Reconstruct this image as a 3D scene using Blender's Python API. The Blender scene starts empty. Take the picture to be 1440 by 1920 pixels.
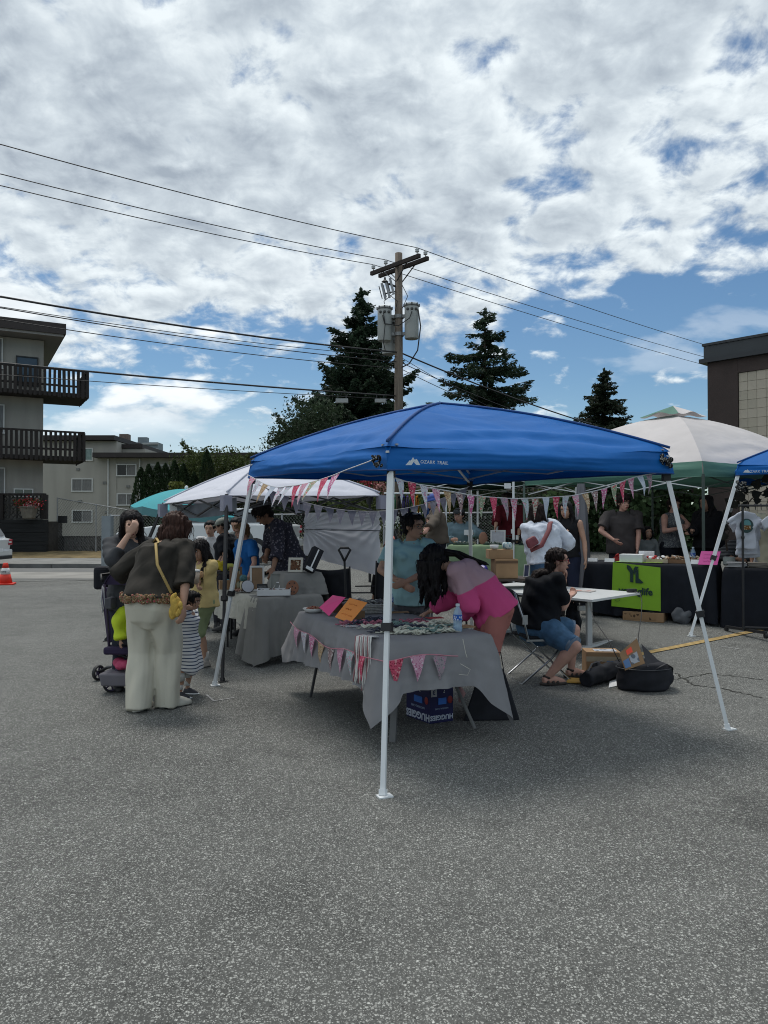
import bpy, bmesh, math, random
import numpy as np
from mathutils import Vector, Matrix, Euler, noise as mnoise
R = math.radians
random.seed(7)
SC = bpy.context.scene
COL = SC.collection

# ---------------------------------------------------------------- camera, sky, sun, exposure
CAM_H, FPX, HOR = 1.56, 1440.0, 980.0
cd = bpy.data.cameras.new('camera')
cam = bpy.data.objects.new('camera', cd); COL.objects.link(cam)
cam.location = (0, 0, CAM_H)
cam.rotation_euler = (R(90 + 0.796), 0, 0)
cd.sensor_fit = 'VERTICAL'; cd.sensor_height = 36.0
cd.lens = 36.0 * FPX / 1920.0
cd.clip_start = 0.05; cd.clip_end = 3000
SC.camera = cam

SUN_EL, SUN_AZ = R(68), R(-30)      # azimuth from +Y (away from camera), negative = to the left
w = bpy.data.worlds.new('World'); SC.world = w; w.use_nodes = True
w.cycles.sampling_method = 'MANUAL'; w.cycles.sample_map_resolution = 512
nt = w.node_tree; nt.nodes.clear()
def N(tree, typ, **kw):
    n = tree.nodes.new(typ)
    for k, v in kw.items(): setattr(n, k, v)
    return n
def LK(tree, a, b): tree.links.new(a, b)
def mth(tree, op, a, b=None, c=None, clamp=False):
    n = N(tree, 'ShaderNodeMath', operation=op); n.use_clamp = clamp
    for i, v in enumerate((a, b, c)):
        if v is None: continue
        if isinstance(v, (int, float)): n.inputs[i].default_value = v
        else: LK(tree, v, n.inputs[i])
    return n.outputs[0]
def sstep(tree, v, a, b, lo=0.0, hi=1.0):
    n = N(tree, 'ShaderNodeMapRange', interpolation_type='SMOOTHSTEP')
    LK(tree, v, n.inputs[0])
    for i, q in enumerate((a, b, lo, hi)):
        if isinstance(q, (int, float)): n.inputs[i + 1].default_value = q
        else: LK(tree, q, n.inputs[i + 1])
    return n.outputs[0]
sky = N(nt, 'ShaderNodeTexSky', sky_type='NISHITA', sun_disc=False)
sky.sun_elevation = SUN_EL; sky.sun_rotation = SUN_AZ
sky.air_density = 1.0; sky.dust_density = 0.15; sky.ozone_density = 1.3
hs = N(nt, 'ShaderNodeHueSaturation'); hs.inputs['Saturation'].default_value = 1.08
LK(nt, sky.outputs[0], hs.inputs['Color'])
bg_sky = N(nt, 'ShaderNodeBackground'); bg_sky.inputs[1].default_value = 0.066
tint = N(nt, 'ShaderNodeMix', data_type='RGBA', blend_type='MULTIPLY'); tint.inputs[0].default_value = 1.0
tint.inputs[7].default_value = (0.84, 0.98, 1.04, 1); LK(nt, hs.outputs[0], tint.inputs[6]); LK(nt, tint.outputs[2], bg_sky.inputs[0])
tc = N(nt, 'ShaderNodeTexCoord')
sep = N(nt, 'ShaderNodeSeparateXYZ'); LK(nt, tc.outputs['Generated'], sep.inputs[0])
zz = mth(nt, 'MAXIMUM', mth(nt, 'ADD', sep.outputs[2], 0.34), 0.05)
cx = mth(nt, 'DIVIDE', sep.outputs[0], zz); cy = mth(nt, 'DIVIDE', sep.outputs[1], zz)
comb = N(nt, 'ShaderNodeCombineXYZ'); LK(nt, cx, comb.inputs[0]); LK(nt, cy, comb.inputs[1])
def cnoise(vec, scale, detail, rough, off=(0, 0, 0), dist=0.0, sx=1.0):
    mp = N(nt, 'ShaderNodeMapping'); LK(nt, vec, mp.inputs[0])
    mp.inputs['Location'].default_value = off; mp.inputs['Scale'].default_value = (sx, 1, 1)
    n = N(nt, 'ShaderNodeTexNoise', noise_dimensions='2D'); LK(nt, mp.outputs[0], n.inputs['Vector'])
    n.inputs['Scale'].default_value = scale; n.inputs['Detail'].default_value = detail
    n.inputs['Roughness'].default_value = rough; n.inputs['Distortion'].default_value = dist
    return n.outputs[0]
OFF = (3.7, 1.9, 0.0); DL = (0.010, -0.022, 0.0)
def deck(off):
    a_ = cnoise(comb.outputs[0], 2.4, 3, 0.5, off, 0.0, 1.0)
    b_ = cnoise(comb.outputs[0], 10.5, 7, 0.60, off, 0.2, 1.0)
    # billows: warped smooth cells
    wn = N(nt, 'ShaderNodeTexNoise', noise_dimensions='2D'); wn.inputs['Scale'].default_value = 13.0; wn.inputs['Detail'].default_value = 4
    mp = N(nt, 'ShaderNodeMapping'); LK(nt, comb.outputs[0], mp.inputs[0]); mp.inputs['Location'].default_value = off; mp.inputs['Scale'].default_value = (1.0, 1.25, 1)
    LK(nt, mp.outputs[0], wn.inputs['Vector'])
    vm = N(nt, 'ShaderNodeVectorMath', operation='MULTIPLY_ADD'); LK(nt, wn.outputs[1], vm.inputs[0]); vm.inputs[1].default_value = (0.12, 0.12, 0); LK(nt, mp.outputs[0], vm.inputs[2])
    vo = N(nt, 'ShaderNodeTexVoronoi', feature='SMOOTH_F1', voronoi_dimensions='2D'); LK(nt, vm.outputs[0], vo.inputs['Vector']); vo.inputs['Scale'].default_value = 9.5; vo.inputs['Smoothness'].default_value = 0.6
    bl = mth(nt, 'SUBTRACT', 0.85, vo.outputs['Distance'])
    s_ = mth(nt, 'ADD', mth(nt, 'MULTIPLY', a_, 0.34), mth(nt, 'MULTIPLY', b_, 0.48))
    return mth(nt, 'ADD', s_, mth(nt, 'MULTIPLY', bl, 0.20))
n1 = deck(OFF); n1b = deck((OFF[0] + DL[0], OFF[1] + DL[1], 0))
nbig = cnoise(comb.outputs[0], 1.3, 3, 0.5, (8.2, 4.4, 0))
el = mth(nt, 'DIVIDE', sep.outputs[2], mth(nt, 'MAXIMUM', mth(nt, 'ABSOLUTE', sep.outputs[1]), 0.05))   # tan(elevation) seen ahead
az = mth(nt, 'DIVIDE', sep.outputs[0], mth(nt, 'MAXIMUM', mth(nt, 'ABSOLUTE', sep.outputs[1]), 0.05))
# more blue toward the right-hand side and low down
edge = mth(nt, 'ADD', mth(nt, 'MULTIPLY', mth(nt, 'MAXIMUM', az, -0.2), 0.20), 0.225)
e2 = mth(nt, 'SUBTRACT', el, edge)
cov = sstep(nt, e2, -0.06, 0.12, 0.0, 1.0)
cov2 = sstep(nt, mth(nt, 'SUBTRACT', e2, mth(nt, 'MULTIPLY', mth(nt, 'MAXIMUM', az, 0.0), 0.35)), 0.05, 0.30)
thr = mth(nt, 'SUBTRACT', 0.665, mth(nt, 'MULTIPLY', cov, 0.225))
thr = mth(nt, 'SUBTRACT', thr, mth(nt, 'MULTIPLY', cov2, 0.085))
thr = mth(nt, 'SUBTRACT', thr, mth(nt, 'MULTIPLY', mth(nt, 'SUBTRACT', nbig, 0.5), 0.10))
dens = mth(nt, 'SUBTRACT', n1, thr)
alpha = sstep(nt, dens, -0.115, 0.055)
# light / shade of the cloud deck: relief toward the sun plus thickness
rel = mth(nt, 'MULTIPLY', mth(nt, 'SUBTRACT', n1, n1b), 2.9)
thick = sstep(nt, dens, 0.05, 0.20, 0.0, 0.36)
sh = mth(nt, 'SUBTRACT', mth(nt, 'ADD', rel, 0.74), thick)
ng = cnoise(comb.outputs[0], 2.2, 5, 0.55, (1.1, 7.7, 0))
sh = mth(nt, 'ADD', sh, mth(nt, 'MULTIPLY', mth(nt, 'SUBTRACT', ng, 0.5), 1.1), clamp=True)
cr = N(nt, 'ShaderNodeValToRGB'); LK(nt, sh, cr.inputs[0])
cr.color_ramp.elements[0].color = (0.30, 0.35, 0.41, 1); cr.color_ramp.elements[0].position = 0.0
cr.color_ramp.elements[1].color = (0.70, 0.76, 0.79, 1); cr.color_ramp.elements[1].position = 1.0
e = cr.color_ramp.elements.new(0.55); e.color = (0.49, 0.55, 0.60, 1)
bg_c = N(nt, 'ShaderNodeBackground'); LK(nt, cr.outputs[0], bg_c.inputs[0]); bg_c.inputs[1].default_value = 0.98
mx = N(nt, 'ShaderNodeMixShader'); LK(nt, alpha, mx.inputs[0]); LK(nt, bg_sky.outputs[0], mx.inputs[1]); LK(nt, bg_c.outputs[0], mx.inputs[2])
# small low cumulus, flat based, and a pale veil low over the left horizon
c2 = N(nt, 'ShaderNodeCombineXYZ'); LK(nt, az, c2.inputs[0]); LK(nt, mth(nt, 'MULTIPLY', el, 2.7), c2.inputs[1])
n2 = cnoise(c2.outputs[0], 4.2, 7, 0.52, (2.35, 0.1, 0))
n2b = cnoise(c2.outputs[0], 4.2, 7, 0.52, (2.35, 0.17, 0))
band = mth(nt, 'MULTIPLY', sstep(nt, el, 0.09, 0.15), sstep(nt, el, 0.36, 0.24))
left = sstep(nt, az, 0.10, -0.20, 0.25, 1.0)
a2 = mth(nt, 'MULTIPLY', sstep(nt, n2, 0.535, 0.64), mth(nt, 'MULTIPLY', band, left))
sh2 = mth(nt, 'ADD', mth(nt, 'MULTIPLY', mth(nt, 'SUBTRACT', n2, n2b), 3.0), 0.72, clamp=True)
cr2 = N(nt, 'ShaderNodeValToRGB'); LK(nt, sh2, cr2.inputs[0])
cr2.color_ramp.elements[0].color = (0.34, 0.40, 0.48, 1); cr2.color_ramp.elements[1].color = (0.78, 0.82, 0.84, 1)
bg_2 = N(nt, 'ShaderNodeBackground'); LK(nt, cr2.outputs[0], bg_2.inputs[0])
mx2 = N(nt, 'ShaderNodeMixShader'); LK(nt, a2, mx2.inputs[0]); LK(nt, mx.outputs[0], mx2.inputs[1]); LK(nt, bg_2.outputs[0], mx2.inputs[2])
n3 = cnoise(c2.outputs[0], 1.6, 5, 0.5, (0, 5, 0))
veil = mth(nt, 'MULTIPLY', sstep(nt, el, 0.20, 0.03), mth(nt, 'MULTIPLY', sstep(nt, az, 0.35, -0.35, 0.12, 0.95), sstep(nt, n3, 0.30, 0.62, 0.5, 1.0)))
bg_3 = N(nt, 'ShaderNodeBackground'); bg_3.inputs[0].default_value = (0.50, 0.60, 0.66, 1)
mx3 = N(nt, 'ShaderNodeMixShader'); LK(nt, veil, mx3.inputs[0]); LK(nt, mx2.outputs[0], mx3.inputs[1]); LK(nt, bg_3.outputs[0], mx3.inputs[2])
wo = N(nt, 'ShaderNodeOutputWorld'); LK(nt, mx3.outputs[0], wo.inputs[0])

sl = bpy.data.lights.new('sun', 'SUN'); sun = bpy.data.objects.new('sun', sl); COL.objects.link(sun)
sl.energy = 1.65; sl.angle = R(17); sl.color = (1.0, 0.96, 0.90)
sdir = Vector((math.sin(SUN_AZ) * math.cos(SUN_EL), math.cos(SUN_AZ) * math.cos(SUN_EL), math.sin(SUN_EL)))
sun.rotation_euler = sdir.to_track_quat('Z', 'Y').to_euler()
sun.location = (0, 0, 30)

SC.view_settings.view_transform = 'Standard'
try: SC.view_settings.look = 'None'
except Exception: pass
SC.view_settings.exposure = 0.38; SC.view_settings.gamma = 1.0
SC.view_settings.use_curve_mapping = False
SC.render.engine = 'CYCLES'
SC.cycles.pixel_filter_type = 'BLACKMAN_HARRIS'; SC.cycles.filter_width = 1.05
SC.cycles.max_bounces = 6; SC.cycles.diffuse_bounces = 3; SC.cycles.glossy_bounces = 2
SC.cycles.transmission_bounces = 4; SC.cycles.transparent_max_bounces = 8

# ---------------------------------------------------------------- helpers
def ground_z(x, y):
    t = y + 0.25 * x - 8.2
    s = 0.5 * (t + math.sqrt(t * t + 0.5)) * 0.09
    s = s if s < 0.75 else 0.75 + 0.15 * (1 - math.exp(-(s - 0.75) / 0.15))
    f = min(1, max(0, (x + 4.2) / 4.0)); f = f * f * (3 - 2 * f)
    n = min(1, max(0, (y - 5.0) / 3.5)); n = n * n * (3 - 2 * n)
    return s * f * n
def ray(px, py, d):
    return Vector(((px - 720) / FPX * d, d, CAM_H + (HOR - py) / FPX * d))
def G(px, py):
    d = 1.0
    while d < 60:
        p = ray(px, py, d)
        if p.z <= ground_z(p.x, p.y): break
        d += 0.02
    return Vector((p.x, p.y, ground_z(p.x, p.y)))
def gp(x, y, dz=0.0): return Vector((x, y, ground_z(x, y) + dz))

def tag(o, label=None, cat=None, group=None, kind=None):
    if label: o['label'] = label
    if cat: o['category'] = cat
    if group: o['group'] = group
    if kind: o['kind'] = kind
    return o
def empty(name, loc, label=None, cat=None, group=None, rz=0.0):
    o = bpy.data.objects.new(name, None); COL.objects.link(o)
    o.location = loc; o.rotation_euler = (0, 0, rz); o.empty_display_size = 0.1
    return tag(o, label, cat, group)
def link(name, me, parent=None, mats=None):
    o = bpy.data.objects.new(name, me); COL.objects.link(o)
    if mats is not None:
        for m in (mats if isinstance(mats, (list, tuple)) else [mats]): me.materials.append(m)
    if parent is not None:
        o.parent = parent
        o.matrix_parent_inverse = Matrix.Identity(4)
    return o

def wm(o):
    return o.matrix_basis if o.parent is None else wm(o.parent) @ o.matrix_basis

class MB:
    """collects geometry in world (or the parent's) coordinates; build() links ONE mesh object"""
    def __init__(s): s.v = []; s.f = []; s.m = []
    def add(s, vs, fs, mi=0):
        b = len(s.v); s.v.extend([tuple(p) for p in vs]); s.f.extend([tuple(b + i for i in f) for f in fs]); s.m.extend([mi] * len(fs)); return s
    def box(s, c, size, rot=None, mi=0, taper=1.0):
        hx, hy, hz = size[0] / 2, size[1] / 2, size[2] / 2
        vs = []
        for z in (-hz, hz):
            k = taper if z > 0 else 1.0
            for x, y in ((-hx, -hy), (hx, -hy), (hx, hy), (-hx, hy)): vs.append(Vector((x * k, y * k, z)))
        if rot is not None:
            M = rot if isinstance(rot, Matrix) else (Matrix.Rotation(rot, 3, 'Z') if isinstance(rot, (int, float)) else Euler(rot).to_matrix())
            vs = [M @ p for p in vs]
        c = Vector(c)
        return s.add([p + c for p in vs], [(3, 2, 1, 0), (4, 5, 6, 7), (0, 1, 5, 4), (1, 2, 6, 5), (2, 3, 7, 6), (3, 0, 4, 7)], mi)
    def bar(s, a, b, wx, wy=None, up=(0, 0, 1), mi=0):
        a = Vector(a); b = Vector(b); wy = wx if wy is None else wy
        d = (b - a).normalized(); u = Vector(up)
        if abs(d.dot(u)) > 0.98: u = Vector((1, 0, 0))
        x = d.cross(u).normalized() * (wx / 2); y = x.cross(d).normalized() * (wy / 2)
        vs = [a - x - y, a + x - y, a + x + y, a - x + y, b - x - y, b + x - y, b + x + y, b - x + y]
        return s.add(vs, [(3, 2, 1, 0), (4, 5, 6, 7), (0, 1, 5, 4), (1, 2, 6, 5), (2, 3, 7, 6), (3, 0, 4, 7)], mi)
    def tube(s, pts, rad, n=8, mi=0, caps=True, squash=None):
        pts = [Vector(p) for p in pts]
        if isinstance(rad, (int, float)): rad = [rad] * len(pts)
        b = len(s.v); prev = None; L = len(pts)
        for i, p in enumerate(pts):
            d = (pts[min(i + 1, L - 1)] - pts[max(i - 1, 0)])
            if d.length < 1e-9: d = Vector((0, 0, 1))
            d.normalize()
            if prev is None:
                u = Vector((0, 0, 1)) if abs(d.z) < 0.9 else Vector((1, 0, 0))
                x = d.cross(u).normalized()
            else: x = (prev - d * prev.dot(d)).normalized()
            prev = x; y = d.cross(x)
            q = squash or 1.0
            for k in range(n):
                a = 2 * math.pi * k / n
                s.v.append(tuple(p + (x * math.cos(a) + y * math.sin(a) * q) * rad[i]))
        for i in range(L - 1):
            for k in range(n):
                k2 = (k + 1) % n
                s.f.append((b + i * n + k, b + i * n + k2, b + (i + 1) * n + k2, b + (i + 1) * n + k)); s.m.append(mi)
        if caps:
            s.f.append(tuple(b + k for k in range(n - 1, -1, -1))); s.m.append(mi)
            s.f.append(tuple(b + (L - 1) * n + k for k in range(n))); s.m.append(mi)
        return s
    def cyl(s, a, b, r, r2=None, n=16, mi=0): return s.tube([a, b], [r, r if r2 is None else r2], n, mi)
    def ell(s, c, r, M=None, n=12, m=8, mi=0):
        c = Vector(c); r = (r, r, r) if isinstance(r, (int, float)) else r
        b = len(s.v)
        def P(x, y, z):
            p = Vector((x * r[0], y * r[1], z * r[2])); p = M @ p if M is not None else p; s.v.append(tuple(p + c))
        P(0, 0, -1)
        for j in range(1, m):
            t = math.pi * j / m
            for k in range(n):
                a = 2 * math.pi * k / n; P(math.sin(t) * math.cos(a), math.sin(t) * math.sin(a), -math.cos(t))
        P(0, 0, 1)
        for k in range(n):
            k2 = (k + 1) % n
            s.f.append((b, b + 1 + k2, b + 1 + k)); s.m.append(mi)
            for j in range(m - 2):
                q = b + 1 + j * n; s.f.append((q + k, q + k2, q + n + k2, q + n + k)); s.m.append(mi)
            q = b + 1 + (m - 2) * n; s.f.append((q + k, q + k2, b + 1 + (m - 1) * n)); s.m.append(mi)
        return s
    def lathe(s, c, prof, n=20, mi=0, M=None, ends=True):
        c = Vector(c); b = len(s.v)
        for r, z in prof:
            for k in range(n):
                a = 2 * math.pi * k / n; p = Vector((r * math.cos(a), r * math.sin(a), z)); p = M @ p if M is not None else p
                s.v.append(tuple(p + c))
        L = len(prof)
        for i in range(L - 1):
            for k in range(n):
                k2 = (k + 1) % n; s.f.append((b + i * n + k, b + i * n + k2, b + (i + 1) * n + k2, b + (i + 1) * n + k)); s.m.append(mi)
        if ends:
            s.f.append(tuple(b + k for k in range(n - 1, -1, -1))); s.m.append(mi)
            s.f.append(tuple(b + (L - 1) * n + k for k in range(n))); s.m.append(mi)
        return s
    def prism(s, poly, d, mi=0):
        """poly: 3d points of a planar outline, d: extrusion vector"""
        poly = [Vector(p) for p in poly]; d = Vector(d); n = len(poly)
        return s.add(poly + [p + d for p in poly], [tuple(range(n - 1, -1, -1)), tuple(range(n, 2 * n))] + [(i, (i + 1) % n, n + (i + 1) % n, n + i) for i in range(n)], mi)
    def grid(s, fn, nu, nv, mi=0, wrap=False):
        b = len(s.v); mu = nu if wrap else nu + 1
        for j in range(nv + 1):
            for i in range(mu): s.v.append(tuple(fn(i / nu, j / nv)))
        for j in range(nv):
            for i in range(nu):
                i2 = (i + 1) % mu if wrap else i + 1
                s.f.append((b + j * mu + i, b + j * mu + i2, b + (j + 1) * mu + i2, b + (j + 1) * mu + i)); s.m.append(mi)
        return s
    def mesh(s, name, smooth=False):
        me = bpy.data.meshes.new(name); me.from_pydata(s.v, [], s.f)
        me.polygons.foreach_set('material_index', s.m)
        if smooth: me.polygons.foreach_set('use_smooth', [True] * len(s.f))
        me.update(); return me
    def build(s, name, mats, parent=None, smooth=False, local=None, thick=0.0, bevel=0.0):
        if local is not None or parent is not None:
            base = Matrix.Translation(Vector(local)) if local is not None else wm(parent)
            inv = base.inverted(); s.v = [tuple(inv @ Vector(p)) for p in s.v]
        o = link(name, s.mesh(name, smooth), parent, mats)
        if local is not None and parent is None: o.location = local
        if thick:
            md = o.modifiers.new('thickness', 'SOLIDIFY'); md.thickness = thick; md.offset = 0
        if bevel:
            md = o.modifiers.new('bevel', 'BEVEL'); md.width = bevel; md.segments = 2; md.limit_method = 'ANGLE'
        if smooth is True and False: pass
        return o
def raw(name, me_from, parent, mats): return link(name, me_from, parent, mats)
def autosmooth(o, ang=40):
    me = o.data
    bm = bmesh.new(); bm.from_mesh(me)
    for f in bm.faces: f.smooth = True
    for e in bm.edges:
        if len(e.link_faces) == 2 and e.calc_face_angle(0) > R(ang): e.smooth = False
    bm.to_mesh(me); bm.free(); return o

def copy_tree(o, parent=None):
    c = o.copy(); COL.objects.link(c)
    if parent is not None: c.parent = parent
    for ch in list(o.children): copy_tree(ch, c)
    return c

# ---------------------------------------------------------------- materials
_mats = {}
def mat(col, rough=0.8, var=0.12, scale=6.0, bump=0.0, bscale=60.0, metal=0.0, spec=0.4, trans=0.0, name=None, weave=0.0, detail=5, stretch=None, wr=0.0, wd=0.012, ws=0.5):
    key = (wr, wd, ws, 'p', tuple(col), rough, var, scale, bump, bscale, metal, spec, trans, weave, stretch)
    if key in _mats: return _mats[key]
    m = bpy.data.materials.new(name or 'surface'); m.use_nodes = True; t = m.node_tree
    b = t.nodes['Principled BSDF']; b.inputs['Roughness'].default_value = rough; b.inputs['Metallic'].default_value = metal
    b.inputs['Specular IOR Level'].default_value = spec
    c = N(t, 'ShaderNodeTexCoord'); src = c.outputs['Object']
    if stretch:
        mp = N(t, 'ShaderNodeMapping'); LK(t, src, mp.inputs[0]); mp.inputs['Scale'].default_value = stretch; src = mp.outputs[0]
    n = N(t, 'ShaderNodeTexNoise'); LK(t, src, n.inputs['Vector']); n.inputs['Scale'].default_value = scale; n.inputs['Detail'].default_value = detail
    rp = N(t, 'ShaderNodeValToRGB'); LK(t, n.outputs[0], rp.inputs[0])
    rp.color_ramp.elements[0].position = 0.30; rp.color_ramp.elements[1].position = 0.70
    rp.color_ramp.elements[0].color = tuple(max(0, x * (1 - var)) for x in col) + (1,)
    rp.color_ramp.elements[1].color = tuple(min(1, x * (1 + var)) for x in col) + (1,)
    LK(t, rp.outputs[0], b.inputs['Base Color'])
    if bump:
        n2 = N(t, 'ShaderNodeTexNoise'); LK(t, src, n2.inputs['Vector']); n2.inputs['Scale'].default_value = bscale; n2.inputs['Detail'].default_value = 4
        bp = N(t, 'ShaderNodeBump'); bp.inputs['Strength'].default_value = bump; bp.inputs['Distance'].default_value = 0.6 / bscale
        LK(t, n2.outputs[0], bp.inputs['Height']); LK(t, bp.outputs[0], b.inputs['Normal'])
        if wr:      # creases in cloth
            n3 = N(t, 'ShaderNodeTexNoise', noise_type='RIDGED_MULTIFRACTAL'); LK(t, src, n3.inputs['Vector']); n3.inputs['Scale'].default_value = wr; n3.inputs['Detail'].default_value = 2; n3.inputs['Distortion'].default_value = 1.2
            b2 = N(t, 'ShaderNodeBump'); b2.inputs['Strength'].default_value = ws; b2.inputs['Distance'].default_value = wd
            LK(t, n3.outputs[0], b2.inputs['Height']); LK(t, bp.outputs[0], b2.inputs['Normal']); LK(t, b2.outputs[0], b.inputs['Normal'])
    if trans:
        o = t.nodes['Material Output']; tr = N(t, 'ShaderNodeBsdfTranslucent'); LK(t, rp.outputs[0], tr.inputs[0])
        ms = N(t, 'ShaderNodeMixShader'); ms.inputs[0].default_value = trans
        LK(t, b.outputs[0], ms.inputs[1]); LK(t, tr.outputs[0], ms.inputs[2]); LK(t, ms.outputs[0], o.inputs[0])
    _mats[key] = m; return m
def print_mat(base, spots, scale=60, rough=0.85, thr=0.42, trans=0.0):
    """printed cloth: base colour with two or three colours of irregular spots"""
    key = ('s', tuple(base), tuple(map(tuple, spots)), scale, thr, trans)
    if key in _mats: return _mats[key]
    m = bpy.data.materials.new('printed_cloth'); m.use_nodes = True; t = m.node_tree
    b = t.nodes['Principled BSDF']; b.inputs['Roughness'].default_value = rough; b.inputs['Specular IOR Level'].default_value = 0.2
    c = N(t, 'ShaderNodeTexCoord')
    nz = N(t, 'ShaderNodeTexNoise'); LK(t, c.outputs['Object'], nz.inputs['Vector']); nz.inputs['Scale'].default_value = scale * 0.8
    va = N(t, 'ShaderNodeVectorMath', operation='MULTIPLY_ADD'); LK(t, nz.outputs[1], va.inputs[0]); va.inputs[1].default_value = (0.8 / scale,) * 3; LK(t, c.outputs['Object'], va.inputs[2])
    prev = None
    for i, sp in enumerate(spots):
        v = N(t, 'ShaderNodeTexVoronoi'); mp = N(t, 'ShaderNodeMapping'); LK(t, va.outputs[0], mp.inputs[0]); mp.inputs['Location'].default_value = (i * 3.1, i * 1.7, 5 * i)
        LK(t, mp.outputs[0], v.inputs['Vector']); v.inputs['Scale'].default_value = scale * (0.6 + 0.5 * i)
        st = sstep(t, v.outputs['Distance'], thr, thr - 0.10)
        mxn = N(t, 'ShaderNodeMix', data_type='RGBA'); LK(t, st, mxn.inputs[0])
        if prev is None: mxn.inputs[6].default_value = tuple(base) + (1,)
        else: LK(t, prev, mxn.inputs[6])
        mxn.inputs[7].default_value = tuple(sp) + (1,); prev = mxn.outputs[2]
    LK(t, prev, b.inputs['Base Color'])
    if trans:
        o = t.nodes['Material Output']; tr = N(t, 'ShaderNodeBsdfTranslucent'); LK(t, prev, tr.inputs[0])
        ms = N(t, 'ShaderNodeMixShader'); ms.inputs[0].default_value = trans
        LK(t, b.outputs[0], ms.inputs[1]); LK(t, tr.outputs[0], ms.inputs[2]); LK(t, ms.outputs[0], o.inputs[0])
    _mats[key] = m; return m
def stripe_mat(a, bcol, freq, axis=2, duty=0.5, rough=0.85):
    key = ('st', tuple(a), tuple(bcol), freq, axis, duty)
    if key in _mats: return _mats[key]
    m = bpy.data.materials.new('striped_cloth'); m.use_nodes = True; t = m.node_tree
    b = t.nodes['Principled BSDF']; b.inputs['Roughness'].default_value = rough
    c = N(t, 'ShaderNodeTexCoord'); sp = N(t, 'ShaderNodeSeparateXYZ'); LK(t, c.outputs['Object'], sp.inputs[0])
    fr = mth(t, 'FRACT', mth(t, 'MULTIPLY', sp.outputs[axis], freq))
    st = mth(t, 'LESS_THAN', fr, duty)
    mxn = N(t, 'ShaderNodeMix', data_type='RGBA'); LK(t, st, mxn.inputs[0]); mxn.inputs[6].default_value = tuple(a) + (1,); mxn.inputs[7].default_value = tuple(bcol) + (1,)
    LK(t, mxn.outputs[2], b.inputs['Base Color']); _mats[key] = m; return m
def glass_mat(tint=(0.05, 0.06, 0.07), rough=0.06):
    return mat(tint, rough, 0.5, 0.8, spec=0.9)
def clear_mat(col=(0.75, 0.88, 0.95), alpha=0.35, rough=0.05):
    key = ('c', tuple(col), alpha, rough)
    if key in _mats: return _mats[key]
    m = bpy.data.materials.new('clear_plastic'); m.use_nodes = True; t = m.node_tree
    b = t.nodes['Principled BSDF']; b.inputs['Base Color'].default_value = tuple(col) + (1,); b.inputs['Roughness'].default_value = rough
    tr = N(t, 'ShaderNodeBsdfTransparent'); tr.inputs[0].default_value = (0.85, 0.93, 1.0, 1)
    ms = N(t, 'ShaderNodeMixShader'); ms.inputs[0].default_value = alpha
    LK(t, tr.outputs[0], ms.inputs[1]); LK(t, b.outputs[0], ms.inputs[2]); LK(t, ms.outputs[0], t.nodes['Material Output'].inputs[0])
    _mats[key] = m; return m
_stats = {}
def text_mesh(body, size, bold=False, extrude=0.0008, align='CENTER', shear=0.0, spacing=1.0, offset=0.0):
    c = bpy.data.curves.new('lettering', 'FONT'); c.body = body; c.size = size; c.extrude = extrude; c.align_x = align; c.align_y = 'CENTER'
    c.shear = shear; c.space_character = spacing; c.offset = offset; c.resolution_u = 2
    o = bpy.data.objects.new('lettering', c); COL.objects.link(o)
    dg = bpy.context.evaluated_depsgraph_get(); me = bpy.data.meshes.new_from_object(o.evaluated_get(dg))
    bpy.data.objects.remove(o); bpy.data.curves.remove(c); return me
def text_on(body, size, origin, right, up, m, parent, name='lettering', **kw):
    """flat letters printed at origin, reading along right with tops toward up"""
    me = text_mesh(body, size, **kw)
    r = Vector(right).normalized(); u = Vector(up).normalized(); n = r.cross(u).normalized(); u = n.cross(r)
    Mx = Matrix((( r.x, u.x, n.x, 0), (r.y, u.y, n.y, 0), (r.z, u.z, n.z, 0), (0, 0, 0, 1)))
    me.transform(Matrix.Translation(Vector(origin)) @ Mx)
    if parent is not None: me.transform(wm(parent).inverted())
    return link(name, me, parent, m)

white_metal = mat((0.72, 0.74, 0.75), 0.38, 0.05, 3, metal=0.0, spec=0.5)
black_metal = mat((0.02, 0.02, 0.022), 0.45, 0.2, 8)
black_plastic = mat((0.018, 0.018, 0.02), 0.55, 0.2, 20)
chrome = mat((0.34, 0.35, 0.37), 0.30, 0.1, 5, metal=1.0)
black_fabric = mat((0.014, 0.015, 0.020), 0.92, 0.3, 9, bump=0.25, bscale=300)
paper_white = mat((0.72, 0.73, 0.74), 0.8, 0.04, 10)
cardboard = mat((0.30, 0.185, 0.10), 0.88, 0.10, 7, bump=0.05, bscale=90)
# ================================================================ THE SETTING
def struct(o): o['kind'] = 'structure'; return o
def patch(name, x0, x1, y0, y1, dz, m, nx=40, ny=40, fn=None):
    b = MB(); b.grid(lambda u, v: (x0 + (x1 - x0) * u, y0 + (y1 - y0) * v, ground_z(x0 + (x1 - x0) * u, y0 + (y1 - y0) * v) + dz + (fn(u, v) if fn else 0)), nx, ny)
    return struct(b.build(name, m, smooth=True))
def base_ground():
    xs = [-420, -200, -90, -60, -30.5] + [-30 + i for i in range(55)] + [24.5, 60, 120, 420]; ys = [-60, -9.5] + [-9 + i for i in range(52)] + [45, 60, 100, 200, 500, 1400]
    b = MB(); n = len(xs)
    for y in ys:
        for x in xs: b.v.append((x, y, ground_z(x, y) - (0.30 if -31 < x < 26 and -10 < y < 21.5 else 0.02)))
    for j in range(len(ys) - 1):
        for i in range(n - 1): b.f.append((j * n + i, j * n + i + 1, (j + 1) * n + i + 1, (j + 1) * n + i)); b.m.append(0)
    return struct(b.build('ground', mat((0.07, 0.075, 0.04), 0.95, 0.3, 0.3), smooth=True))

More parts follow.
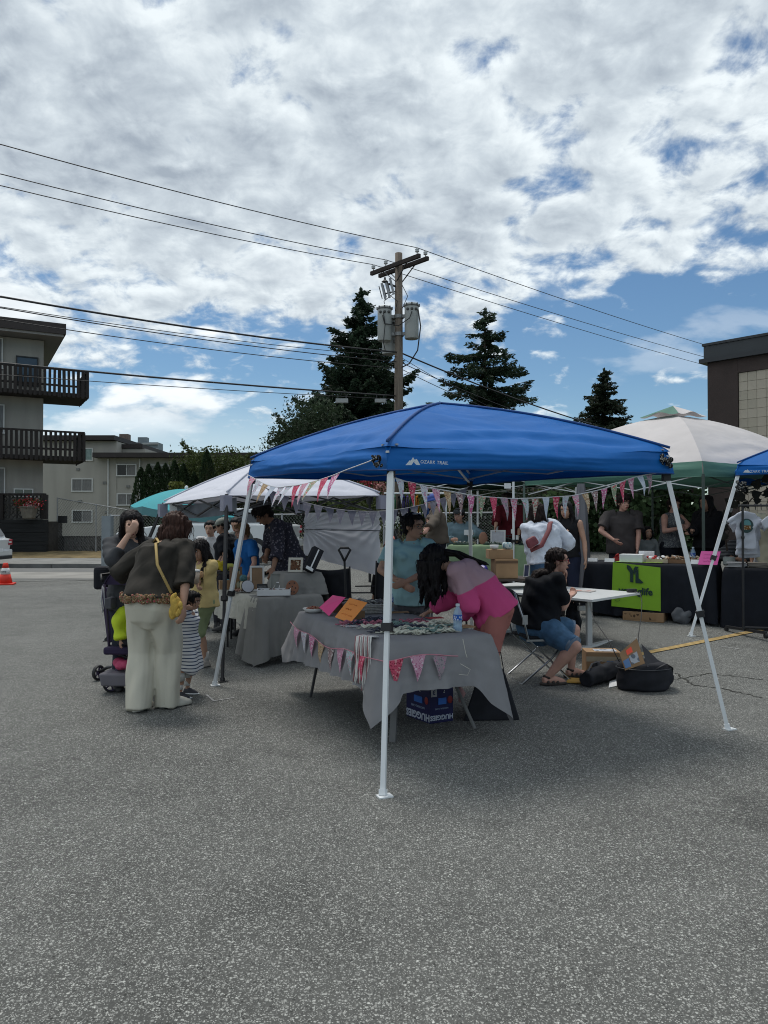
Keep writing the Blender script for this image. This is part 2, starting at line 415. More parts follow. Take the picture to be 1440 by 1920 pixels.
def asphalt_mat():
    m = bpy.data.materials.new('asphalt'); m.use_nodes = True; t = m.node_tree; b = t.nodes['Principled BSDF']
    c = N(t, 'ShaderNodeTexCoord').outputs['Object']
    def vor(scale, feat='F1', off=(0, 0, 0), rnd=1.0):
        mp = N(t, 'ShaderNodeMapping'); LK(t, c, mp.inputs[0]); mp.inputs['Location'].default_value = off
        v = N(t, 'ShaderNodeTexVoronoi', feature=feat); LK(t, mp.outputs[0], v.inputs['Vector']); v.inputs['Scale'].default_value = scale; v.inputs['Randomness'].default_value = rnd; return v
    def nz(scale, det=4, r=0.5, off=(0, 0, 0)):
        mp = N(t, 'ShaderNodeMapping'); LK(t, c, mp.inputs[0]); mp.inputs['Location'].default_value = off
        n = N(t, 'ShaderNodeTexNoise'); LK(t, mp.outputs[0], n.inputs['Vector']); n.inputs['Scale'].default_value = scale; n.inputs['Detail'].default_value = det; n.inputs['Roughness'].default_value = r; return n.outputs[0]
    v1 = vor(84); v2 = vor(165, off=(3, 5, 0)); v3 = vor(52, off=(9, 1, 0))
    def chan(v):
        s = N(t, 'ShaderNodeSeparateColor'); LK(t, v.outputs['Color'], s.inputs[0]); return s
    c1, c2, c3 = chan(v1), chan(v2), chan(v3)
    big = nz(0.35, 4, 0.55); mid = nz(2.3, 4, 0.6, (4, 4, 0)); fine = nz(26, 3, 0.6)
    base = mth(t, 'ADD', mth(t, 'MULTIPLY', big, 0.090), mth(t, 'MULTIPLY', mid, 0.055))
    base = mth(t, 'ADD', base, mth(t, 'MULTIPLY', fine, 0.030))
    base = mth(t, 'ADD', base, -0.022)
    # stones: each cell its own brightness, dark bitumen between them
    st1 = mth(t, 'MULTIPLY', sstep(t, c1.outputs[0], 0.10, 1.05), sstep(t, v1.outputs['Distance'], 0.50, 0.24))
    st2 = mth(t, 'MULTIPLY', sstep(t, c2.outputs[1], 0.10, 1.05), sstep(t, v2.outputs['Distance'], 0.50, 0.28))
    st3 = mth(t, 'MULTIPLY', sstep(t, c3.outputs[2], 0.86, 0.95), sstep(t, v3.outputs['Distance'], 0.36, 0.22))
    val = mth(t, 'ADD', base, mth(t, 'MULTIPLY', st1, 0.19))
    val = mth(t, 'ADD', val, mth(t, 'MULTIPLY', st2, 0.22))
    val = mth(t, 'ADD', val, mth(t, 'MULTIPLY', st3, 0.14))
    pit = mth(t, 'MULTIPLY', sstep(t, c1.outputs[1], 0.62, 0.9), sstep(t, v1.outputs['Distance'], 0.55, 0.3))
    val = mth(t, 'MULTIPLY', val, mth(t, 'SUBTRACT', 1.0, mth(t, 'MULTIPLY', pit, 0.55)))
    # oil stains and worn patches
    stn = sstep(t, nz(0.9, 5, 0.6, (11, 3, 0)), 0.60, 0.72)
    val = mth(t, 'MULTIPLY', val, mth(t, 'SUBTRACT', 1.0, mth(t, 'MULTIPLY', stn, 0.22)))
    cb = N(t, 'ShaderNodeCombineColor')
    LK(t, mth(t, 'MULTIPLY', val, 1.36), cb.inputs[0]); LK(t, mth(t, 'MULTIPLY', val, 1.37), cb.inputs[1]); LK(t, mth(t, 'MULTIPLY', val, 1.28), cb.inputs[2])
    LK(t, cb.outputs[0], b.inputs['Base Color']); b.inputs['Roughness'].default_value = 0.9; b.inputs['Specular IOR Level'].default_value = 0.3
    h = mth(t, 'ADD', mth(t, 'MULTIPLY', v1.outputs['Distance'], -1.0), mth(t, 'MULTIPLY', v2.outputs['Distance'], -0.5))
    bp = N(t, 'ShaderNodeBump'); bp.inputs['Strength'].default_value = 0.75; bp.inputs['Distance'].default_value = 0.006
    LK(t, h, bp.inputs['Height']); LK(t, bp.outputs[0], b.inputs['Normal'])
    return m
asphalt = asphalt_mat()
concrete = mat((0.21, 0.21, 0.20), 0.9, 0.18, 1.5, bump=0.3, bscale=40, detail=8)
old_road = mat((0.15, 0.15, 0.145), 0.9, 0.16, 0.8, bump=0.3, bscale=50, detail=8)
dry_grass = mat((0.17, 0.125, 0.055), 0.95, 0.45, 2.2, bump=0.8, bscale=25, detail=8)
base_ground()
patch('parking_lot', -30, 24, -9, 21.0, 0.0, asphalt, 130, 90)
patch('road', -60, -0.5, 21.0, 26.4, 0.004, old_road, 30, 6)
patch('road_patch', -13.6, -1.0, 21.4, 24.2, 0.008, mat((0.26, 0.25, 0.23), 0.9, 0.2, 0.9, bump=0.2, bscale=40), 12, 4, lambda u, v: 0.0)
b = MB()
for i in range(22): b.box((-58 + i * 2.66, 26.55, 0.06), (2.63, 0.22, 0.16), mi=0)
struct(b.build('kerb', mat((0.14, 0.14, 0.135), 0.9, 0.3, 2, bump=0.3, bscale=30)))
b = MB()
for i in range(24): b.box((-59 + i * 2.45, 29.0, 0.055), (2.43, 4.6, 0.13))
struct(b.build('sidewalk', concrete))
patch('grass_verge', -60, -2.0, 31.3, 39.3, 0.13, dry_grass, 60, 14, lambda u, v: 0.10 * mnoise.noise((u * 60, v * 9, 0)))
# cracks along the lot's far edge and at the right
rnd = random.Random(3)
def crack(pts, wd, name='crack'):
    b = MB(); P = []
    for (x0, y0), (x1, y1) in zip(pts[:-1], pts[1:]):
        for k in range(12):
            t = k / 12; P.append((x0 + (x1 - x0) * t + rnd.uniform(-.02, .02), y0 + (y1 - y0) * t + rnd.uniform(-.02, .02)))
    vs = []; fs = []
    for i, (x, y) in enumerate(P):
        a = P[max(0, i - 1)]; c = P[min(len(P) - 1, i + 1)]; d = Vector((c[0] - a[0], c[1] - a[1])); d.normalize(); q = wd * rnd.uniform(.3, 1)
        vs += [(x - d.y * q, y + d.x * q, ground_z(x, y) + .004), (x + d.y * q, y - d.x * q, ground_z(x, y) + .004)]
        if i: fs.append((2 * i - 2, 2 * i - 1, 2 * i + 1, 2 * i))
    b.add(vs, fs); return struct(b.build(name, mat((0.035, 0.035, 0.03), 0.95, 0.4, 8)))
crack([(-13.5, 19.6), (-10, 20.2), (-7.5, 20.9), (-5, 20.6)], 0.07)
g0, g1, g2, g3 = G(1265, 1262), G(1300, 1285), G(1350, 1290), G(1435, 1310)
crack([(g0.x, g0.y), (g1.x, g1.y), (g2.x, g2.y), (g3.x, g3.y)], 0.014)
g0, g1, g2 = G(1262, 1275), G(1330, 1262), G(1436, 1275)
crack([(g0.x, g0.y), (g1.x, g1.y), (g2.x, g2.y)], 0.010)
# painted stripe
def stripe(p0, p1, w_, col, name, n=16, dz=0.005):
    b = MB(); d = Vector((p1[0] - p0[0], p1[1] - p0[1])); L = d.length; d.normalize(); q = Vector((-d.y, d.x)) * w_ / 2
    b.grid(lambda u, v: (p0[0] + d.x * L * u + q.x * (2 * v - 1), p0[1] + d.y * L * u + q.y * (2 * v - 1), ground_z(p0[0] + d.x * L * u, p0[1] + d.y * L * u) + dz), n, 1)
    return struct(b.build(name, mat(col, 0.8, 0.35, 22, detail=8)))
a = G(1212, 1224); c = G(1400, 1186); dd = (c - a).normalized()
stripe((a.x - dd.x * .9, a.y - dd.y * .9), (c.x + dd.x * 3.0, c.y + dd.y * 3.0), 0.11, (0.36, 0.25, 0.10), 'parking_line')
p0, p1 = G(388, 1303), G(402, 1314); p2 = G(440, 1308)
stripe(p0.xy, p1.xy, 0.018, (0.3, 0.3, 0.3), 'chalk_mark', 4); stripe(p1.xy, p2.xy, 0.018, (0.3, 0.3, 0.3), 'chalk_mark', 4)
p0, p1 = G(1345, 1212), G(1392, 1218); stripe(p0.xy, p1.xy, 0.012, (0.4, 0.4, 0.4), 'chalk_mark', 4)

# ---------------------------------------------------------------- foliage helpers
nr = np.random.RandomState(5)
def leafcloud(name, P, size, m, parent=None, D=None, wid=0.45, tilt=1.0, kind=None):
    """many leaf-sized kites at points P (n,3), long axis D or random"""
    P = np.asarray(P, float); n = len(P)
    if D is None: D = nr.normal(size=(n, 3))
    else: D = np.asarray(D, float) + nr.normal(size=(n, 3)) * 0.35 * tilt
    D /= np.linalg.norm(D, axis=1)[:, None] + 1e-9
    S = nr.normal(size=(n, 3)); S = np.cross(D, S); S /= np.linalg.norm(S, axis=1)[:, None] + 1e-9
    L = (size * nr.uniform(.6, 1.3, n))[:, None] if np.isscalar(size) else np.asarray(size)[:, None]
    V = np.empty((n, 4, 3)); V[:, 0] = P - D * L * .5; V[:, 1] = P + S * L * wid * .5; V[:, 2] = P + D * L * .5; V[:, 3] = P - S * L * wid * .5
    me = bpy.data.meshes.new(name); me.vertices.add(4 * n); me.vertices.foreach_set('co', V.ravel())
    me.loops.add(4 * n); me.loops.foreach_set('vertex_index', np.arange(4 * n, dtype=np.int32))
    me.polygons.add(n); me.polygons.foreach_set('loop_start', np.arange(0, 4 * n, 4, dtype=np.int32)); me.polygons.foreach_set('loop_total', np.full(n, 4, np.int32))
    me.update(); me.validate()
    o = link(name, me, parent, m)
    if kind: o['kind'] = kind
    return o
def leaf_mat(c, var=0.5, trans=0.25):
    return mat(c, 0.75, var, 1.7, trans=trans, spec=0.25, detail=8)
bark = mat((0.06, 0.045, 0.035), 0.95, 0.3, 5, bump=0.5, bscale=25)
def conifer(x, y, zb, H, prof, whorls, per, seed, size, label, droop=0.25, dens=1.0, m=None, lean=0.0, tip=0.12):
    rs = np.random.RandomState(seed); t = empty('conifer_tree', (x, y, zb), label, 'tree')
    b = MB(); b.tube([(0, 0, 0), (0, 0, H * .5), (0, 0, H * .98)], [H * .018, H * .012, 0.02], 8)
    P = []; D = []
    for w_ in range(whorls):
        f = (w_ + rs.uniform(-.3, .3)) / whorls; z = H * (0.08 + 0.92 * f)
        z0_ = z
        rad = np.interp(z, [q[0] for q in prof], [q[1] for q in prof])
        for k in range(per):
            z = min(H * .985, max(.3, z0_ + rs.normal() * H / whorls * .55)); a = rs.uniform(0, 2 * math.pi); L = rad * rs.uniform(.62, 1.12); up = rs.uniform(.05, .35)
            if L < .12: L = .12
            dirv = np.array([math.cos(a), math.sin(a), 0]); n = int(max(5, L * 17 * dens)); pts = []
            for i in range(n + 1):
                s = i / n; pts.append(np.array([0, 0, z]) + dirv * L * s + np.array([0, 0, (up * s - (droop + up) * s * s * .9 + tip * s ** 4) * L]))
            b.tube([tuple(pts[0]), tuple(pts[n // 2]), tuple(pts[-1])], [.035 * L / 2 + .006, .02, .008], 4, caps=False)
            side = np.array([-dirv[1], dirv[0], 0])
            for i in range(n):
                s = (i + .5) / n; wdt = L * .26 * (1 - s) ** .6 * (0.35 + 0.9 * s) + .06
                q = 4 if s > .1 else 2
                for j in range(int(q * (1.3 + L * .5))):
                    o = rs.uniform(-1, 1); p = pts[i] + side * wdt * o + dirv * rs.uniform(-.1, .1) + np.array([0, 0, -abs(o) * wdt * .35 + rs.uniform(-.11, .05)])
                    P.append(p); D.append(dirv * .7 + side * o * .9 + np.array([0, 0, rs.uniform(-.5, .25)]))
    for i in range(30): P.append(np.array([rs.normal() * .04, rs.normal() * .04, H * (1 - .05 * rs.uniform())])); D.append([0, 0, 1])
    tr = link('trunk', b.mesh('trunk', True), t, bark)
    leafcloud('crown', P, size, m or leaf_mat((0.026, 0.046, 0.026), .7, .3), t, D, wid=.42)
    return t
conifer(-1.05, 35, 0.7, 11.6, [(0, 4.2), (2, 4.1), (5, 3.5), (6.2, 2.7), (7.4, 2.35), (8.3, 1.55), (9.3, 1.5), (10.2, .8), (11.6, .12)], 42, 8, 3, .19,
        'tall dense dark conifer with a narrow pointed top behind the utility pole', .10, 1.15, tip=.25)
conifer(4.35, 33, 0.7, 10.1, [(0, 3.4), (3, 3.1), (5.4, 2.7), (7, 2.05), (7.8, 1.9), (8.8, .85), (9.6, .55), (10.1, .2)], 22, 7, 21, .19,
        'ragged dark conifer with wide separate branches, just right of the utility pole', .16, .9, tip=.22)
conifer(11.5, 40, 0.7, 8.9, [(0, 3.0), (4, 2.1), (6, 1.55), (7.4, 1.05), (8.4, .4), (8.9, .1)], 34, 9, 33, .20,
        'small cedar with drooping branchlets behind the beige canopy roof', .35, .8, leaf_mat((0.022, 0.034, 0.018)), tip=.3)

def bush(name, c, r, n, size, m, label, cat='tree', clumps=26, seed=1, trunk=True, shoots=0, group=None, flat=.75):
    rs = np.random.RandomState(seed); c = np.array(c, float); r = np.array(r, float)
    base = (c[0], c[1], ground_z(c[0], c[1]))
    t = empty(name, base, label, cat, group); B = np.array(base); P = []
    b = MB()
    C = []
    for i in range(clumps):
        d = rs.normal(size=3); d /= np.linalg.norm(d); q = c + d * r * rs.uniform(.35, .95); C.append(q)
        k = n // clumps; s = rs.uniform(.22, .42) * min(r[0], r[2])
        P.append(q - B + np.clip(rs.normal(size=(k, 3)), -1.7, 1.7) * s * np.array([1, 1, flat]))
        if i % 2 == 0: b.tube([(0, 0, 0), tuple((c - B) * .5 + rs.normal(size=3) * .1), tuple(q - B)], [.05 + .02 * r[2], .035, .012], 5, caps=False)
    for i in range(shoots):
        a = rs.uniform(0, 2 * math.pi); e0 = c - B + np.array([math.cos(a) * r[0] * .8, math.sin(a) * r[1] * .8, r[2] * rs.uniform(.2, .9)])
        d = np.array([math.cos(a) * .6, math.sin(a) * .4, rs.uniform(.1, 1)]) * rs.uniform(.5, 1.1) * r[0] * .5
        b.tube([tuple(e0 - d * .5), tuple(e0 + d)], [.02, .006], 4, caps=False)
        s = rs.uniform(0, 1, 60)[:, None]; P.append(e0 + d * s + rs.normal(size=(60, 3)) * .07)
    link('stem' if not trunk else 'trunk', b.mesh('trunk', True), t, bark)
    leafcloud('crown', np.vstack(P), size, m, t, wid=.5)
    return t
pine_leaf = leaf_mat((0.035, 0.055, 0.028)); dark_leaf = leaf_mat((0.022, 0.038, 0.018)); mid_leaf = leaf_mat((0.055, 0.075, 0.022)); yel_leaf = leaf_mat((0.10, 0.115, 0.03))
bush('bushy_tree', (-2.75, 30, 3.9), (1.45, 1.4, 2.1), 26000, .13, pine_leaf, 'loose bushy tree with wispy shoots in front of the tallest conifer', seed=4, shoots=16, clumps=40)
bush('leafy_tree', (-9.1, 42, 3.7), (2.0, 1.5, 1.95), 16000, .17, mid_leaf, 'olive green tree with thin top shoots left of the blue canopy', seed=6, shoots=10)
bush('leafy_tree', (-7.1, 43, 3.2), (1.4, 1.3, 1.75), 9000, .17, leaf_mat((0.07, 0.075, 0.02)), 'yellowish tree with a bare twig top touching the left corner of the blue canopy', seed=9, shoots=7)
bush('leafy_shrub', (-9.9, 37, 2.3), (.6, .6, 1.2), 3500, .16, yel_leaf, 'light green shrub growing in front of the cedar columns', 'shrub', seed=10, clumps=10, trunk=False)
# cedar columns
cedar_leaf = leaf_mat((0.022, 0.042, 0.016))
cxs = [(-12.35, 4.35), (-11.95, 4.5), (-11.5, 4.6), (-11.1, 4.55), (-10.65, 4.7), (-10.2, 4.55), (-9.65, 4.1), (-9.0, 5.25)]
names8 = ['leftmost cedar column of the row beside the beige apartment block', 'second cedar column from the left in the row', 'third cedar column from the left in the row', 'fourth cedar column from the left in the row',
          'fifth cedar column from the left in the row', 'sixth cedar column from the left in the row', 'shortest cedar column, near the right end of the row', 'tallest cedar column, at the right end of the row']
for i, ((x, H), lb) in enumerate(zip(cxs, names8)):
    t = empty('cedar_column', (x, 39, 0), lb, 'cedar', 'row of columnar cedars'); n = 3000
    z = nr.uniform(0, 1, n) ** .8; rad = (.50 * (1 - z ** 5) + .02) * nr.uniform(.72, 1.05, n); a = nr.uniform(0, 2 * math.pi, n)
    rad *= 1 + .15 * np.sin(a * 3 + z * 9 + i)
    P = np.stack([rad * np.cos(a), rad * np.sin(a), z * H], 1)
    link('trunk', MB().tube([(0, 0, 0), (0, 0, H * .8)], [.05, .02], 6).mesh('trunk'), t, bark)
    leafcloud('crown', P, .17, cedar_leaf, t, D=np.stack([np.cos(a) * .3, np.sin(a) * .3, np.ones(n)], 1), wid=.3)
# shrubs behind the fence
ii = 0
for (x, y, z, rx, rz, m, lb) in [(-6.5, 29, 1.3, 1.7, 1.5, dark_leaf, 'dark green shrub behind the fence above the girl in yellow'), (-3.4, 28, 1.6, 1.7, 1.9, dark_leaf, 'dark shrub behind the fence left of the hanging white sheet'),
        (-.6, 27, 1.5, 1.6, 1.7, mid_leaf, 'mid green shrub behind the garment rack'), (1.4, 22.5, 1.5, .75, 1.0, yel_leaf, 'pale grassy shrub behind the man in denim'),
        (3.1, 23, 1.9, 1.6, 1.7, dark_leaf, 'dark shrub behind the person in the maroon top'), (5.6, 22, 1.75, 1.3, 1.0, mid_leaf, 'weedy green shrub behind the woman in the white blouse')]:
    bush('shrub', (x, y, z), (rx, 1.1, rz), 7000, .15, m, lb, 'shrub', seed=50 + ii, clumps=18, trunk=False); ii += 1
# ivy hedge behind the black table
t = empty('ivy_hedge', (6.4, 18.3, .85), 'large-leaved ivy hedge covering the fence behind the black table', 'hedge')
n = 10500; P = np.stack([nr.uniform(-2.6, 1.15, n), nr.normal(0, .26, n), nr.uniform(-.2, 2.35, n)], 1)
P[:, 1] += .28 * np.sin(P[:, 0] * 3.1 + 1.3 * np.sin(P[:, 2] * 2.7)) ; P[:, 2] *= np.clip(.55 + .45 * (P[:, 0] + 2.7) / 1.4, .55, 1)
leafcloud('foliage', P, .14, leaf_mat((0.05, 0.085, 0.035), .6, .3), t, wid=.85)
b = MB()
for i in range(9):
    x = -2.5 + i * .42; b.tube([(x, .1, -.2), (x + .15, 0, 1.2), (x - .1, .1, 2.6)], [.04, .03, .015], 5)
link('stem', b.mesh('stem'), t, bark)
# tree mass far behind, low
for k, (x, y, z, rx, rz) in enumerate([(-30, 120, 4, 16, 5), (18, 90, 5, 14, 4.5), (52, 110, 5, 20, 6), (-70, 160, 6, 24, 7)]):
    P = np.stack([nr.normal(x, rx * .5, 7000), nr.normal(y, 3, 7000), np.abs(nr.normal(0, z * .55, 7000))], 1)
    leafcloud('distant_trees', P, .9, dark_leaf, kind='stuff', wid=.8)

# ---------------------------------------------------------------- windows, walls
stucco = mat((0.33, 0.315, 0.285), 0.92, 0.13, 1.1, bump=0.25, bscale=30, stretch=(1.4, 1.4, .25), detail=9)
stucco2 = mat((0.37, 0.35, 0.31), 0.92, 0.10, .6, bump=0.25, bscale=30, stretch=(1.6, 1.6, .22), detail=9)
dark_wood = mat((0.020, 0.016, 0.015), 0.8, 0.35, 4, bump=0.3, bscale=30, stretch=(3, 3, .4))
brown_trim = mat((0.035, 0.028, 0.027), 0.7, 0.15, 2)
white_trim = mat((0.62, 0.62, 0.60), 0.6, 0.05, 4)
win_glass = glass_mat((0.03, 0.036, 0.042), 0.08)
curtain = mat((0.23, 0.225, 0.22), 0.9, 0.25, 9, stretch=(6, 6, .3))
def window(parent, o, u, n_, w_, h_, frame=white_trim, mull=1, cur=0.5, depth=.10, fw=.055, cmat=None):
    """o: lower-left corner (world) on the wall face; u: along; n_: outward normal"""
    o = Vector(o); u = Vector(u); n_ = Vector(n_); z = Vector((0, 0, 1)); c = o + u * w_ / 2 + z * h_ / 2
    Mx = Matrix((u, n_, z)).transposed()
    b = MB()
    for q, s in (((0, h_ / 2 - fw / 2), (w_, fw)), ((0, -h_ / 2 + fw / 2), (w_ + .06, fw + .01)), ((-w_ / 2 + fw / 2, 0), (fw, h_ - 2 * fw)), ((w_ / 2 - fw / 2, 0), (fw, h_ - 2 * fw))):
        b.box(c + u * q[0] + z * q[1] + n_ * .02, (s[0], .09, s[1]), Mx)
    for k in range(mull): b.box(c + u * (w_ * ((k + 1) / (mull + 1) - .5)) + n_ * .018, (.05, .07, h_ - 2 * fw), Mx)
    fr = b.build('window', frame, parent)
    for k in range(mull + 1):
        x0 = -w_ / 2 + w_ * k / (mull + 1); x1 = x0 + w_ / (mull + 1)
        g = MB().box(c + u * (x0 + x1) / 2 - n_ * .004, (x1 - x0 - .07, .012, h_ - 2 * fw + .01), Mx).build('pane', win_glass, fr)
        if cur and (k + int(cur * 10)) % 2 == 0 or cur > .9:
            g2 = MB(); m_ = int(8); xx0, xx1 = x0 + .05, x1 - .05
            g2.grid(lambda a_, v: c + u * (xx0 + (xx1 - xx0) * a_) + z * (v - .5) * (h_ - 2 * fw - .02) + n_ * (.006 + .006 * math.cos(a_ * 60)), 40, 1)
            g2.build('curtain', cmat or curtain, fr)
    return fr
# --- apartment building with dark balconies
W0 = Vector((-17.2, 38.7, 0)); U = Vector((.875, .485, 0)).normalized(); Vv = Vector((-U.y, U.x, 0)); Nn = -Vv
apt = empty('apartment_building', W0, 'three storey apartment building with dark slatted wooden balconies at the left edge', 'building')
MU = Matrix((U, Vv, Vector((0, 0, 1)))).transposed()
def ub(b, s0, s1, t0, t1, z0, z1, mi=0):
    c = W0 + U * (s0 + s1) / 2 + Vv * (t0 + t1) / 2; b.box((c.x, c.y, (z0 + z1) / 2), (s1 - s0, t1 - t0, z1 - z0), MU, mi); return b
ub(MB(), -22, 0, 0, 14, 0, 10.75).build('wall', stucco, apt)
b = MB(); ub(b, -23, .9, -1.32, 15, 10.9, 11.42); b.build('roof', brown_trim, apt)
ub(MB(), -22.9, .8, -1.22, 14.9, 10.78, 10.9).build('soffit', mat((0.26, 0.25, 0.24), .9, .05, 3), apt)
def apt_s(px):   # distance along U for a picture column on the front wall
    k = (px - 720) / FPX; return (k * W0.y - W0.x) / (U.x - k * U.y)
for zb, zt, lat in ((7.83, 9.1, 1.9), (4.68, 6.02, 1.75)):
    ub(MB(), -16, lat, -1.4, 0, zb, zb + .16).build('balcony_floor', dark_wood, apt)
    sd = ub(MB(), 0.003, lat, .003, 1.9, zb, zb + .16).build('balcony_floor', dark_wood, apt)
    r = MB(); ub(r, -16, lat + .03, -1.45, -1.35, zt - .02, zt + .07); ub(r, lat - .05, lat + .05, -1.35, 1.9, zt - .02, zt + .07); ub(r, -16, lat, -1.39, -1.35, zb + .45, zb + .55); r.build('handrail', dark_wood, apt)
    k = 0; s = lat
    ms = MB().box((0, 0, 0), (.15, .03, 1)).mesh('slat'); ms.materials.append(dark_wood)
    def slat(s_, t_, turn):
        global k
        o = bpy.data.objects.new('slat', ms); COL.objects.link(o); o.parent = apt
        c = U * s_ + Vv * t_; o.location = (c.x, c.y, (zb + zt) / 2 - .02 + rnd.uniform(-.02, .02)); o.rotation_euler = (rnd.uniform(-.02, .02), rnd.uniform(-.015, .015), math.atan2(U.y, U.x) + turn); o.scale = (rnd.uniform(.8, 1.05), 1, zt - zb + .08)
    while s > -9.5: slat(s, -1.43, 0); s -= .218
    t_ = -1.3
    while t_ < 1.9: slat(lat + .035, t_, math.pi / 2); t_ += .185
for (pa, pb, ya, yb, dk) in ((28, 70, 668, 722, 1), (-30, 3, 632, 690, 0), (-36, 7, 757, 812, 0), (-40, 9, 876, 935, 0), (25, 62, 916, 932, 0)):
    s0, s1 = apt_s(pa), apt_s(pb); q = W0 + U * (s0 + s1) / 2; f = q.y / FPX; z0, z1 = CAM_H + (HOR - yb) * f, CAM_H + (HOR - ya) * f
    o = W0 + U * s0 + Nn * .03 + Vector((0, 0, z0)); window(apt, o, U, Nn, s1 - s0, z1 - z0, black_metal if dk else white_trim, 0 if dk else 1, .9 if not dk and pa < 0 else 0)
# retaining wall and patio railing
rw = empty('retaining_wall', (-20, 38.1, 0), 'dark timber retaining wall below the patio of the apartment building', 'wall')
planks = mat((0.017, 0.018, 0.019), .9, .35, 3, bump=.4, bscale=20, stretch=(.4, 3, 6))
for k in range(8):
    MB().box((-20.5, 37.6 - .01 * (k % 2), .11 + k * .215), (8.05, .25, .205)).build('board', planks, rw)
MB().box((-20.5, 38.6, .82), (8.0, 1.6, 1.6)).build('earth_fill', mat((.05, .045, .04), .95, .3, 5), rw)
pr = empty('patio_railing', (-20, 37.6, 1.75), 'breeze block patio railing on top of the dark retaining wall', 'railing')
blk_dark = mat((0.045, 0.043, 0.042), .9, .25, 6, bump=.2, bscale=40); blk = mat((0.16, 0.155, 0.15), .9, .2, 6, bump=.2, bscale=40)
def breeze_mesh(sz):
    b = MB(); h = sz / 2; t = sz * .07; d = sz * .25
    for c, s in (((0, 0, h - t / 2), (sz * .98, d, t)), ((0, 0, -h + t / 2), (sz * .98, d, t)), ((h - t / 2 - .002, 0, 0), (t, d * .98, sz - 2 * t)), ((-h + t / 2 + .002, 0, 0), (t, d * .98, sz - 2 * t))): b.box(c, s)
    for qx, qz in ((-1, -1), (1, -1), (1, 1), (-1, 1)):
        ctr = (qx * (h - t), qz * (h - t)); n = 6; r = sz * .40
        for k in range(n):
            a0 = math.pi / 2 * k / n; a1 = math.pi / 2 * (k + 1) / n
            p0 = (ctr[0] - qx * r * math.cos(a0), 0, ctr[1] - qz * r * math.sin(a0)); p1 = (ctr[0] - qx * r * math.cos(a1), 0, ctr[1] - qz * r * math.sin(a1))
            b.bar(p0, p1, d * .8, sz * .05, up=(0, 1, 0)) if False else b.bar(p0, p1, sz * .055, d * .8, up=(0, 1, 0))
    return b.mesh('breeze_block')
bm1 = breeze_mesh(.375); bm1.materials.append(blk_dark)
for r_ in range(3):
    for k in range(14):
        o = link('breeze_block', bm1, pr); x = -17.0 - k * .385; o.location = (x + 20, 0, .20 + r_ * .385)
b = MB(); b.box((-19.6, 37.6, 2.96), (6.0, .3, .07)); b.build('handrail', dark_wood, pr)
for x in (-16.6, -18.75, -21.0): MB().box((x, 37.55, 2.33), (.3, .18, 1.2)).build('post', dark_wood, pr)
# flower planter
pl = empty('flower_planter', (-17.2, 37.0, 1.85), 'concrete planter of red flowers hanging on the patio railing', 'planter')
MB().lathe((-17.2, 37.2, 1.75), [(.26, 0), (.30, .03), (.43, .52), (.47, .54), (.47, .60), (.40, .60), (.38, .5)], 8).build('bowl', mat((.17, .155, .13), .9, .2, 7, bump=.3, bscale=30), pl)
P = nr.normal(size=(1400, 3)) * np.array([.27, .2, .13]) + np.array([0, .2, .62])
leafcloud('flowers', P[:700], .07, mat((.45, .02, .03), .7, .4, 9), pl, wid=.9, kind='stuff'); leafcloud('leaves', P[700:], .09, mid_leaf, pl, wid=.7)
leafcloud('flowers', P[:120] * np.array([.6, 1, .5]) + np.array([.12, -.1, .3]), .07, mat((.6, .35, .38), .7, .2, 9), pl, wid=.9, kind='stuff')
# low breeze block wall
bw = empty('breeze_block_wall', (-15.4, 39.2, 0), 'low wall of patterned breeze blocks on the dry grass', 'wall')
bm2 = breeze_mesh(.41); bm2.materials.append(blk)
for r_ in range(2):
    for k in range(6):
        o = link('breeze_block', bm2, bw); o.location = (-.68 + k * .415, 0, .2 + r_ * .415)
MB().box((-16.52, 39.2, .42), (.4, .2, .86)).build('pier', blk_dark, bw)
MB().box((-15.3, 39.2, .85), (2.9, .24, .05)).build('coping', blk_dark, bw)
MB().box((-15.3, 39.6, .42), (2.6, .1, .8)).build('backing', mat((.2, .2, .19), .9, .1, 5), bw)
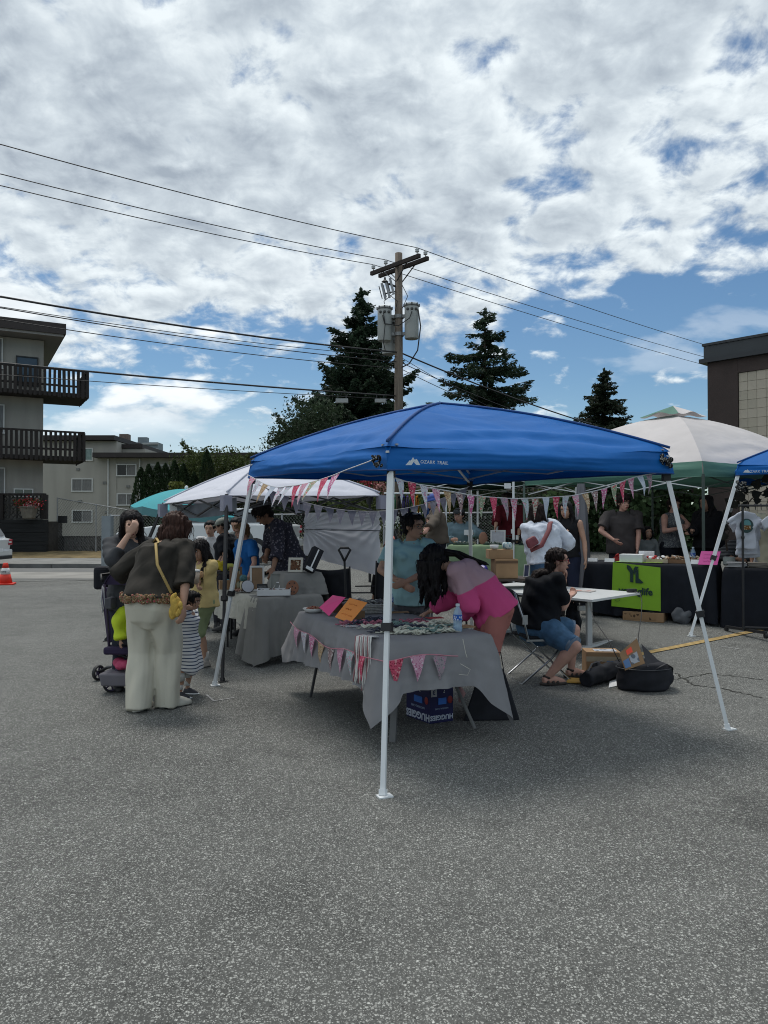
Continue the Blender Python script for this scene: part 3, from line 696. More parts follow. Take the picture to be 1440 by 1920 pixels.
# --- chain link fences
galv = mat((0.33, 0.34, 0.35), .5, .1, 5, metal=.3)
def chainlink(name, pts, h0, label, pitch=.11, posts=3.0, rails=True, r=.0035):
    """pts: list of (x,y,z_base,height)"""
    t = empty(name, (pts[0][0], pts[0][1], pts[0][2]), label, 'fence')
    w_ = MB()
    for A, B in zip(pts[:-1], pts[1:]):
        a = Vector(A[:3]); c = Vector(B[:3]); L = (c - a).xy.length; n = max(1, round(L / posts))
        for k in range(n + 1):
            s = k / n; p = a.lerp(c, s); h = A[3] + (B[3] - A[3]) * s
            if k < n or B is pts[-1]:
                po = MB().cyl(p, p + Vector((0, 0, h + .04)), .03, n=8).build('post', galv, t)
        MB().cyl(a + Vector((0, 0, A[3])), c + Vector((0, 0, B[3])), .021, n=8).build('top_rail', galv, t)
        m_ = int(L / pitch); H = (A[3] + B[3]) / 2; step = H
        for k in range(-int(H / pitch), m_):
            for sg in (1, -1):
                s0 = k * pitch; s1 = s0 + H; z0, z1 = (0, 1) if sg > 0 else (1, 0)
                q0, q1 = max(s0, 0), min(s1, L)
                if q1 <= q0: continue
                f0, f1 = (q0 - s0) / H, (q1 - s0) / H
                h0_, h1_ = (f0, f1) if sg > 0 else (1 - f0, 1 - f1)
                p = a.lerp(c, q0 / L); q = a.lerp(c, q1 / L)
                ha = A[3] + (B[3] - A[3]) * q0 / L; hb = A[3] + (B[3] - A[3]) * q1 / L
                w_.tube([p + Vector((0, .0, h0_ * ha)), q + Vector((0, .0, h1_ * hb))], r, 3, caps=False)
    o = w_.build('wire_mesh', mat((.16, .17, .17), .5, .1, 5, metal=.3), t); o['kind'] = 'stuff'
    return t
chainlink('chain_link_fence', [(-8.55, 24, 0, 1.78), (-3.0, 22.6, .1, 1.7), (3, 20.4, .8, 1.03), (10.5, 17.6, .9, .9)], 1.8, 'long chain link fence running behind the whole market', pitch=.10)
MB().box((-8.6, 23.9, .88), (.28, .28, 1.78)).build('fence_post', mat((.20, .23, .25), .7, .1, 5), None)
tag(bpy.data.objects['fence_post'], 'thick grey post at the left end of the market fence, beside the long-haired woman', 'post')
chainlink('chain_link_fence', [(-16.55, 38.9, 0, 2.8), (-11.9, 37, 0, 2.1)], 2, 'sloping chain link fence beside the dark retaining wall', pitch=.16, r=.006)
o = MB().box((-16.15, 38.6, 1.72), (.45, .05, .36)).build('notice_board', black_metal); tag(o, 'small dark box fixed on the fence beside the dark retaining wall', 'box')
# --- beige apartment block
b2 = empty('apartment_building', (-40, 70, 0), 'long beige apartment block with white sliding windows and a flat roof', 'building')
def X2(px, d=70): return (px - 720) / FPX * d
def Z2(py, d=70): return CAM_H + (HOR - py) / FPX * d
MB().box(((X2(60) + X2(218)) / 2, 76, Z2(827) / 2), (X2(218) - X2(60), 12, Z2(827))).build('wall', stucco2, b2)
MB().box(((X2(218) + X2(262)) / 2 + .003, 78, Z2(838) / 2), (X2(262) - X2(218), 13, Z2(838))).build('wall', stucco2, b2)
MB().box(((X2(186) + X2(500)) / 2, 73, Z2(856) / 2), (X2(500) - X2(186), 5.9, Z2(856))).build('wall', stucco2, b2)
for (a_, c_, y_, yy, th) in ((60, 219, 826, 76, .42), (216, 258, 837, 78, .35)):
    MB().box(((X2(a_) + X2(c_)) / 2, yy, Z2(y_) + th / 2), (X2(c_) - X2(a_), 13.4, th)).build('roof', brown_trim, b2)
MB().box(((X2(181) + X2(510)) / 2, 72.5, Z2(860) + .26), (X2(510) - X2(181), 7.2, .42)).build('roof', brown_trim, b2)
MB().box((X2(199), 75, Z2(820) + .1), (.85, .85, 1.5)).build('chimney', mat((.16, .12, .10), .9, .2, 5, bump=.3, bscale=12), b2)
fn = Vector((0, -1, 0)); ux = Vector((1, 0, 0))
for (a_, c_, y0, y1, fy, mu, cu) in ((134, 174, 897, 922, 69.97, 1, .95), (218, 256, 870, 893, 69.97, 1, .5), (219, 256, 925, 948, 69.97, 1, .95), (135, 174, 956, 980, 69.97, 1, .5), (280, 316, 871, 895, 69.97, 1, .95), (335, 372, 872, 896, 69.97, 1, .5), (157, 174, 840, 864, 69.97, 0, 0)):
    cm = mat((.30, .40, .38), .9, .2, 3) if y0 == 840 else None
    window(b2, (X2(a_), fy, Z2(y1)), ux, fn, X2(c_) - X2(a_), Z2(y0) - Z2(y1), white_trim, mu, .95 if cm else cu, fw=.09, cmat=cm)
for px in (203, 262): MB().cyl((X2(px), 69.9, 1), (X2(px), 69.9, Z2(860)), .06, n=6).build('downpipe', white_trim, b2)
for px, py in ((146, 880), (150, 940), (196, 905), (200, 960), (240, 912)): MB().box((X2(px), 69.95, Z2(py)), (.30, .08, .22)).build('wall_vent', mat((.2, .2, .19), .7), b2)
# --- tower block far away
tb = empty('tower_block', (X2(268, 420), 420, 0), 'distant high-rise block with a lift house on its roof', 'building')
tg = mat((.16, .19, .21), .6, .2, .05); tw = mat((.33, .34, .35), .8, .1, .1)
MB().box((X2(272, 420), 425, Z2(829, 420) / 2), (13.5, 10, Z2(829, 420))).build('wall', tg, tb)
MB().box((X2(255, 420), 419.7, Z2(829, 420) / 2 - .5), (4.5, 2, Z2(829, 420))).build('wall', mat((.22, .14, .13), .8, .1, .1), tb)
MB().box((X2(264, 420), 424, Z2(829, 420) + 1.0), (5, 4, 4)).build('lift_house', tg, tb)
for f_ in range(15):
    z = Z2(832, 420) - f_ * 2.9
    MB().box((X2(282, 420), 419.4, z), (8.6, 1.0, .9)).build('balcony', tw, tb)
# --- house behind the market
hs_ = empty('house', (5, 28, .8), 'low house with a brown shingle roof behind the bunting', 'house')
MB().box((5.2, 31, 1.8), (7.4, 5.2, 2.0)).build('wall', mat((.25, .245, .22), .9, .1, 2), hs_)
b = MB(); y0, y1 = 28.0, 31
b.prism([(1.0, 27.9, 2.72), (9.6, 27.9, 2.72), (9.3, 31, 3.75), (1.4, 31, 3.75)], (0, .05, .12)); b.prism([(1.0, 34, 2.72), (9.6, 34, 2.72), (9.3, 31, 3.75), (1.4, 31, 3.75)], (0, -.05, .12))
b.build('roof', mat((.07, .055, .045), .95, .4, 8, bump=.6, bscale=14, stretch=(1, 3, 3)), hs_)
for x in (1.9, 3.0): window(hs_, (x, 28.37, 1.5), ux, fn, .75, 1.05, white_trim, 0, 0)

# --- hall on the right
hall = empty('hall_building', (7.6, 18, .8), 'brown framed hall with beige square wall tiles at the right edge', 'building')
C0 = Vector((7.6, 18.0, 0)); HU = Vector((.669, -.743, 0)).normalized(); HV = Vector((-HU.y, HU.x, 0)); HN = -HV
if HN.y > 0: HN = -HN; HV = -HV
MH = Matrix((HU, HV, Vector((0, 0, 1)))).transposed()
def hb(b, s0, s1, t0, t1, z0, z1):
    c = C0 + HU * (s0 + s1) / 2 + HV * (t0 + t1) / 2; b.box((c.x, c.y, (z0 + z1) / 2), (s1 - s0, t1 - t0, z1 - z0), MH); return b
brown_wall = mat((0.058, 0.042, 0.038), .85, .15, 2, bump=.2, bscale=30)
hb(MB(), 0, 9, .10, 12, .3, 5.4).build('wall', brown_wall, hall)
b = MB(); hb(b, 0, .70, 0, .098, .3, 5.4); b.build('column', brown_wall, hall)
b = MB(); hb(b, .703, 9, .002, .098, 4.98, 5.4); b.build('beam', brown_wall, hall)
b = MB(); hb(b, -.06, 9.1, -.06, 12.1, 5.40, 5.70); b.build('parapet', mat((.045, .05, .055), .6, .1, 2), hall)
b = MB(); hb(b, -.14, 9.2, -.14, 12.2, 5.30, 5.398); hb(b, -.09, 9.15, -.09, 12.1, 5.703, 5.76); b.build('flashing', mat((.03, .033, .038), .45, .1, 2), hall)
tile_m = [mat(c_, .55, .05, 3, bump=.05, bscale=20) for c_ in ((.42, .37, .29), (.45, .395, .315), (.40, .355, .28))]
tms = []
for tm in tile_m:
    me = MB().box((0, 0, 0), (.193, .02, .203)).mesh('tile'); me.materials.append(tm); tms.append(me)
hb(MB(), .703, 2.6, .055, .098, .3, 4.978).build('mortar', mat((.20, .17, .13), .9, .1, 5), hall)
k = 0; ang = math.atan2(HU.y, HU.x)
for r_ in range(22):
    for c_ in range(9):
        o = bpy.data.objects.new('tile', tms[(r_ * 7 + c_ * 5 + (r_ * c_) % 3) % 3]); COL.objects.link(o); o.parent = hall
        p = C0 + HU * (.81 + c_ * .2) + HV * (.045 + rnd.uniform(-.001, .001)) - hall.location
        o.location = (p.x, p.y, 4.87 - r_ * .21 - .8); o.rotation_euler = (0, 0, ang + rnd.uniform(-.002, .002))

# ---------------------------------------------------------------- utility pole
PX, PY = .50, 26.0
wood_pole = mat((.155, .125, .10), .92, .35, 2.5, bump=.5, bscale=30, stretch=(5, 5, .35), detail=8)
pole = empty('utility_pole', (PX, PY, .8), 'weathered wooden utility pole with double crossarms and transformers', 'utility pole')
MB().tube([(PX, PY, .8), (PX, PY, 5), (PX, PY, 10.72)], [.17, .155, .125], 14).build('mast', wood_pole, pole, smooth=True)
AD = Vector((1.59, -1.8, 0)).normalized(); AP = Vector((-AD.y, AD.x, 0))    # arm direction and its perpendicular
arm_m = mat((.035, .027, .024), .9, .3, 5, bump=.4, bscale=30, stretch=(1, 1, 1))
def arm_pt(s, off, z): return Vector((PX, PY, z)) + AD * s + AP * off
for off in (-.19, .19):
    MB().bar(arm_pt(-1.22, off, 10.28), arm_pt(1.22, off, 10.28), .10, .13).build('crossarm', arm_m, pole)
insul = mat((.5, .52, .53), .3, .1, 6)
INS = []
for s, off in ((-1.1, -.19), (-.45, -.19), (1.1, -.19), (1.1, .19), (-1.1, .19), (-.45, .19)):
    p = arm_pt(s, off, 10.35); INS.append(p + Vector((0, 0, .22)))
    i_ = MB().lathe(p, [(.015, 0), (.015, .08), (.06, .08), (.075, .11), (.045, .13), (.07, .15), (.07, .17), (.03, .19), (.035, .23), (0.001, .24)], 12).build('insulator', insul, pole, smooth=True)
b = MB()
for off in (-.19, .19):
    b.bar(arm_pt(.62, off, 10.23), arm_pt(0, off * .6, 9.72), .035, .02); b.bar(arm_pt(-.62, off, 10.23), arm_pt(0, off * .6, 9.72), .035, .02)
b.build('brace', black_metal, pole)
can_m = mat((.36, .37, .36), .5, .07, 3); dk = mat((.07, .07, .07), .6, .1, 5)
def can(cx_, cy_, zt, hgt, r, nm='transformer'):
    o = MB().lathe((cx_, cy_, zt - hgt), [(r * .9, 0), (r * .97, .03), (r * .97, hgt - .1), (r * 1.02, hgt - .09), (r * 1.02, hgt - .03), (r * .9, hgt), (.02, hgt + .04)], 22).build(nm, can_m, pole)
    autosmooth(o)
    b = MB()
    b.lathe((cx_, cy_, zt - .10), [(r * 1.04, 0), (r * 1.04, .03)], 22, ends=False)
    for a in range(8): b.box((cx_ + math.cos(a * .785) * r * 1.05, cy_ + math.sin(a * .785) * r * 1.05, zt - .05), (.04, .04, .09))
    for a in (-.6, 0, .6): b.ell((cx_ + math.sin(a) * r, cy_ - math.cos(a) * r, zt - .22), (.05, .05, .05), None, 8, 6)
    b.build('fitting', dk, o); return o
can(.02, 25.9, 8.86, 1.16, .245); can(.93, 25.75, 8.92, 1.18, .245); can(.18, 26.35, 8.60, 1.25, .25)
b = MB()
for z in (8.55, 7.95):
    b.cyl((PX, PY, z - .06), (PX, PY, z + .06), .175, n=14); b.bar((PX, PY, z), (.02, 25.9, z), .08, .10); b.bar((PX, PY, z), (.93, 25.75, z), .08, .10); b.bar((PX, PY, z - .2), (.18, 26.35, z - .2), .08, .1)
b.build('bracket', mat((.25, .25, .25), .5, .1, 5, metal=.4), pole)
b = MB(); b.bar((PX, PY, 9.55), (.15, 25.8, 9.62), .05, .05); b.bar((PX, PY, 9.45), (.05, 25.85, 9.3), .04, .04); b.build('bracket', black_metal, pole)
for dx, dz in ((-.36, 0), (-.22, .12), (-.50, -.05)):
    p = Vector((PX + dx, 25.75, 9.45 + dz)); o = MB().tube([p + Vector((.05, 0, -.32)), p + Vector((-.08, 0, .22))], .04, 8).build('fuse_cutout', mat((.3, .31, .33), .4, .1, 6), pole)
    o = MB().tube([p + Vector((-.06, .0, -.30)), p + Vector((-.17, 0, .12))], .018, 6).build('fuse_tube', dk, pole)
MB().lathe((.03, 25.75, 9.62), [(.01, 0), (.12, .05), (.04, .12), (.03, .2)], 10).build('arrester', dk, pole)
def cable(pts, r, sag, n=14):
    P = []
    for (a, c) in zip(pts[:-1], pts[1:]):
        a = Vector(a); c = Vector(c)
        for k in range(n + (1 if c == Vector(pts[-1]) else 0)):
            s = k / n; p = a.lerp(c, s); p.z -= sag * 4 * s * (1 - s); P.append(p)
    return MB().tube(P, r, 5)
wire_m = mat((.02, .02, .022), .6, .1, 5)
def wire(pts, r, sag, label, n=14):
    o = cable(pts, r, sag, n).build('power_line', wire_m, smooth=True); return tag(o, label, 'power line', 'overhead wires on the utility pole')
jm = [([(.35, 25.75, 9.3), (.0, 25.7, 9.0), (.02, 25.66, 8.9)], .012), ([(.2, 25.7, 9.2), (.45, 25.7, 9.0), (PX - .12, 25.85, 8.7)], .012), ([(PX + .12, 25.9, 9.6), (PX + .3, 25.8, 9.2), (PX + .12, 25.85, 8.8)], .012),
      ([(.93, 25.48, 8.6), (.85, 25.4, 8.35), (.5, 25.7, 8.18), (.02, 25.62, 8.22), (-.05, 25.6, 8.5)], .016), ([(1.14, 25.6, 8.7), (1.22, 25.5, 8.1), (1.12, 25.5, 7.3), (.85, 25.7, 6.9), (PX + .1, 25.85, 6.8)], .022),
      ([(-.02, 25.62, 8.6), (.04, 25.6, 8.2), (-.02, 25.6, 7.6), (.05, 25.7, 7.3)], .014)]
for pts, r in jm: cable(pts, r, 0).build('jumper_wire', wire_m, pole, smooth=True)
# wire geometry: line direction is across the arms
LD = Vector((-.75, -.66, 0)).normalized()
def on_line(P0, px, py):   # point where the vertical plane through P0 along LD meets picture column px
    k = (px - 720) / FPX; t = (P0.x - k * P0.y) / (k * LD.y - LD.x); q = P0 + LD * t; return Vector((q.x, q.y, CAM_H + (HOR - py) / FPX * q.y))
def beyond(A, B, f): return A + (B - A) * f
top = [(2, 0, 267, 1332, 648, 'highest power line, fixed at the right end of the crossarms'), (1, 0, 323, 1332, 671, 'second power line from the top, fixed on the middle insulator'), (0, 0, 345, 1328, 685, 'third power line from the top, fixed at the left end of the crossarms')]
for i, pl_, yl, pr_, yr, lb in top:
    A = INS[i]; L_ = on_line(A, pl_, yl); R_ = on_line(A, pr_, yr)
    wire([beyond(A, L_, 1.5) + Vector((0, 0, .25)), L_, A, R_, beyond(A, R_, 1.7) + Vector((0, 0, -.2))], .013, .10, lb)
b = MB()
low = [(660, 555, 795, 1110, .028, 'thick twisted cable dropping from the pole below the transformers'), (668, 574, 800, 1000, .010, 'thin wire just below the thick twisted cable'),
       (678, 576, 802, 1060, .014, 'dark wire midway between the thick twisted cable and the balcony cable'), (690, 598, 800, 1010, .012, 'lower thin wire passing above the balcony railing')]
for yp, yl, yr, pr_, r, lb in low:
    A = ray(750, yp, PY); A.y = PY; L_ = on_line(A, 0, yl); R_ = on_line(A, pr_, yr)
    wire([beyond(A, L_, 1.4) + Vector((0, 0, .2)), L_, A, R_], r, .12, lb)
A = ray(746, 742, PY); L_ = on_line(A, 0, 680)
wire([beyond(A, L_, 1.4), L_, A], .026, .05, 'thick low cable crossing in front of the upper balcony')
A2 = ray(746, 748, PY); L2 = on_line(A2, 0, 702)
wire([beyond(A2, L2, 1.4), L2, A2], .010, .04, 'thin low wire crossing the slats of the upper balcony')
for (px, d_, lb) in ((713, 25.3, 'pale cable splice box hanging just left of the pole'), (641, 22.6, 'pale cable splice box hanging in front of the conifer')):
    c = ray(px, 751, d_); t = empty('splice_box', c, lb, 'box', 'splice boxes on the low cable')
    MB().box(c, (.36, .14, .12)).build('case', mat((.3, .31, .31), .6, .1, 4), t)
    b = MB(); b.bar(c + Vector((-.12, 0, .05)), c + Vector((-.12, 0, .19)), .015); b.bar(c + Vector((.12, 0, .05)), c + Vector((.12, 0, .19)), .015); b.build('hanger', dk, t)
# ================================================================ CANOPIES
def cloth_mat(c, rough=.75, trans=.12, var=.06, spec=.35):
    return mat(c, rough, var, 2.0, bump=.12, bscale=220, trans=trans, spec=spec, wr=3.2, wd=.014, ws=.45, stretch=(1, 1, 2.2))
blue_cloth = cloth_mat((0.004, 0.115, 0.40), .62, .10, .07, .22); blue_seam = mat((0.008, 0.06, 0.22), .7, .1, 5)
white_cloth = cloth_mat((0.60, 0.61, 0.68), .7, .10); beige_cloth = cloth_mat((0.60, 0.565, 0.56), .75, .14); green_cloth = cloth_mat((0.085, 0.20, 0.155), .75, .12)
lilac_cloth = cloth_mat((0.34, 0.34, 0.42), .7, .2)
def wr(p, s=1.0, seed=0.0):
    """folds running along x of p, irregular"""
    n = mnoise.noise
    return s * (n((p[0] * 1.1 + seed, p[1] * 5.5, seed)) * .6 + n((p[0] * 2.7, p[1] * 13 + seed, 3.3)) * .28 + n((p[0] * 9, p[1] * 26, seed)) * .09)
def canopy_roof(t, peak, eave, skirt, m_roof, m_band, sag=.07, wrk=.018, ridge_up=.05, nu=64, nv=44, soft=.10, name='roof_panel', band_name='valance', scallop=0.02, vent=None, seam=None, corner_pull=.03):
    """peak: point; eave/skirt: four corner points each (eave top, lower edge of the valance)"""
    peak = Vector(peak); eave = [Vector(p) for p in eave]; skirt = [Vector(p) for p in skirt]; parts = []
    def ridge(i, v):
        p = eave[i].lerp(peak, v); p.z += ridge_up * math.sin(math.pi * v) ** .9; return p
    for i in range(4):
        j = (i + 1) % 4; E0, E1, S0, S1 = eave[i], eave[j], skirt[i], skirt[j]
        mid = (E0 + E1) / 2; out = Vector((mid.x - peak.x, mid.y - peak.y, 0)).normalized(); L = (E1 - E0).length
        def roof(u, v):
            a = ridge(i, v); c = ridge(j, v); p = a.lerp(c, u); wdt = math.sin(math.pi * u)
            p.z -= sag * wdt * (1 - v) * (0.35 + 1.3 * v) * 1.2
            cu = min(u, 1 - u)                                           # folds radiate from the corners
            q = (u * L, v * 2.0 + .9 * cu * (1 - v), 0)
            amp = wrk * min(1, wdt * 3) * min(1, (1 - v) * 4)
            d = wr(q, amp, i * 7.3)
            d += wrk * .9 * math.exp(-((v - .12 - .25 * cu) / .05) ** 2) * wdt * min(1, 5 * cu) - wrk * 1.1 * math.exp(-((v - .05 - .3 * cu) / .04) ** 2) * min(1, 8 * cu)
            r_ = max(0, 1 - v / .055); p += out * 0 - Vector((0, 0, .022)) * r_ ** 2
            return p + Vector((out.x * .4, out.y * .4, 1)).normalized() * d
        def band(u, v):
            a = S0.lerp(S1, u); c = roof(u, 0.0); p = a.lerp(c, v); wdt = math.sin(math.pi * u)
            p.z += (1 - v) * scallop * wdt * (1.0 + .4 * mnoise.noise((u * 6, i, 0)))
            bulge = .035 * math.sin(math.pi * min(1, v)) * (.3 + .7 * wdt)
            return p + out * (bulge + wr((u * L * .8, v * .5, 0), wrk * 1.6 * min(1, wdt * 4) * math.sin(math.pi * min(1, v * .9 + .1)), i * 3.1 + 40)) - out * corner_pull * (1 - wdt) ** 4 * v
        b = MB(); b.grid(roof, nu, nv)
        if vent is None: parts.append(b.build(name, m_roof, t, smooth=True))
        else: parts.append(b.build(name, m_roof, t, smooth=True))
        parts.append(MB().grid(band, nu, 14).build(band_name, m_band, t, smooth=True))
        if seam: MB().tube([ridge(i, k / 14) + Vector((0, 0, .008)) for k in range(15)], .011, 5).build('seam', seam, t, smooth=True)
        # hem line
        MB().tube([band(k / 30, 0) for k in range(31)], .006, 4).build('hem', seam or m_band, t)
    return parts
def tent_leg(t, top, foot, m, wd=.036, collar=.42, inner=.026, m2=None, footplate=True, brand=None):
    top = Vector(top); foot = Vector(foot); d = (top - foot); k = foot + d * collar
    o = MB().bar(top, k, wd, wd, up=(.3, 1, 0)).build('leg', m, t)
    q = MB().bar(k, foot + d * .004, inner, inner, up=(.3, 1, 0)).build('leg_extension', m, o)
    MBc = MB().bar(k - d * .012, k + d * .012, wd + .022, wd + .022, up=(.3, 1, 0)); MBc.bar(k, k + d * .012 + Vector((.035, 0, 0)), .02, .02); c = MBc.build('collar', black_plastic, t)
    if footplate:
        f = MB().box(foot + Vector((0.01, -.005, .004)), (.085, .06, .008), .4); f.cyl(foot + Vector((.03, -.02, .008)), foot + Vector((.03, -.02, .012)), .008, n=8); f.bar(foot + Vector((0, 0, .006)), foot + d * .02, inner + .012, inner + .012, up=(.3, 1, 0)); f.build('foot_plate', m2 or m, t)
    return o
def truss(t, A, B, m, z0=-.02, h=.22, n=2, r=.011, name='truss_bar'):
    A = Vector(A); B = Vector(B)
    for k in range(n):
        a = A.lerp(B, k / n); c = A.lerp(B, (k + 1) / n); mid = (a + c) / 2; dz = Vector((0, 0, -h)); z = Vector((0, 0, z0))
        MB().bar(a + z, c + z + dz, r * 1.6, r).build(name, m, t); MB().bar(a + z + dz, c + z + Vector((0, 0, 0)), r * 1.6, r).build(name, m, t)
def leg_head(t, p, m=black_plastic, s=.055):
    MB().box(Vector(p) + Vector((0, 0, -.03)), (s, s, .09)).build('corner_bracket', m, t)

# ---- the blue canopy in front
F_ = G(718, 1491); L_F = G(403, 1285); R_F = G(1362, 1367); B_F = G(884, 1190)
cen = Vector((.485, 6.58, 0)); pkz = CAM_H + (980 - 757) / FPX * 6.58
Ft, Lt, Rt, Bt = Vector((.02, 4.82, 0)), Vector((-1.27, 7.30, 0)), Vector((2.215, 5.94, 0)), Vector((.93, 8.34, 0))
def zz_(px_y, d): return CAM_H + (HOR - px_y) / FPX * d
ev = [Vector((Ft.x, Ft.y, zz_(829, 4.82))), Vector((Lt.x, Lt.y, zz_(860, 7.3))), Vector((Bt.x, Bt.y, 2.15)), Vector((Rt.x, Rt.y, zz_(841, 5.94)))]
sk = [Vector((Ft.x - .0, Ft.y - .02, zz_(881, 4.80))), Vector((Lt.x - .025, Lt.y, zz_(896, 7.3))), Vector((Bt.x, Bt.y + .02, zz_(909, 8.34))), Vector((Rt.x + .03, Rt.y, zz_(888, 5.94)))]
bc = empty('canopy_tent', (cen.x, cen.y, 0), 'bright blue pop-up canopy on white slanted legs in the middle of the market', 'canopy')
canopy_roof(bc, (cen.x, cen.y, pkz), ev, sk, blue_cloth, blue_cloth, seam=blue_seam, sag=.05, wrk=.022, ridge_up=.055, scallop=.015)
for e_, f_, hd in ((sk[0] + Vector((.025, .06, .03)), F_, 1), (sk[1] + Vector((.04, .02, .02)), L_F, 0), (sk[3] + Vector((-.05, .03, .02)), R_F, 0), (sk[2] + Vector((0, -.04, .02)), B_F, 0)):
    tent_leg(bc, e_, f_, white_metal, .040 if hd else .034, .485 if hd else .44, .028); leg_head(bc, e_)
ctop = Vector((cen.x, cen.y, pkz - .38))
for i in range(4):
    a, c = ev[i] + Vector((0, 0, -.03)), ev[(i + 1) % 4] + Vector((0, 0, -.03)); ins = (Vector((cen.x, cen.y, 0)) - Vector(((a.x + c.x) / 2, (a.y + c.y) / 2, 0))).normalized() * .07
    truss(bc, a + ins, c + ins, mat((.30, .32, .36), .45, .05, 5), .02, .12, 2, .011)
    p = ev[i] + Vector((0, 0, -.06)); MB().bar(p, ctop + Vector((0, 0, .15)), .02, .012).build('truss_bar', white_metal, bc); MB().bar(p + Vector((0, 0, -.10)), ctop, .02, .012).build('truss_bar', white_metal, bc)
MB().cyl(ctop - Vector((0, 0, .05)), (cen.x, cen.y, pkz - .03), .022, n=10).build('centre_post', white_metal, bc)
# emblem and lettering on the valance
silver = mat((.58, .62, .66), .5, .04, 10)
vd = (sk[3] - sk[0]); vd.z = 0; vd.normalize(); up = Vector((0, 0, 1)); vo = Vector((vd.y, -vd.x, 0)) * .062
if vo.y > 0: vo = -vo
def on_val(px, py):
    k = (px - 720) / FPX; a = sk[0] + vo; t_ = (k * a.y - a.x) / (vd.x - k * vd.y); q = a + vd * t_; return Vector((q.x, q.y, CAM_H + (HOR - py) / FPX * q.y))
text_on('OZARK TRAIL', .031, on_val(814, 867.3) + vo * .05, vd + Vector((0, 0, -.012)), up, silver, bc, shear=.12, spacing=1.08, extrude=.0006)
def poly_on(pts, m, parent, name, lift=.0):
    P = [on_val(*q) + vo * .05 for q in pts]; o = MB().prism(P, vo * .02).build(name, m, parent); return o
poly_on([(760, 872), (768, 863), (770, 864), (774, 857.5), (777, 862), (781, 860.5), (787.5, 872), (780, 871.5), (776, 867), (779, 864.5), (775, 866), (771, 872)], silver, bc, 'emblem')
# gathered dark ties at the corners
net = print_mat((.012, .012, .014), [(.3, .3, .28)], 140)
def tie(c, r, label, seed):
    rs = random.Random(seed); b = MB()
    for k in range(16):
        p = Vector(c) + Vector((rs.uniform(-r, r), rs.uniform(-.02, .02), rs.uniform(-r, r) * 1.2)); b.ell(p, (r * .35, .02, r * .45), Euler((rs.uniform(-1, 1), rs.uniform(-1, 1), 0)).to_matrix(), 7, 5)
    o = b.build('tied_bundle', net, smooth=True); return tag(o, label, 'bundle')
tie(ray(707, 865, 4.80), .028, 'small black bundle tied at the front corner of the blue canopy', 1)
tie(ray(1250, 862, 5.88), .045, 'black speckled bundle tied at the right corner of the blue canopy', 2)
tie(ray(1390, 912, 9.4), .05, 'dark bundle tied at the top of the slanted leg at the right edge', 3)

# ---- bunting
pal = [((.72, .70, .74), [(.62, .30, .42), (.45, .50, .62)]), ((.62, .10, .17), [(.75, .35, .38), (.25, .03, .05)]), ((.62, .66, .72), [(.55, .35, .45), (.50, .58, .66)]), ((.66, .36, .48), [(.75, .62, .68), (.5, .15, .28)]),
       ((.50, .36, .22), [(.66, .56, .40), (.3, .16, .10)]), ((.42, .30, .30), [(.72, .68, .66), (.10, .05, .07)]), ((.60, .16, .34), [(.75, .55, .64), (.8, .7, .74)]), ((.30, .36, .24), [(.68, .16, .18), (.6, .64, .52)]),
       ((.68, .11, .20), [(.8, .36, .4), (.5, .05, .1)]), ((.36, .30, .33), [(.50, .25, .36), (.2, .2, .22)]), ((.64, .40, .50), [(.7, .65, .62), (.66, .1, .2)]), ((.50, .56, .62), [(.66, .32, .42), (.3, .4, .3)]),
       ((.62, .58, .50), [(.5, .1, .12), (.3, .2, .15)]), ((.58, .64, .74), [(.66, .70, .76), (.5, .55, .66)])]
def pm(i, sc=60): return print_mat(pal[i % 14][0], pal[i % 14][1], sc, trans=.25)
def bunting(name, A, B, n, w_, l_, label, mats, t0=.03, t1=.97, sag=.1, wind=(0, 0, 0), plane=None, sway=.03, skew=0.0, cord=(.6, .6, .62), path=None):
    A = Vector(A); B = Vector(B); t = empty(name, (0, 0, 0), label, 'bunting'); t.location = A
    def P(s):
        if path: return path(s)
        p = A.lerp(B, s); p.z -= sag * 4 * s * (1 - s); return p
    MB().tube([P(k / 40) for k in range(41)], .0035, 4).build('cord', mat(cord, .8, .1, 5), t)
    rs = random.Random(n * 7)
    for i in range(n):
        s = t0 + (t1 - t0) * (i + .5) / n; L = (B - A).length; a = P(s - w_ / 2 / L); c = P(s + w_ / 2 / L); d = (c - a).normalized()
        nrm = d.cross(Vector((0, 0, 1))).normalized(); wv = Vector(wind)
        ang = rs.uniform(-sway, sway) * 3; tip = (a + c) / 2 + Vector((0, 0, -l_)) + wv * rs.uniform(.7, 1.3) + nrm * rs.uniform(-sway, sway) + d * skew * w_
        tip = (a + c) / 2 + (tip - (a + c) / 2).normalized() * l_
        b = MB(); cu = rs.uniform(-.012, .012) + .006
        def F(u, v):
            p = a.lerp(c, u).lerp(tip, v); return p + nrm * (cu * math.sin(math.pi * v) + .006 * math.sin(6 * v + i) * (1 - v))
        rows = 6; vs = []; fs = []
        for r_ in range(rows):
            v = r_ / rows; k_ = 4
            for q in range(k_ + 1): vs.append(F(q / k_, v))
        for r_ in range(rows - 1):
            for q in range(4): o_ = r_ * 5 + q; fs.append((o_, o_ + 1, o_ + 6, o_ + 5))
        vs.append(F(.5, 1)); o_ = (rows - 1) * 5
        for q in range(4): fs.append((o_ + q, o_ + q + 1, len(vs) - 1))
        b.add(vs, fs).build('flag', mats(i), t, smooth=True)
    return t
bA = ray(464, 890, 7.28); bB = ray(706, 858, 4.80)
ptsA = [(464, 890), (477, 897), (495, 907), (510, 912), (525, 914), (540, 911.5), (557, 910), (575, 906), (595, 901), (622, 892), (649, 881), (695, 864), (706, 858)]
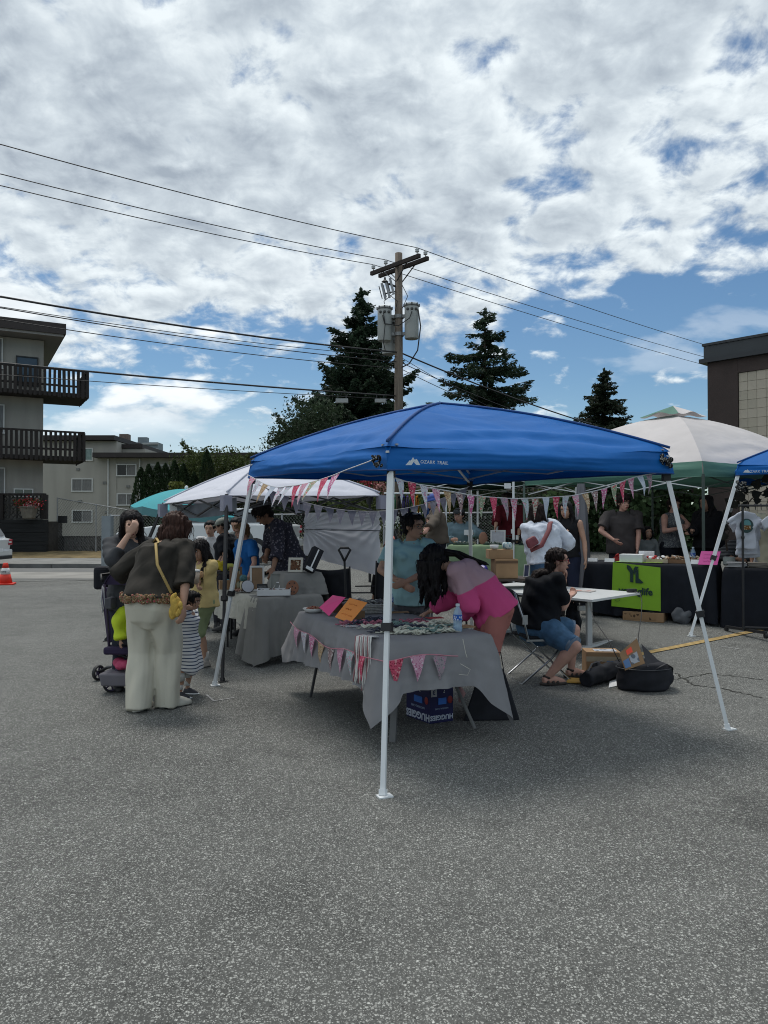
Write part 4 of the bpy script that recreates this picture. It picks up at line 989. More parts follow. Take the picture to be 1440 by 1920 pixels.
def pathA(s):
    D = 1 / ((1 - s) / 7.28 + s / 4.80) if False else None
    x = bA.x + (bB.x - bA.x) * s; y = bA.y + (bB.y - bA.y) * s; px = 720 + x / y * FPX
    return Vector((x, y, CAM_H + (HOR - np.interp(px, [p[0] for p in ptsA], [p[1] for p in ptsA])) / FPX * y))
selA = [10, 2, 4, 13, 0, 2, 8, 10, 7, 8, 6]
bunting('bunting', bA, bB, 11, .15, .185, 'fluttering floral bunting strung below the left side of the blue canopy', lambda i: pm(selA[i % 11]), .03, .80, wind=(-.07, -.03, .03), path=pathA)
# string along the back: lilac flags, their shade put into the grey colour
shaded_greys = [print_mat((.24, .24, .30), [(.30, .29, .35)], 60, trans=.35)]
bunting('bunting', ray(476, 905, 7.26), ray(880, 912, 8.28), 19, .10, .155, 'plain lilac bunting with its shade painted in as grey, hanging along the back of the blue canopy', lambda i: shaded_greys[0], .05, .99, sag=.27, sway=.02)
# string to the right
ptsC = [(727, 888), (752, 901), (775, 905), (800, 914), (825, 918), (850, 922), (880, 928), (915, 932), (960, 935), (1000, 934), (1037, 932), (1070, 930), (1100, 924), (1130, 917), (1160, 907), (1180, 897), (1210, 890), (1258, 884)]
cA = ray(727, 888, 4.86); cB = ray(1256, 884, 5.96)
def pathC(s):
    x = cA.x + (cB.x - cA.x) * s; y = cA.y + (cB.y - cA.y) * s; px = 720 + x / y * FPX
    return Vector((x, y, CAM_H + (HOR - np.interp(px, [p[0] for p in ptsC], [p[1] for p in ptsC])) / FPX * y))
selC = [2, 1, 0, 3, 4, 5, 6, 7, 8, 9, 10, 11, 12, 13, 1, 2, 10, 4, 5, 6, 7, 8, 3, 13, 9]
bunting('bunting', cA, cB, 25, .062, .16, 'long multicoloured floral bunting strung under the front right side of the blue canopy', lambda i: pm(selC[i % 25], 75), .015, .93, path=pathC, skew=.25)

# ---- white canopy with black frame on the left
wc0 = Vector((-1.45, 9.7, 0)); wt = empty('canopy_tent', (wc0.x, wc0.y, 0), 'white pop-up canopy with black crossed frame on the left', 'canopy')
We = [Vector((-1.70, 8.30, 1.885)), Vector((-2.85, 9.95, 1.835)), Vector((-1.20, 11.1, 1.90)), Vector((-.05, 9.45, 1.925))]
Ws = [p + Vector(((p.x - wc0.x) * .01, (p.y - wc0.y) * .01, -.035)) for p in We]
canopy_roof(wt, (wc0.x, wc0.y, 2.36), We, Ws, white_cloth, white_cloth, sag=.03, wrk=.010, ridge_up=.03, scallop=.0, nu=40, nv=26, corner_pull=0, seam=mat((.5, .51, .58), .7, .1, 5))
feet = [G(418, 1278), Vector((-3.65, 10.1, 0)), Vector((-1.0, 11.9, .2)), Vector((.62, 9.5, .06))]
for i in range(4):
    d = (We[i] - feet[i]); tent_leg(wt, We[i] + Vector((0, 0, -.02)), gp(feet[i].x, feet[i].y), black_metal, .032, .42, .024)
    c = Vector((wc0.x, wc0.y, 0)) - Vector((We[i].x, We[i].y, 0)); c.normalize()
    MB().box(We[i] - Vector((0, 0, .115)) - c * .02, (.10, .10, .17), math.atan2(c.y, c.x) + .78).build('corner_sleeve', lilac_cloth, wt)
    a = We[i] + c * .08; e_ = We[(i + 1) % 4] + (Vector((wc0.x, wc0.y, 0)) - Vector((We[(i + 1) % 4].x, We[(i + 1) % 4].y, 0))).normalized() * .08
    truss(wt, a + Vector((0, 0, -.02)), e_ + Vector((0, 0, -.02)), black_metal, 0, .20, 2, .015)
    MB().bar(a + Vector((0, 0, -.05)), (wc0.x, wc0.y, 2.1), .022, .015).build('truss_bar', black_metal, wt); MB().bar(a + Vector((0, 0, -.24)), (wc0.x, wc0.y, 1.85), .022, .015).build('truss_bar', black_metal, wt)
MB().cyl((wc0.x, wc0.y, 1.8), (wc0.x, wc0.y, 2.33), .022).build('centre_post', black_metal, wt)
# lining strip under the left eave
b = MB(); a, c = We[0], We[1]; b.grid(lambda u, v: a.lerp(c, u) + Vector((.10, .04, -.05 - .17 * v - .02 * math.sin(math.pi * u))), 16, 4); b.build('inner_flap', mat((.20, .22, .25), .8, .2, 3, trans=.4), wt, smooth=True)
# hanging side sheet
a, c = We[2] + Vector((.06, -.1, -.2)), We[3] + Vector((-.0, .05, -.2))
def sheet(u, v):
    p = a.lerp(c, u); bot = .62 + .18 * math.sin(math.pi * min(1, u * 1.15)) ; bot = .60 + .20 * u
    p.z = 1.70 - v * bot; f = 0
    f += .03 * math.sin(2.6 * math.pi * v + 1.2 * u) * math.sin(math.pi * u)
    r1 = math.atan2(v - .33, u + .02); f += .020 * math.sin(r1 * 26) * math.exp(-u * 1.6) + .014 * math.sin(math.atan2(v - .1, 1.05 - u) * 24) * math.exp(-(1 - u) * 2)
    f += .010 * mnoise.noise((u * 6, v * 6, 1)); return p + Vector((-.75, -.66, 0)) * f
o = MB().grid(sheet, 90, 60).build('side_sheet', mat((.60, .61, .66), .40, .05, 2, trans=.35, spec=.5), wt, smooth=True)
MB().bar(a.lerp(c, .0) + Vector((0, 0, -.235)), c + Vector((0, 0, -.265)), .012, .012).build('sheet_pole', mat((.12, .12, .14), .6, .1, 5), wt)
# paper tag on the left corner
o = MB().box(ray(330, 952, 9.85), (.16, .01, .10), .3).build('paper_sign', paper_white); tag(o, 'small white paper sign hanging at the left corner of the white canopy', 'sign')

# ---- beige canopy with green band
gcen = Vector((4.6, 12.2, 0)); gt = empty('canopy_tent', (gcen.x, gcen.y, .5), 'beige vented canopy with a dark green band on green legs', 'canopy')
Gp = [Vector((4.2, 10.1, 0)), Vector((2.3, 12.6, 0)), Vector((5.0, 14.3, 0)), Vector((6.9, 11.8, 0))]
ge = []; gs_ = []
for p in Gp:
    ge.append(Vector((p.x, p.y, 2.40))); gs_.append(Vector((p.x, p.y, 2.17)))
    e_ = ge[-1]; e_.x += (gcen.x - p.x) * .03; e_.y += (gcen.y - p.y) * .03
canopy_roof(gt, (gcen.x, gcen.y, 3.27), ge, gs_, beige_cloth, green_cloth, sag=.02, wrk=.016, ridge_up=.16, nu=48, nv=34, scallop=.01, corner_pull=0)
vpk = Vector((gcen.x, gcen.y, 3.42)); ve = [Vector((gcen.x + (p.x - gcen.x) * .22, gcen.y + (p.y - gcen.y) * .22, 3.24)) for p in Gp]
for i in range(4):
    a, c = ve[i], ve[(i + 1) % 4]
    MB().grid(lambda u, v: a.lerp(c, u).lerp(vpk, v) + Vector((0, 0, .03 * math.sin(math.pi * u) * (1 - v) - .02 * (1 - v) * math.sin(3 * math.pi * u))), 12, 8).build('vent_cap', green_cloth if i in (0,) else beige_cloth, gt, smooth=True)
gleg = mat((.055, .075, .065), .5, .1, 5)
for i, p in enumerate(Gp):
    tent_leg(gt, (p.x, p.y, 2.2), gp(p.x, p.y), gleg if i != 1 else mat((.10, .14, .12), .5, .1, 5), .036, .45, .028)
    a, c = ge[i] + Vector((0, 0, -.2)), ge[(i + 1) % 4] + Vector((0, 0, -.2)); truss(gt, a, c, white_metal if i < 1 else gleg, 0, .18, 3, .012)
# bundled grey curtain at a leg
b = MB(); q = gp(2.98, 11.6)
def cur_(u, v):
    a = u * 2 * math.pi; r = (.045 + .085 * v ** .7) * (1 + .22 * math.sin(5 * a + 2 * v) + .1 * math.sin(11 * a)); return (q.x + r * math.cos(a), q.y + .5 * r * math.sin(a), 2.15 - v * (2.15 - q.z - .02))
o = MB().grid(cur_, 60, 20, wrap=True).build('curtain', mat((.20, .20, .22), .85, .1, 3, trans=.1), smooth=True); tag(o, 'grey side curtain bundled together left of the black table', 'curtain')
# white legged canopy leg pair seen between (its roof is hidden behind the blue one)
nt_ = empty('canopy_tent', gp(2.2, 13.2), 'plain canopy with white legs and dark roof behind the green table', 'canopy')
gq = [Vector((.55, 14.2, 0)), Vector((2.1, 12.45, 0)), Vector((3.6, 14.4, 0)), Vector((2.0, 16.4, 0))]
for p in gq: tent_leg(nt_, (p.x, p.y, 2.28), gp(p.x, p.y), white_metal, .036, .45, .028)
e4 = [Vector((p.x, p.y, 2.34)) for p in gq]; s4 = [Vector((p.x, p.y, 2.24)) for p in gq]
canopy_roof(nt_, (2.05, 14.4, 2.75), e4, s4, mat((.012, .05, .035), .8, .1, 2), mat((.012, .05, .035), .8, .1, 2), sag=.02, wrk=.01, nu=20, nv=12)
for i in range(4): truss(nt_, e4[i] + Vector((0, 0, -.06)), e4[(i + 1) % 4] + Vector((0, 0, -.06)), white_metal, 0, .14, 2, .012)
o = MB().box(ray(952, 911, 12.3), (.11, .006, .085), .1).build('price_card', paper_white); tag(o, 'small white card hanging below the blue canopy roof at the back', 'card')

# ---- second blue canopy at the right edge
rc = empty('canopy_tent', gp(5.9, 10.2), 'second blue canopy cut off by the right edge of the picture', 'canopy')
re_ = [Vector((4.42, 9.6, 0)), Vector((5.7, 12.3, 0)), Vector((8.3, 11.0, 0)), Vector((7.0, 8.3, 0))]
zt = zz_(868, 9.6); zb_ = zz_(891, 9.6)
canopy_roof(rc, (6.35, 10.3, zt + .55), [Vector((p.x, p.y, zt)) for p in re_], [Vector((p.x - .02, p.y, zb_)) for p in re_], blue_cloth, blue_cloth, seam=blue_seam, sag=.05, wrk=.02, ridge_up=.05, nu=40, nv=24)
ff = [G(1293, 1193), gp(5.5, 13.2), gp(9.3, 11.6), gp(7.4, 7.5)]
for p, f in zip(re_, ff): tent_leg(rc, (p.x + .03, p.y + .03, zb_ + .03), f, white_metal, .04, .47, .03)
rvd = (re_[3] - re_[0]).normalized(); rvo = Vector((rvd.y, -rvd.x, 0));
if rvo.y > 0: rvo = -rvo
def on_r(px, py):
    k = (px - 720) / FPX; a = re_[0] + rvo * .075; t_ = (k * a.y - a.x) / (rvd.x - k * rvd.y); q = a + rvd * t_; return Vector((q.x, q.y, CAM_H + (HOR - py) / FPX * q.y))
text_on('OZARK TRAIL', .045, on_r(1424, 884), rvd, up, silver, rc, shear=.12, extrude=.0006)
MB().prism([on_r(*q) for q in ((1394, 886), (1398, 881), (1400, 882), (1402, 880), (1408, 886))], rvo * .002).build('emblem', silver, rc)
# vine on the right leg and the leafy branch
def big_leaf(c, dirv, L):
    d = Vector(dirv).normalized(); s = d.cross(Vector((0, -1, .2))).normalized(); n_ = d.cross(s); out = []
    prof = [(0, 0), (.12, .28), (.02, .46), (.35, .38), (.30, .55), (.55, .33), (.72, .2), (1, 0), (.72, -.2), (.55, -.33), (.30, -.55), (.35, -.38), (.02, -.46), (.12, -.28)]
    return [Vector(c) + d * x * L + s * y * L + n_ * (.12 * L * abs(y)) for x, y in prof]
lt = empty('leafy_branch', gp(5.2, 10.4), 'dark maple-like branch with broad lobed leaves above the clothes rack', 'plant')
bp_ = [ray(px, py, d) for px, py, d in ((1360, 1010, 10.3), (1375, 980, 10.3), (1390, 958, 10.25), (1410, 935, 10.2), (1430, 922, 10.2), (1460, 910, 10.2))]
MB().tube([gp(4.75, 10.35)] + bp_, [.02, .012, .011, .01, .009, .007, .005], 5).build('stem', bark, lt)
lm = mat((.020, .020, .013), .7, .3, 6, trans=.3)
for px, py, L, a in ((1398, 928, .17, 200), (1386, 929, .15, 130), (1415, 915, .15, 60), (1425, 912, .13, 160), (1432, 920, .16, 330), (1410, 930, .15, 20), (1383, 942, .14, 210), (1374, 945, .15, 150), (1366, 957, .14, 250), (1372, 963, .13, 190), (1395, 940, .12, 300), (1422, 932, .12, 250), (1438, 905, .15, 100), (1365, 985, .13, 200), (1361, 1000, .12, 240), (1404, 921, .12, 170), (1380, 950, .1, 60)):
    c = ray(px, py, 10.25 + rnd.uniform(-.1, .1)); P = big_leaf(c, (math.cos(R(a)), rnd.uniform(-.3, .3), math.sin(R(a))), L)
    MB().add(P, [(0, 1, 2, 3), (0, 3, 4, 5), (0, 5, 6, 7), (0, 7, 8, 9), (0, 9, 10, 11), (0, 11, 12, 13)]).build('leaf', lm, lt)
# ---- turquoise parasol behind
um = empty('parasol', (-3.55, 12.8, 0), 'turquoise beach parasol tilted behind the white canopy', 'parasol')
ax = Vector((.10, .02, .99)).normalized(); apex = ray(349, 917, 12.6); q_ = ax.to_track_quat('Z', 'Y').to_matrix(); R8 = .84
for k in range(8):
    def pan(u, v):
        a = (k + u) * math.pi / 4; r = R8 * v * (1 - .045 * math.sin(math.pi * u) * v); z = -.36 * (v ** 1.7) - .03 * math.sin(math.pi * u) * v; return apex + q_ @ Vector((r * math.cos(a), r * math.sin(a), z))
    MB().grid(pan, 8, 12).build('panel', mat((.05, .40, .45), .7, .05, 3, trans=.25), um, smooth=True)
    def flp(u, v):
        a = (k + u) * math.pi / 4; p = pan(u, 1.0); return p - ax * .12 * v
    MB().grid(flp, 8, 2).build('flap', mat((.12, .27, .29), .7, .05, 3, trans=.3), um, smooth=True)
MB().ell(apex + ax * .02, (.03, .03, .04), q_, 8, 6).build('finial', white_metal, um); MB().cyl(apex - ax * 2.35, apex, .018, n=8).build('pole', white_metal, um)
# ================================================================ PEOPLE
def remesh(b, vox, smooth=3, name='surface'):
    me = b.mesh(name); o = bpy.data.objects.new('work', me); COL.objects.link(o)
    md = o.modifiers.new('r', 'REMESH'); md.mode = 'VOXEL'; md.voxel_size = vox; md.adaptivity = 0
    if smooth: s_ = o.modifiers.new('s', 'SMOOTH'); s_.factor = .5; s_.iterations = smooth
    dg = bpy.context.evaluated_depsgraph_get(); r = bpy.data.meshes.new_from_object(o.evaluated_get(dg))
    bpy.data.objects.remove(o); bpy.data.meshes.remove(me)
    r.polygons.foreach_set('use_smooth', [True] * len(r.polygons)); return r
def displace(me, fn):
    n = len(me.vertices); co = np.empty(n * 3, np.float32); me.vertices.foreach_get('co', co); co = co.reshape(n, 3)
    nn = np.empty(n * 3, np.float32); me.vertices.foreach_get('normal', nn); nn = nn.reshape(n, 3)
    d = fn(co); co += nn * d[:, None]; me.vertices.foreach_set('co', co.ravel()); me.update()
def waves(co, comps):
    d = np.zeros(len(co))
    for a, k, ph in comps:
        w_ = .35 * np.sin(co @ np.array(k[::-1]) * .37 + ph * 2.1)
        d += a * np.sin(co @ np.array(k) + ph + 2.2 * w_)
    return d
def cloth_waves(seed, amp, horiz=1.0):
    rs = np.random.RandomState(seed); C = []
    for i in range(7):
        a = rs.uniform(0, 6.28); f = rs.uniform(28, 75); t = rs.uniform(.25, 1.0) * (1 if rs.rand() < .75 else .2)
        C.append((amp * 1.9 * rs.uniform(.4, 1) * 30 / f, (f * (1 - t * .6) * math.cos(a), f * (1 - t * .6) * math.sin(a), f * t * rs.choice([-1, 1]) * horiz), rs.uniform(0, 6.28)))
    return C
def loft(b, rings, n=22, mi=0):
    """rings: (centre, half-width vector, half-depth vector)"""
    base = len(b.v)
    for c, x, y in rings:
        for k in range(n):
            a = 2 * math.pi * k / n; ca, sa = math.cos(a), math.sin(a)
            ca = math.copysign(abs(ca) ** .88, ca); sa = math.copysign(abs(sa) ** .88, sa); b.v.append(tuple(c + x * ca + y * sa))
    for i in range(len(rings) - 1):
        for k in range(n):
            k2 = (k + 1) % n; b.f.append((base + i * n + k, base + i * n + k2, base + (i + 1) * n + k2, base + (i + 1) * n + k)); b.m.append(mi)
    b.f.append(tuple(base + k for k in range(n - 1, -1, -1))); b.m.append(mi)
    b.f.append(tuple(base + (len(rings) - 1) * n + k for k in range(n))); b.m.append(mi); return b
def ball(b, c, r, n=10, m=7): return b.ell(c, r, None, n, m)
def limb(b, pts, rad, round_=True):
    b.tube(pts, rad, 12)
    if round_:
        for p, r in zip(pts, rad): ball(b, p, r * .995)
    return b
def ik(a, t, l1, l2, pole):
    a = Vector(a); t = Vector(t); d = t - a; L = min(d.length, (l1 + l2) * .995); L = max(L, abs(l1 - l2) + .02); u = d.normalized()
    x = (l1 * l1 - l2 * l2 + L * L) / (2 * L); y = math.sqrt(max(0, l1 * l1 - x * x)); p = Vector(pole); p = (p - u * p.dot(u))
    if p.length < 1e-5: p = Vector((0, 0, -1))
    return a + u * x + p.normalized() * y, a + u * L

def skin(c=(0.36, 0.19, 0.13)): return mat(c, .55, .12, 9, bump=.05, bscale=300, spec=.35)
SK = skin((.43, .25, .175)); SK_L = skin((.52, .32, .235)); SK_D = skin((.30, .165, .11)); SK_R = skin((.50, .28, .215))
def hair_mat(c): return mat(c, .62, .45, 40, bump=.5, bscale=160, spec=.22, stretch=(1, 1, .12))
H_BLACK = hair_mat((.010, .008, .009)); H_BROWN = hair_mat((.045, .020, .014)); H_DK = hair_mat((.020, .012, .010)); H_FAIR = hair_mat((.22, .13, .07))
eye_m = mat((.015, .012, .012), .2, .1, 5); lip_m = mat((.22, .055, .05), .5, .1, 20); eyew_m = mat((.5, .48, .46), .3, .05, 5)
def garment(root, name, b, m, vox, amp, seed, smooth=3, hz=1.0):
    me = remesh(b, vox, smooth, name)
    if amp: C = cloth_waves(seed, amp, hz); displace(me, lambda co: waves(co, C))
    me.transform(wm(root).inverted()); return link(name, me, root, m)

PN = 0
def person(label, x, y, h, yaw, z0=None, pelvis=(0, 0, 0), lean=3, side=0, bend=4, twist=0, head=(0, 0, 0), rh=None, lh=None, rpole=None, lpole=None, rf=None, lf=None, rk=None, lk=None, toe=(8, -8),
           sk=SK, hair=H_BLACK, style='short', top=None, bottom=None, shoes=None, girth=1.0, near=True, female=True, group=None, curl=(25, 25), palm=(None, None), hs=1.0, fall=None, glasses=None, hat=None, extra_hair=None, hair_len=1.0, chain=None, neckline=None, shoulder=1.0):
    global PN; PN += 1
    if z0 is None: z0 = ground_z(x, y)
    root = empty('person', (x, y, z0), label, 'person', group, rz=R(yaw))
    Fw = Vector((-math.sin(R(yaw)), math.cos(R(yaw)), 0)); Rt_ = Vector((math.cos(R(yaw)), math.sin(R(yaw)), 0)); Up = Vector((0, 0, 1))
    g = girth
    P = Vector((x, y, z0 + .53 * h)) + Rt_ * pelvis[0] + Fw * pelvis[1] + Up * pelvis[2]
    def sdir(a, s_=1.0):
        return (Up * math.cos(R(a)) * math.cos(R(side * s_)) + Fw * math.sin(R(a)) + Rt_ * math.sin(R(side * s_)) * math.cos(R(a))).normalized()
    d1, d2, d3 = sdir(lean * .7, .6), sdir(lean, 1), sdir(lean + bend, 1)
    Wst = P + d1 * .10 * h; Ch = Wst + d2 * .115 * h; Nk = Ch + d3 * .085 * h
    tw = R(twist); CR = (Rt_ * math.cos(tw) + Fw * math.sin(tw)).normalized(); CR1 = (Rt_ * math.cos(tw * .4) + Fw * math.sin(tw * .4)).normalized()
    CR = (CR - d3 * CR.dot(d3)).normalized(); CFw = d3.cross(CR) * 1.0
    if CFw.dot(Fw) < 0 and abs(twist) < 80: CFw = -CFw
    CF1 = Up.cross(CR1)
    CF1 = (CF1 - d1 * CF1.dot(d1)).normalized();
    if CF1.dot(Fw) < 0: CF1 = -CF1
    sw = .108 * h * shoulder
    SR = Nk - d3 * .030 * h + CR * sw; SL = Nk - d3 * .030 * h - CR * sw
    HR = P + Rt_ * .052 * h * g - Up * .01 * h; HL = P - Rt_ * .052 * h * g - Up * .01 * h
    # head
    hp, hy, hr_ = head
    HM = Matrix.Rotation(R(yaw + twist * .5 - hy), 3, 'Z') @ Matrix.Rotation(R(-hp), 3, 'X') @ Matrix.Rotation(R(hr_), 3, 'Y')
    k = .070 * h * hs
    nd = (d3 * .7 + HM @ Vector((0, .10, .5))).normalized(); Hd = Nk + nd * (.018 * h + k * .98) + HM @ Vector((0, k * .15, 0))
    hv = lambda a, b_, c: Hd + HM @ Vector((a * k, b_ * k, c * k))
    vox = .0085 if near else .014
    ua, fa, hl = .172 * h, .148 * h, .052 * h
    th, shn = .245 * h, .235 * h
    def dfl(S, sgn): return S + Rt_ * sgn * .06 * h - Up * .31 * h + Fw * .03 * h
    ER, WR = ik(SR, rh if rh is not None else dfl(SR, 1), ua, fa, rpole or (-Fw + Rt_ * .5))
    EL, WL = ik(SL, lh if lh is not None else dfl(SL, -1), ua, fa, lpole or (-Fw - Rt_ * .5))
    AR_ = rf if rf is not None else Vector((P.x, P.y, z0)) + Rt_ * .055 * h; AL_ = lf if lf is not None else Vector((P.x, P.y, z0)) - Rt_ * .055 * h
    AR_ = Vector(AR_) + Up * .045 * h; AL_ = Vector(AL_) + Up * .045 * h
    KR, AR_ = ik(HR, AR_, th, shn, rk or Fw + Rt_ * .1); KL, AL_ = ik(HL, AL_, th, shn, lk or Fw - Rt_ * .1)
    # ---- body
    b = MB()
    tr = [(P - d1 * .06 * h, .070, .055), (P, .086 * g, .055 * g), (Wst, .072 * g, .050 * g), (Wst + d2 * .06 * h, .082 * g, .062 * g), (Ch, .092 * g, .066 * g), (Ch + d3 * .05 * h, .088 * g, .054), (Nk, .035, .034)]
    loft(b, [(c, (CR1 if i < 3 else CR) * rx * h, (CF1 if i < 3 else CFw) * ry * h) for i, (c, rx, ry) in enumerate(tr)])
    limb(b, [Nk - d3 * .02 * h, Nk + nd * .02 * h, hv(0, -.12, -.45)], [.036 * h, .031 * h, .030 * h])
    b.ell(hv(0, -.12, .22), (.70 * k, .84 * k, .76 * k), HM, 18, 12); b.ell(hv(0, .20, -.28), (.53 * k, .56 * k, .66 * k), HM, 16, 10); b.ell(hv(0, .44, -.76), (.27 * k, .22 * k, .20 * k), HM, 10, 7)
    b.ell(hv(.27, .42, -.25), (.24 * k, .26 * k, .26 * k), HM, 10, 7); b.ell(hv(-.27, .42, -.25), (.24 * k, .26 * k, .26 * k), HM, 10, 7); b.ell(hv(0, .62, .30), (.50 * k, .15 * k, .26 * k), HM, 10, 7)
    b.tube([hv(0, .70, .12), hv(0, .88, -.12), hv(0, .92, -.24)], [.07 * k, .10 * k, .13 * k], 8); b.ell(hv(0, .78, -.53), (.20 * k, .07 * k, .10 * k), HM, 8, 6)
    for s_ in (-1, 1): b.ell(hv(.71 * s_, -.05, -.08), (.07 * k, .16 * k, .24 * k), HM, 8, 6)
    def hand(W, E, pn, sgn, curl_):
        d = (W - E).normalized(); pn = Vector(pn) if pn is not None else (-Rt_ * sgn * .8 + Fw * .1)
        pn = (pn - d * pn.dot(d)).normalized(); s_ = d.cross(pn).normalized(); Mx = Matrix((s_, pn, d)).transposed()
        b.ell(W + d * .030 * h, (.023 * h, .010 * h, .034 * h), Mx, 12, 8)
        c = R(curl_)
        for i, (o_, L) in enumerate(((-.0165, .80), (-.0055, .95), (.0055, .90), (.0160, .72))):
            p = W + d * .050 * h + s_ * o_ * h; pts = [p - d * .015 * h]; a = c * .4; q = p
            pts.append(q)
            for L2 in (.020, .015, .012): q = q + (d * math.cos(a) + pn * math.sin(a)) * L2 * L * h * 1.05; pts.append(q); a += c
            b.tube(pts, [.0062 * h, .0058 * h, .0054 * h, .005 * h, .0043 * h], 7); ball(b, pts[-1], .0045 * h, 6, 5)
        ts = -1 if (s_.dot(Fw) < 0) else 1
        tb = W + d * .016 * h + s_ * ts * .017 * h; q1 = tb + (d * .75 + s_ * ts * .55 + pn * .25).normalized() * .026 * h; q2 = q1 + (d * .9 + s_ * ts * .1 + pn * .35 * (1 + c)).normalized() * .02 * h
        b.tube([tb - d * .008 * h, tb, q1, q2], [.008 * h, .0085 * h, .0068 * h, .005 * h], 7)
    for S, E, W, pn, sgn, cu in ((SR, ER, WR, palm[0], 1, curl[0]), (SL, EL, WL, palm[1], -1, curl[1])):
        limb(b, [S, S.lerp(E, .35), E], [.030 * h * g ** .6, .0275 * h * g ** .6, .0215 * h * g ** .4]); limb(b, [E, E.lerp(W, .3), W], [.0215 * h * g ** .4, .0225 * h * g ** .4, .0145 * h]); hand(W, E, pn, sgn, cu)
    for H_, K, A, sgn, te in ((HR, KR, AR_, 1, toe[0]), (HL, KL, AL_, -1, toe[1])):
        limb(b, [H_, H_.lerp(K, .45), K], [.056 * h * g, .048 * h * g, .033 * h * g ** .5]); cal = K.lerp(A, .32) - (Fw * .008 * h)
        limb(b, [K, cal, A], [.032 * h * g ** .5, .032 * h * g ** .6, .019 * h])
        fd = (Matrix.Rotation(R(-te), 3, 'Z') @ Fw); b.tube([A - fd * .03 * h - Up * .018 * h, A + fd * .03 * h - Up * .012 * h, A + fd * .085 * h - Up * .028 * h, A + fd * .11 * h - Up * .032 * h], [.020 * h, .024 * h, .020 * h, .010 * h], 10)
    me = remesh(b, vox, 2, 'body'); me.transform(wm(root).inverted()); link('body', me, root, sk)
    # ---- face
    hm_ = Matrix.Identity(3)
    for s_ in (-1, 1):
        MB().ell(hv(.27 * s_, .665, .055), (.115 * k, .06 * k, .055 * k), HM, 8, 6).ell(hv(.27 * s_, .705, .05), (.05 * k, .035 * k, .048 * k), HM, 8, 6, mi=1).build('eye', [eyew_m, eye_m], root, smooth=True)
        MB().tube([hv(.12 * s_, .79, .20), hv(.28 * s_, .77, .25), hv(.43 * s_, .62, .19)], [.022 * k, .035 * k, .018 * k], 5).build('eyebrow', hair, root, smooth=True)
    MB().ell(hv(0, .83, -.50), (.19 * k, .05 * k, .035 * k), HM, 10, 6).ell(hv(0, .82, -.565), (.15 * k, .05 * k, .04 * k), HM, 10, 6).build('mouth', lip_m, root, smooth=True)
    if glasses:
        gb = MB()
        for s_ in (-1, 1):
            gb.tube([hv(.28 * s_ + .23 * math.cos(a), .86 - .10 * abs(.28 * s_ + .23 * math.cos(a)), .03 + .17 * math.sin(a)) for a in [i * .524 for i in range(13)]], .018 * k, 5)
            gb.tube([hv(.5 * s_, .80, .08), hv(.74 * s_, .4, .06), hv(.76 * s_, -.1, .04)], .018 * k, 5)
        gb.tube([hv(-.07, .86, .06), hv(.07, .86, .06)], .018 * k, 5); gb.build('glasses', glasses, root, smooth=True)
    # ---- hair
    b = MB(); gz = Vector((0, 0, -1))
    if style != 'none':
        b.ell(hv(0, -.24, .34), (.80 * k, .86 * k, .78 * k), HM, 18, 12); b.ell(hv(0, .22, .78), (.58 * k, .46 * k, .26 * k), HM, 12, 8); b.ell(hv(0, -.50, -.20), (.64 * k, .46 * k, .55 * k), HM, 12, 8)
        for s_ in (-1, 1): b.ell(hv(.62 * s_, -.02, .34), (.18 * k, .52 * k, .42 * k), HM, 10, 7)
    if style == 'thick': b.ell(hv(0, -.16, .50), (.92 * k, .98 * k, .78 * k), HM, 16, 10); b.ell(hv(.1, .42, .72), (.62 * k, .48 * k, .34 * k), HM, 12, 8)
    if style in ('bob', 'long'):
        for s_ in (-1, 1):
            b.tube([hv(.50 * s_, .36, .72), hv(.70 * s_, .30, .2), hv(.74 * s_, .22, -.35), hv(.72 * s_, .10, -.9)], [.16 * k, .17 * k, .17 * k, .12 * k], 8); b.ell(hv(.60 * s_, -.22, -.3), (.26 * k, .50 * k, .75 * k), HM, 10, 8)
        b.ell(hv(0, -.36, -.35), (.80 * k, .58 * k, .95 * k), HM, 14, 10)
    if style == 'tuck':
        b.ell(hv(0, -.52, -.30), (.70 * k, .48 * k, .90 * k), HM, 14, 10)
        for s_ in (-.4, 0, .4): b.tube([hv(s_, -.75, -.2), hv(s_ * 1.2, -.78, -1.0), Nk + CR * s_ * .10 - CFw * .085 * h - d3 * .03 * h, Nk + CR * s_ * .12 - CFw * .095 * h - d3 * .08 * h], [.30 * k, .32 * k, .28 * k, .10 * k], 8)
    if style == 'long':
        bk = hv(0, -.45, -.5); L = hair_len; tgt = Nk - CFw * .075 * h - d3 * .02 * h
        loft(b, [(hv(0, -.40, 0), CR * .72 * k, CFw * .5 * k), (bk.lerp(tgt, .5), CR * .85 * k, CFw * .42 * k), (tgt - d3 * .03 * h, CR * .85 * k, CFw * .30 * k), (tgt - d3 * (.03 + .09 * L) * h, CR * .70 * k, CFw * .22 * k), (tgt - d3 * (.03 + .14 * L) * h, CR * .35 * k, CFw * .10 * k)])
        for s_ in (-1, 1): q = Nk + CR * s_ * .055 * h + CFw * .068 * h - d3 * .05 * h; b.tube([hv(.72 * s_, .05, -.5), hv(.74 * s_, .1, -1.2), q, q - d3 * .08 * L * h + CFw * .008 * h], [.24 * k, .22 * k, .20 * k, .07 * k], 8)
    if style == 'bun': b.ell(hv(0, -.98, .42), (.40 * k, .34 * k, .40 * k), HM, 12, 8); b.tube([hv(.1, -1.1, .6), hv(.15, -1.35, .75), hv(.1, -1.5, .4)], [.12 * k, .10 * k, .03 * k], 6); b.tube([hv(.66, -.3, -.1), hv(.60, -.5, -.9)], [.10 * k, .03 * k], 6)
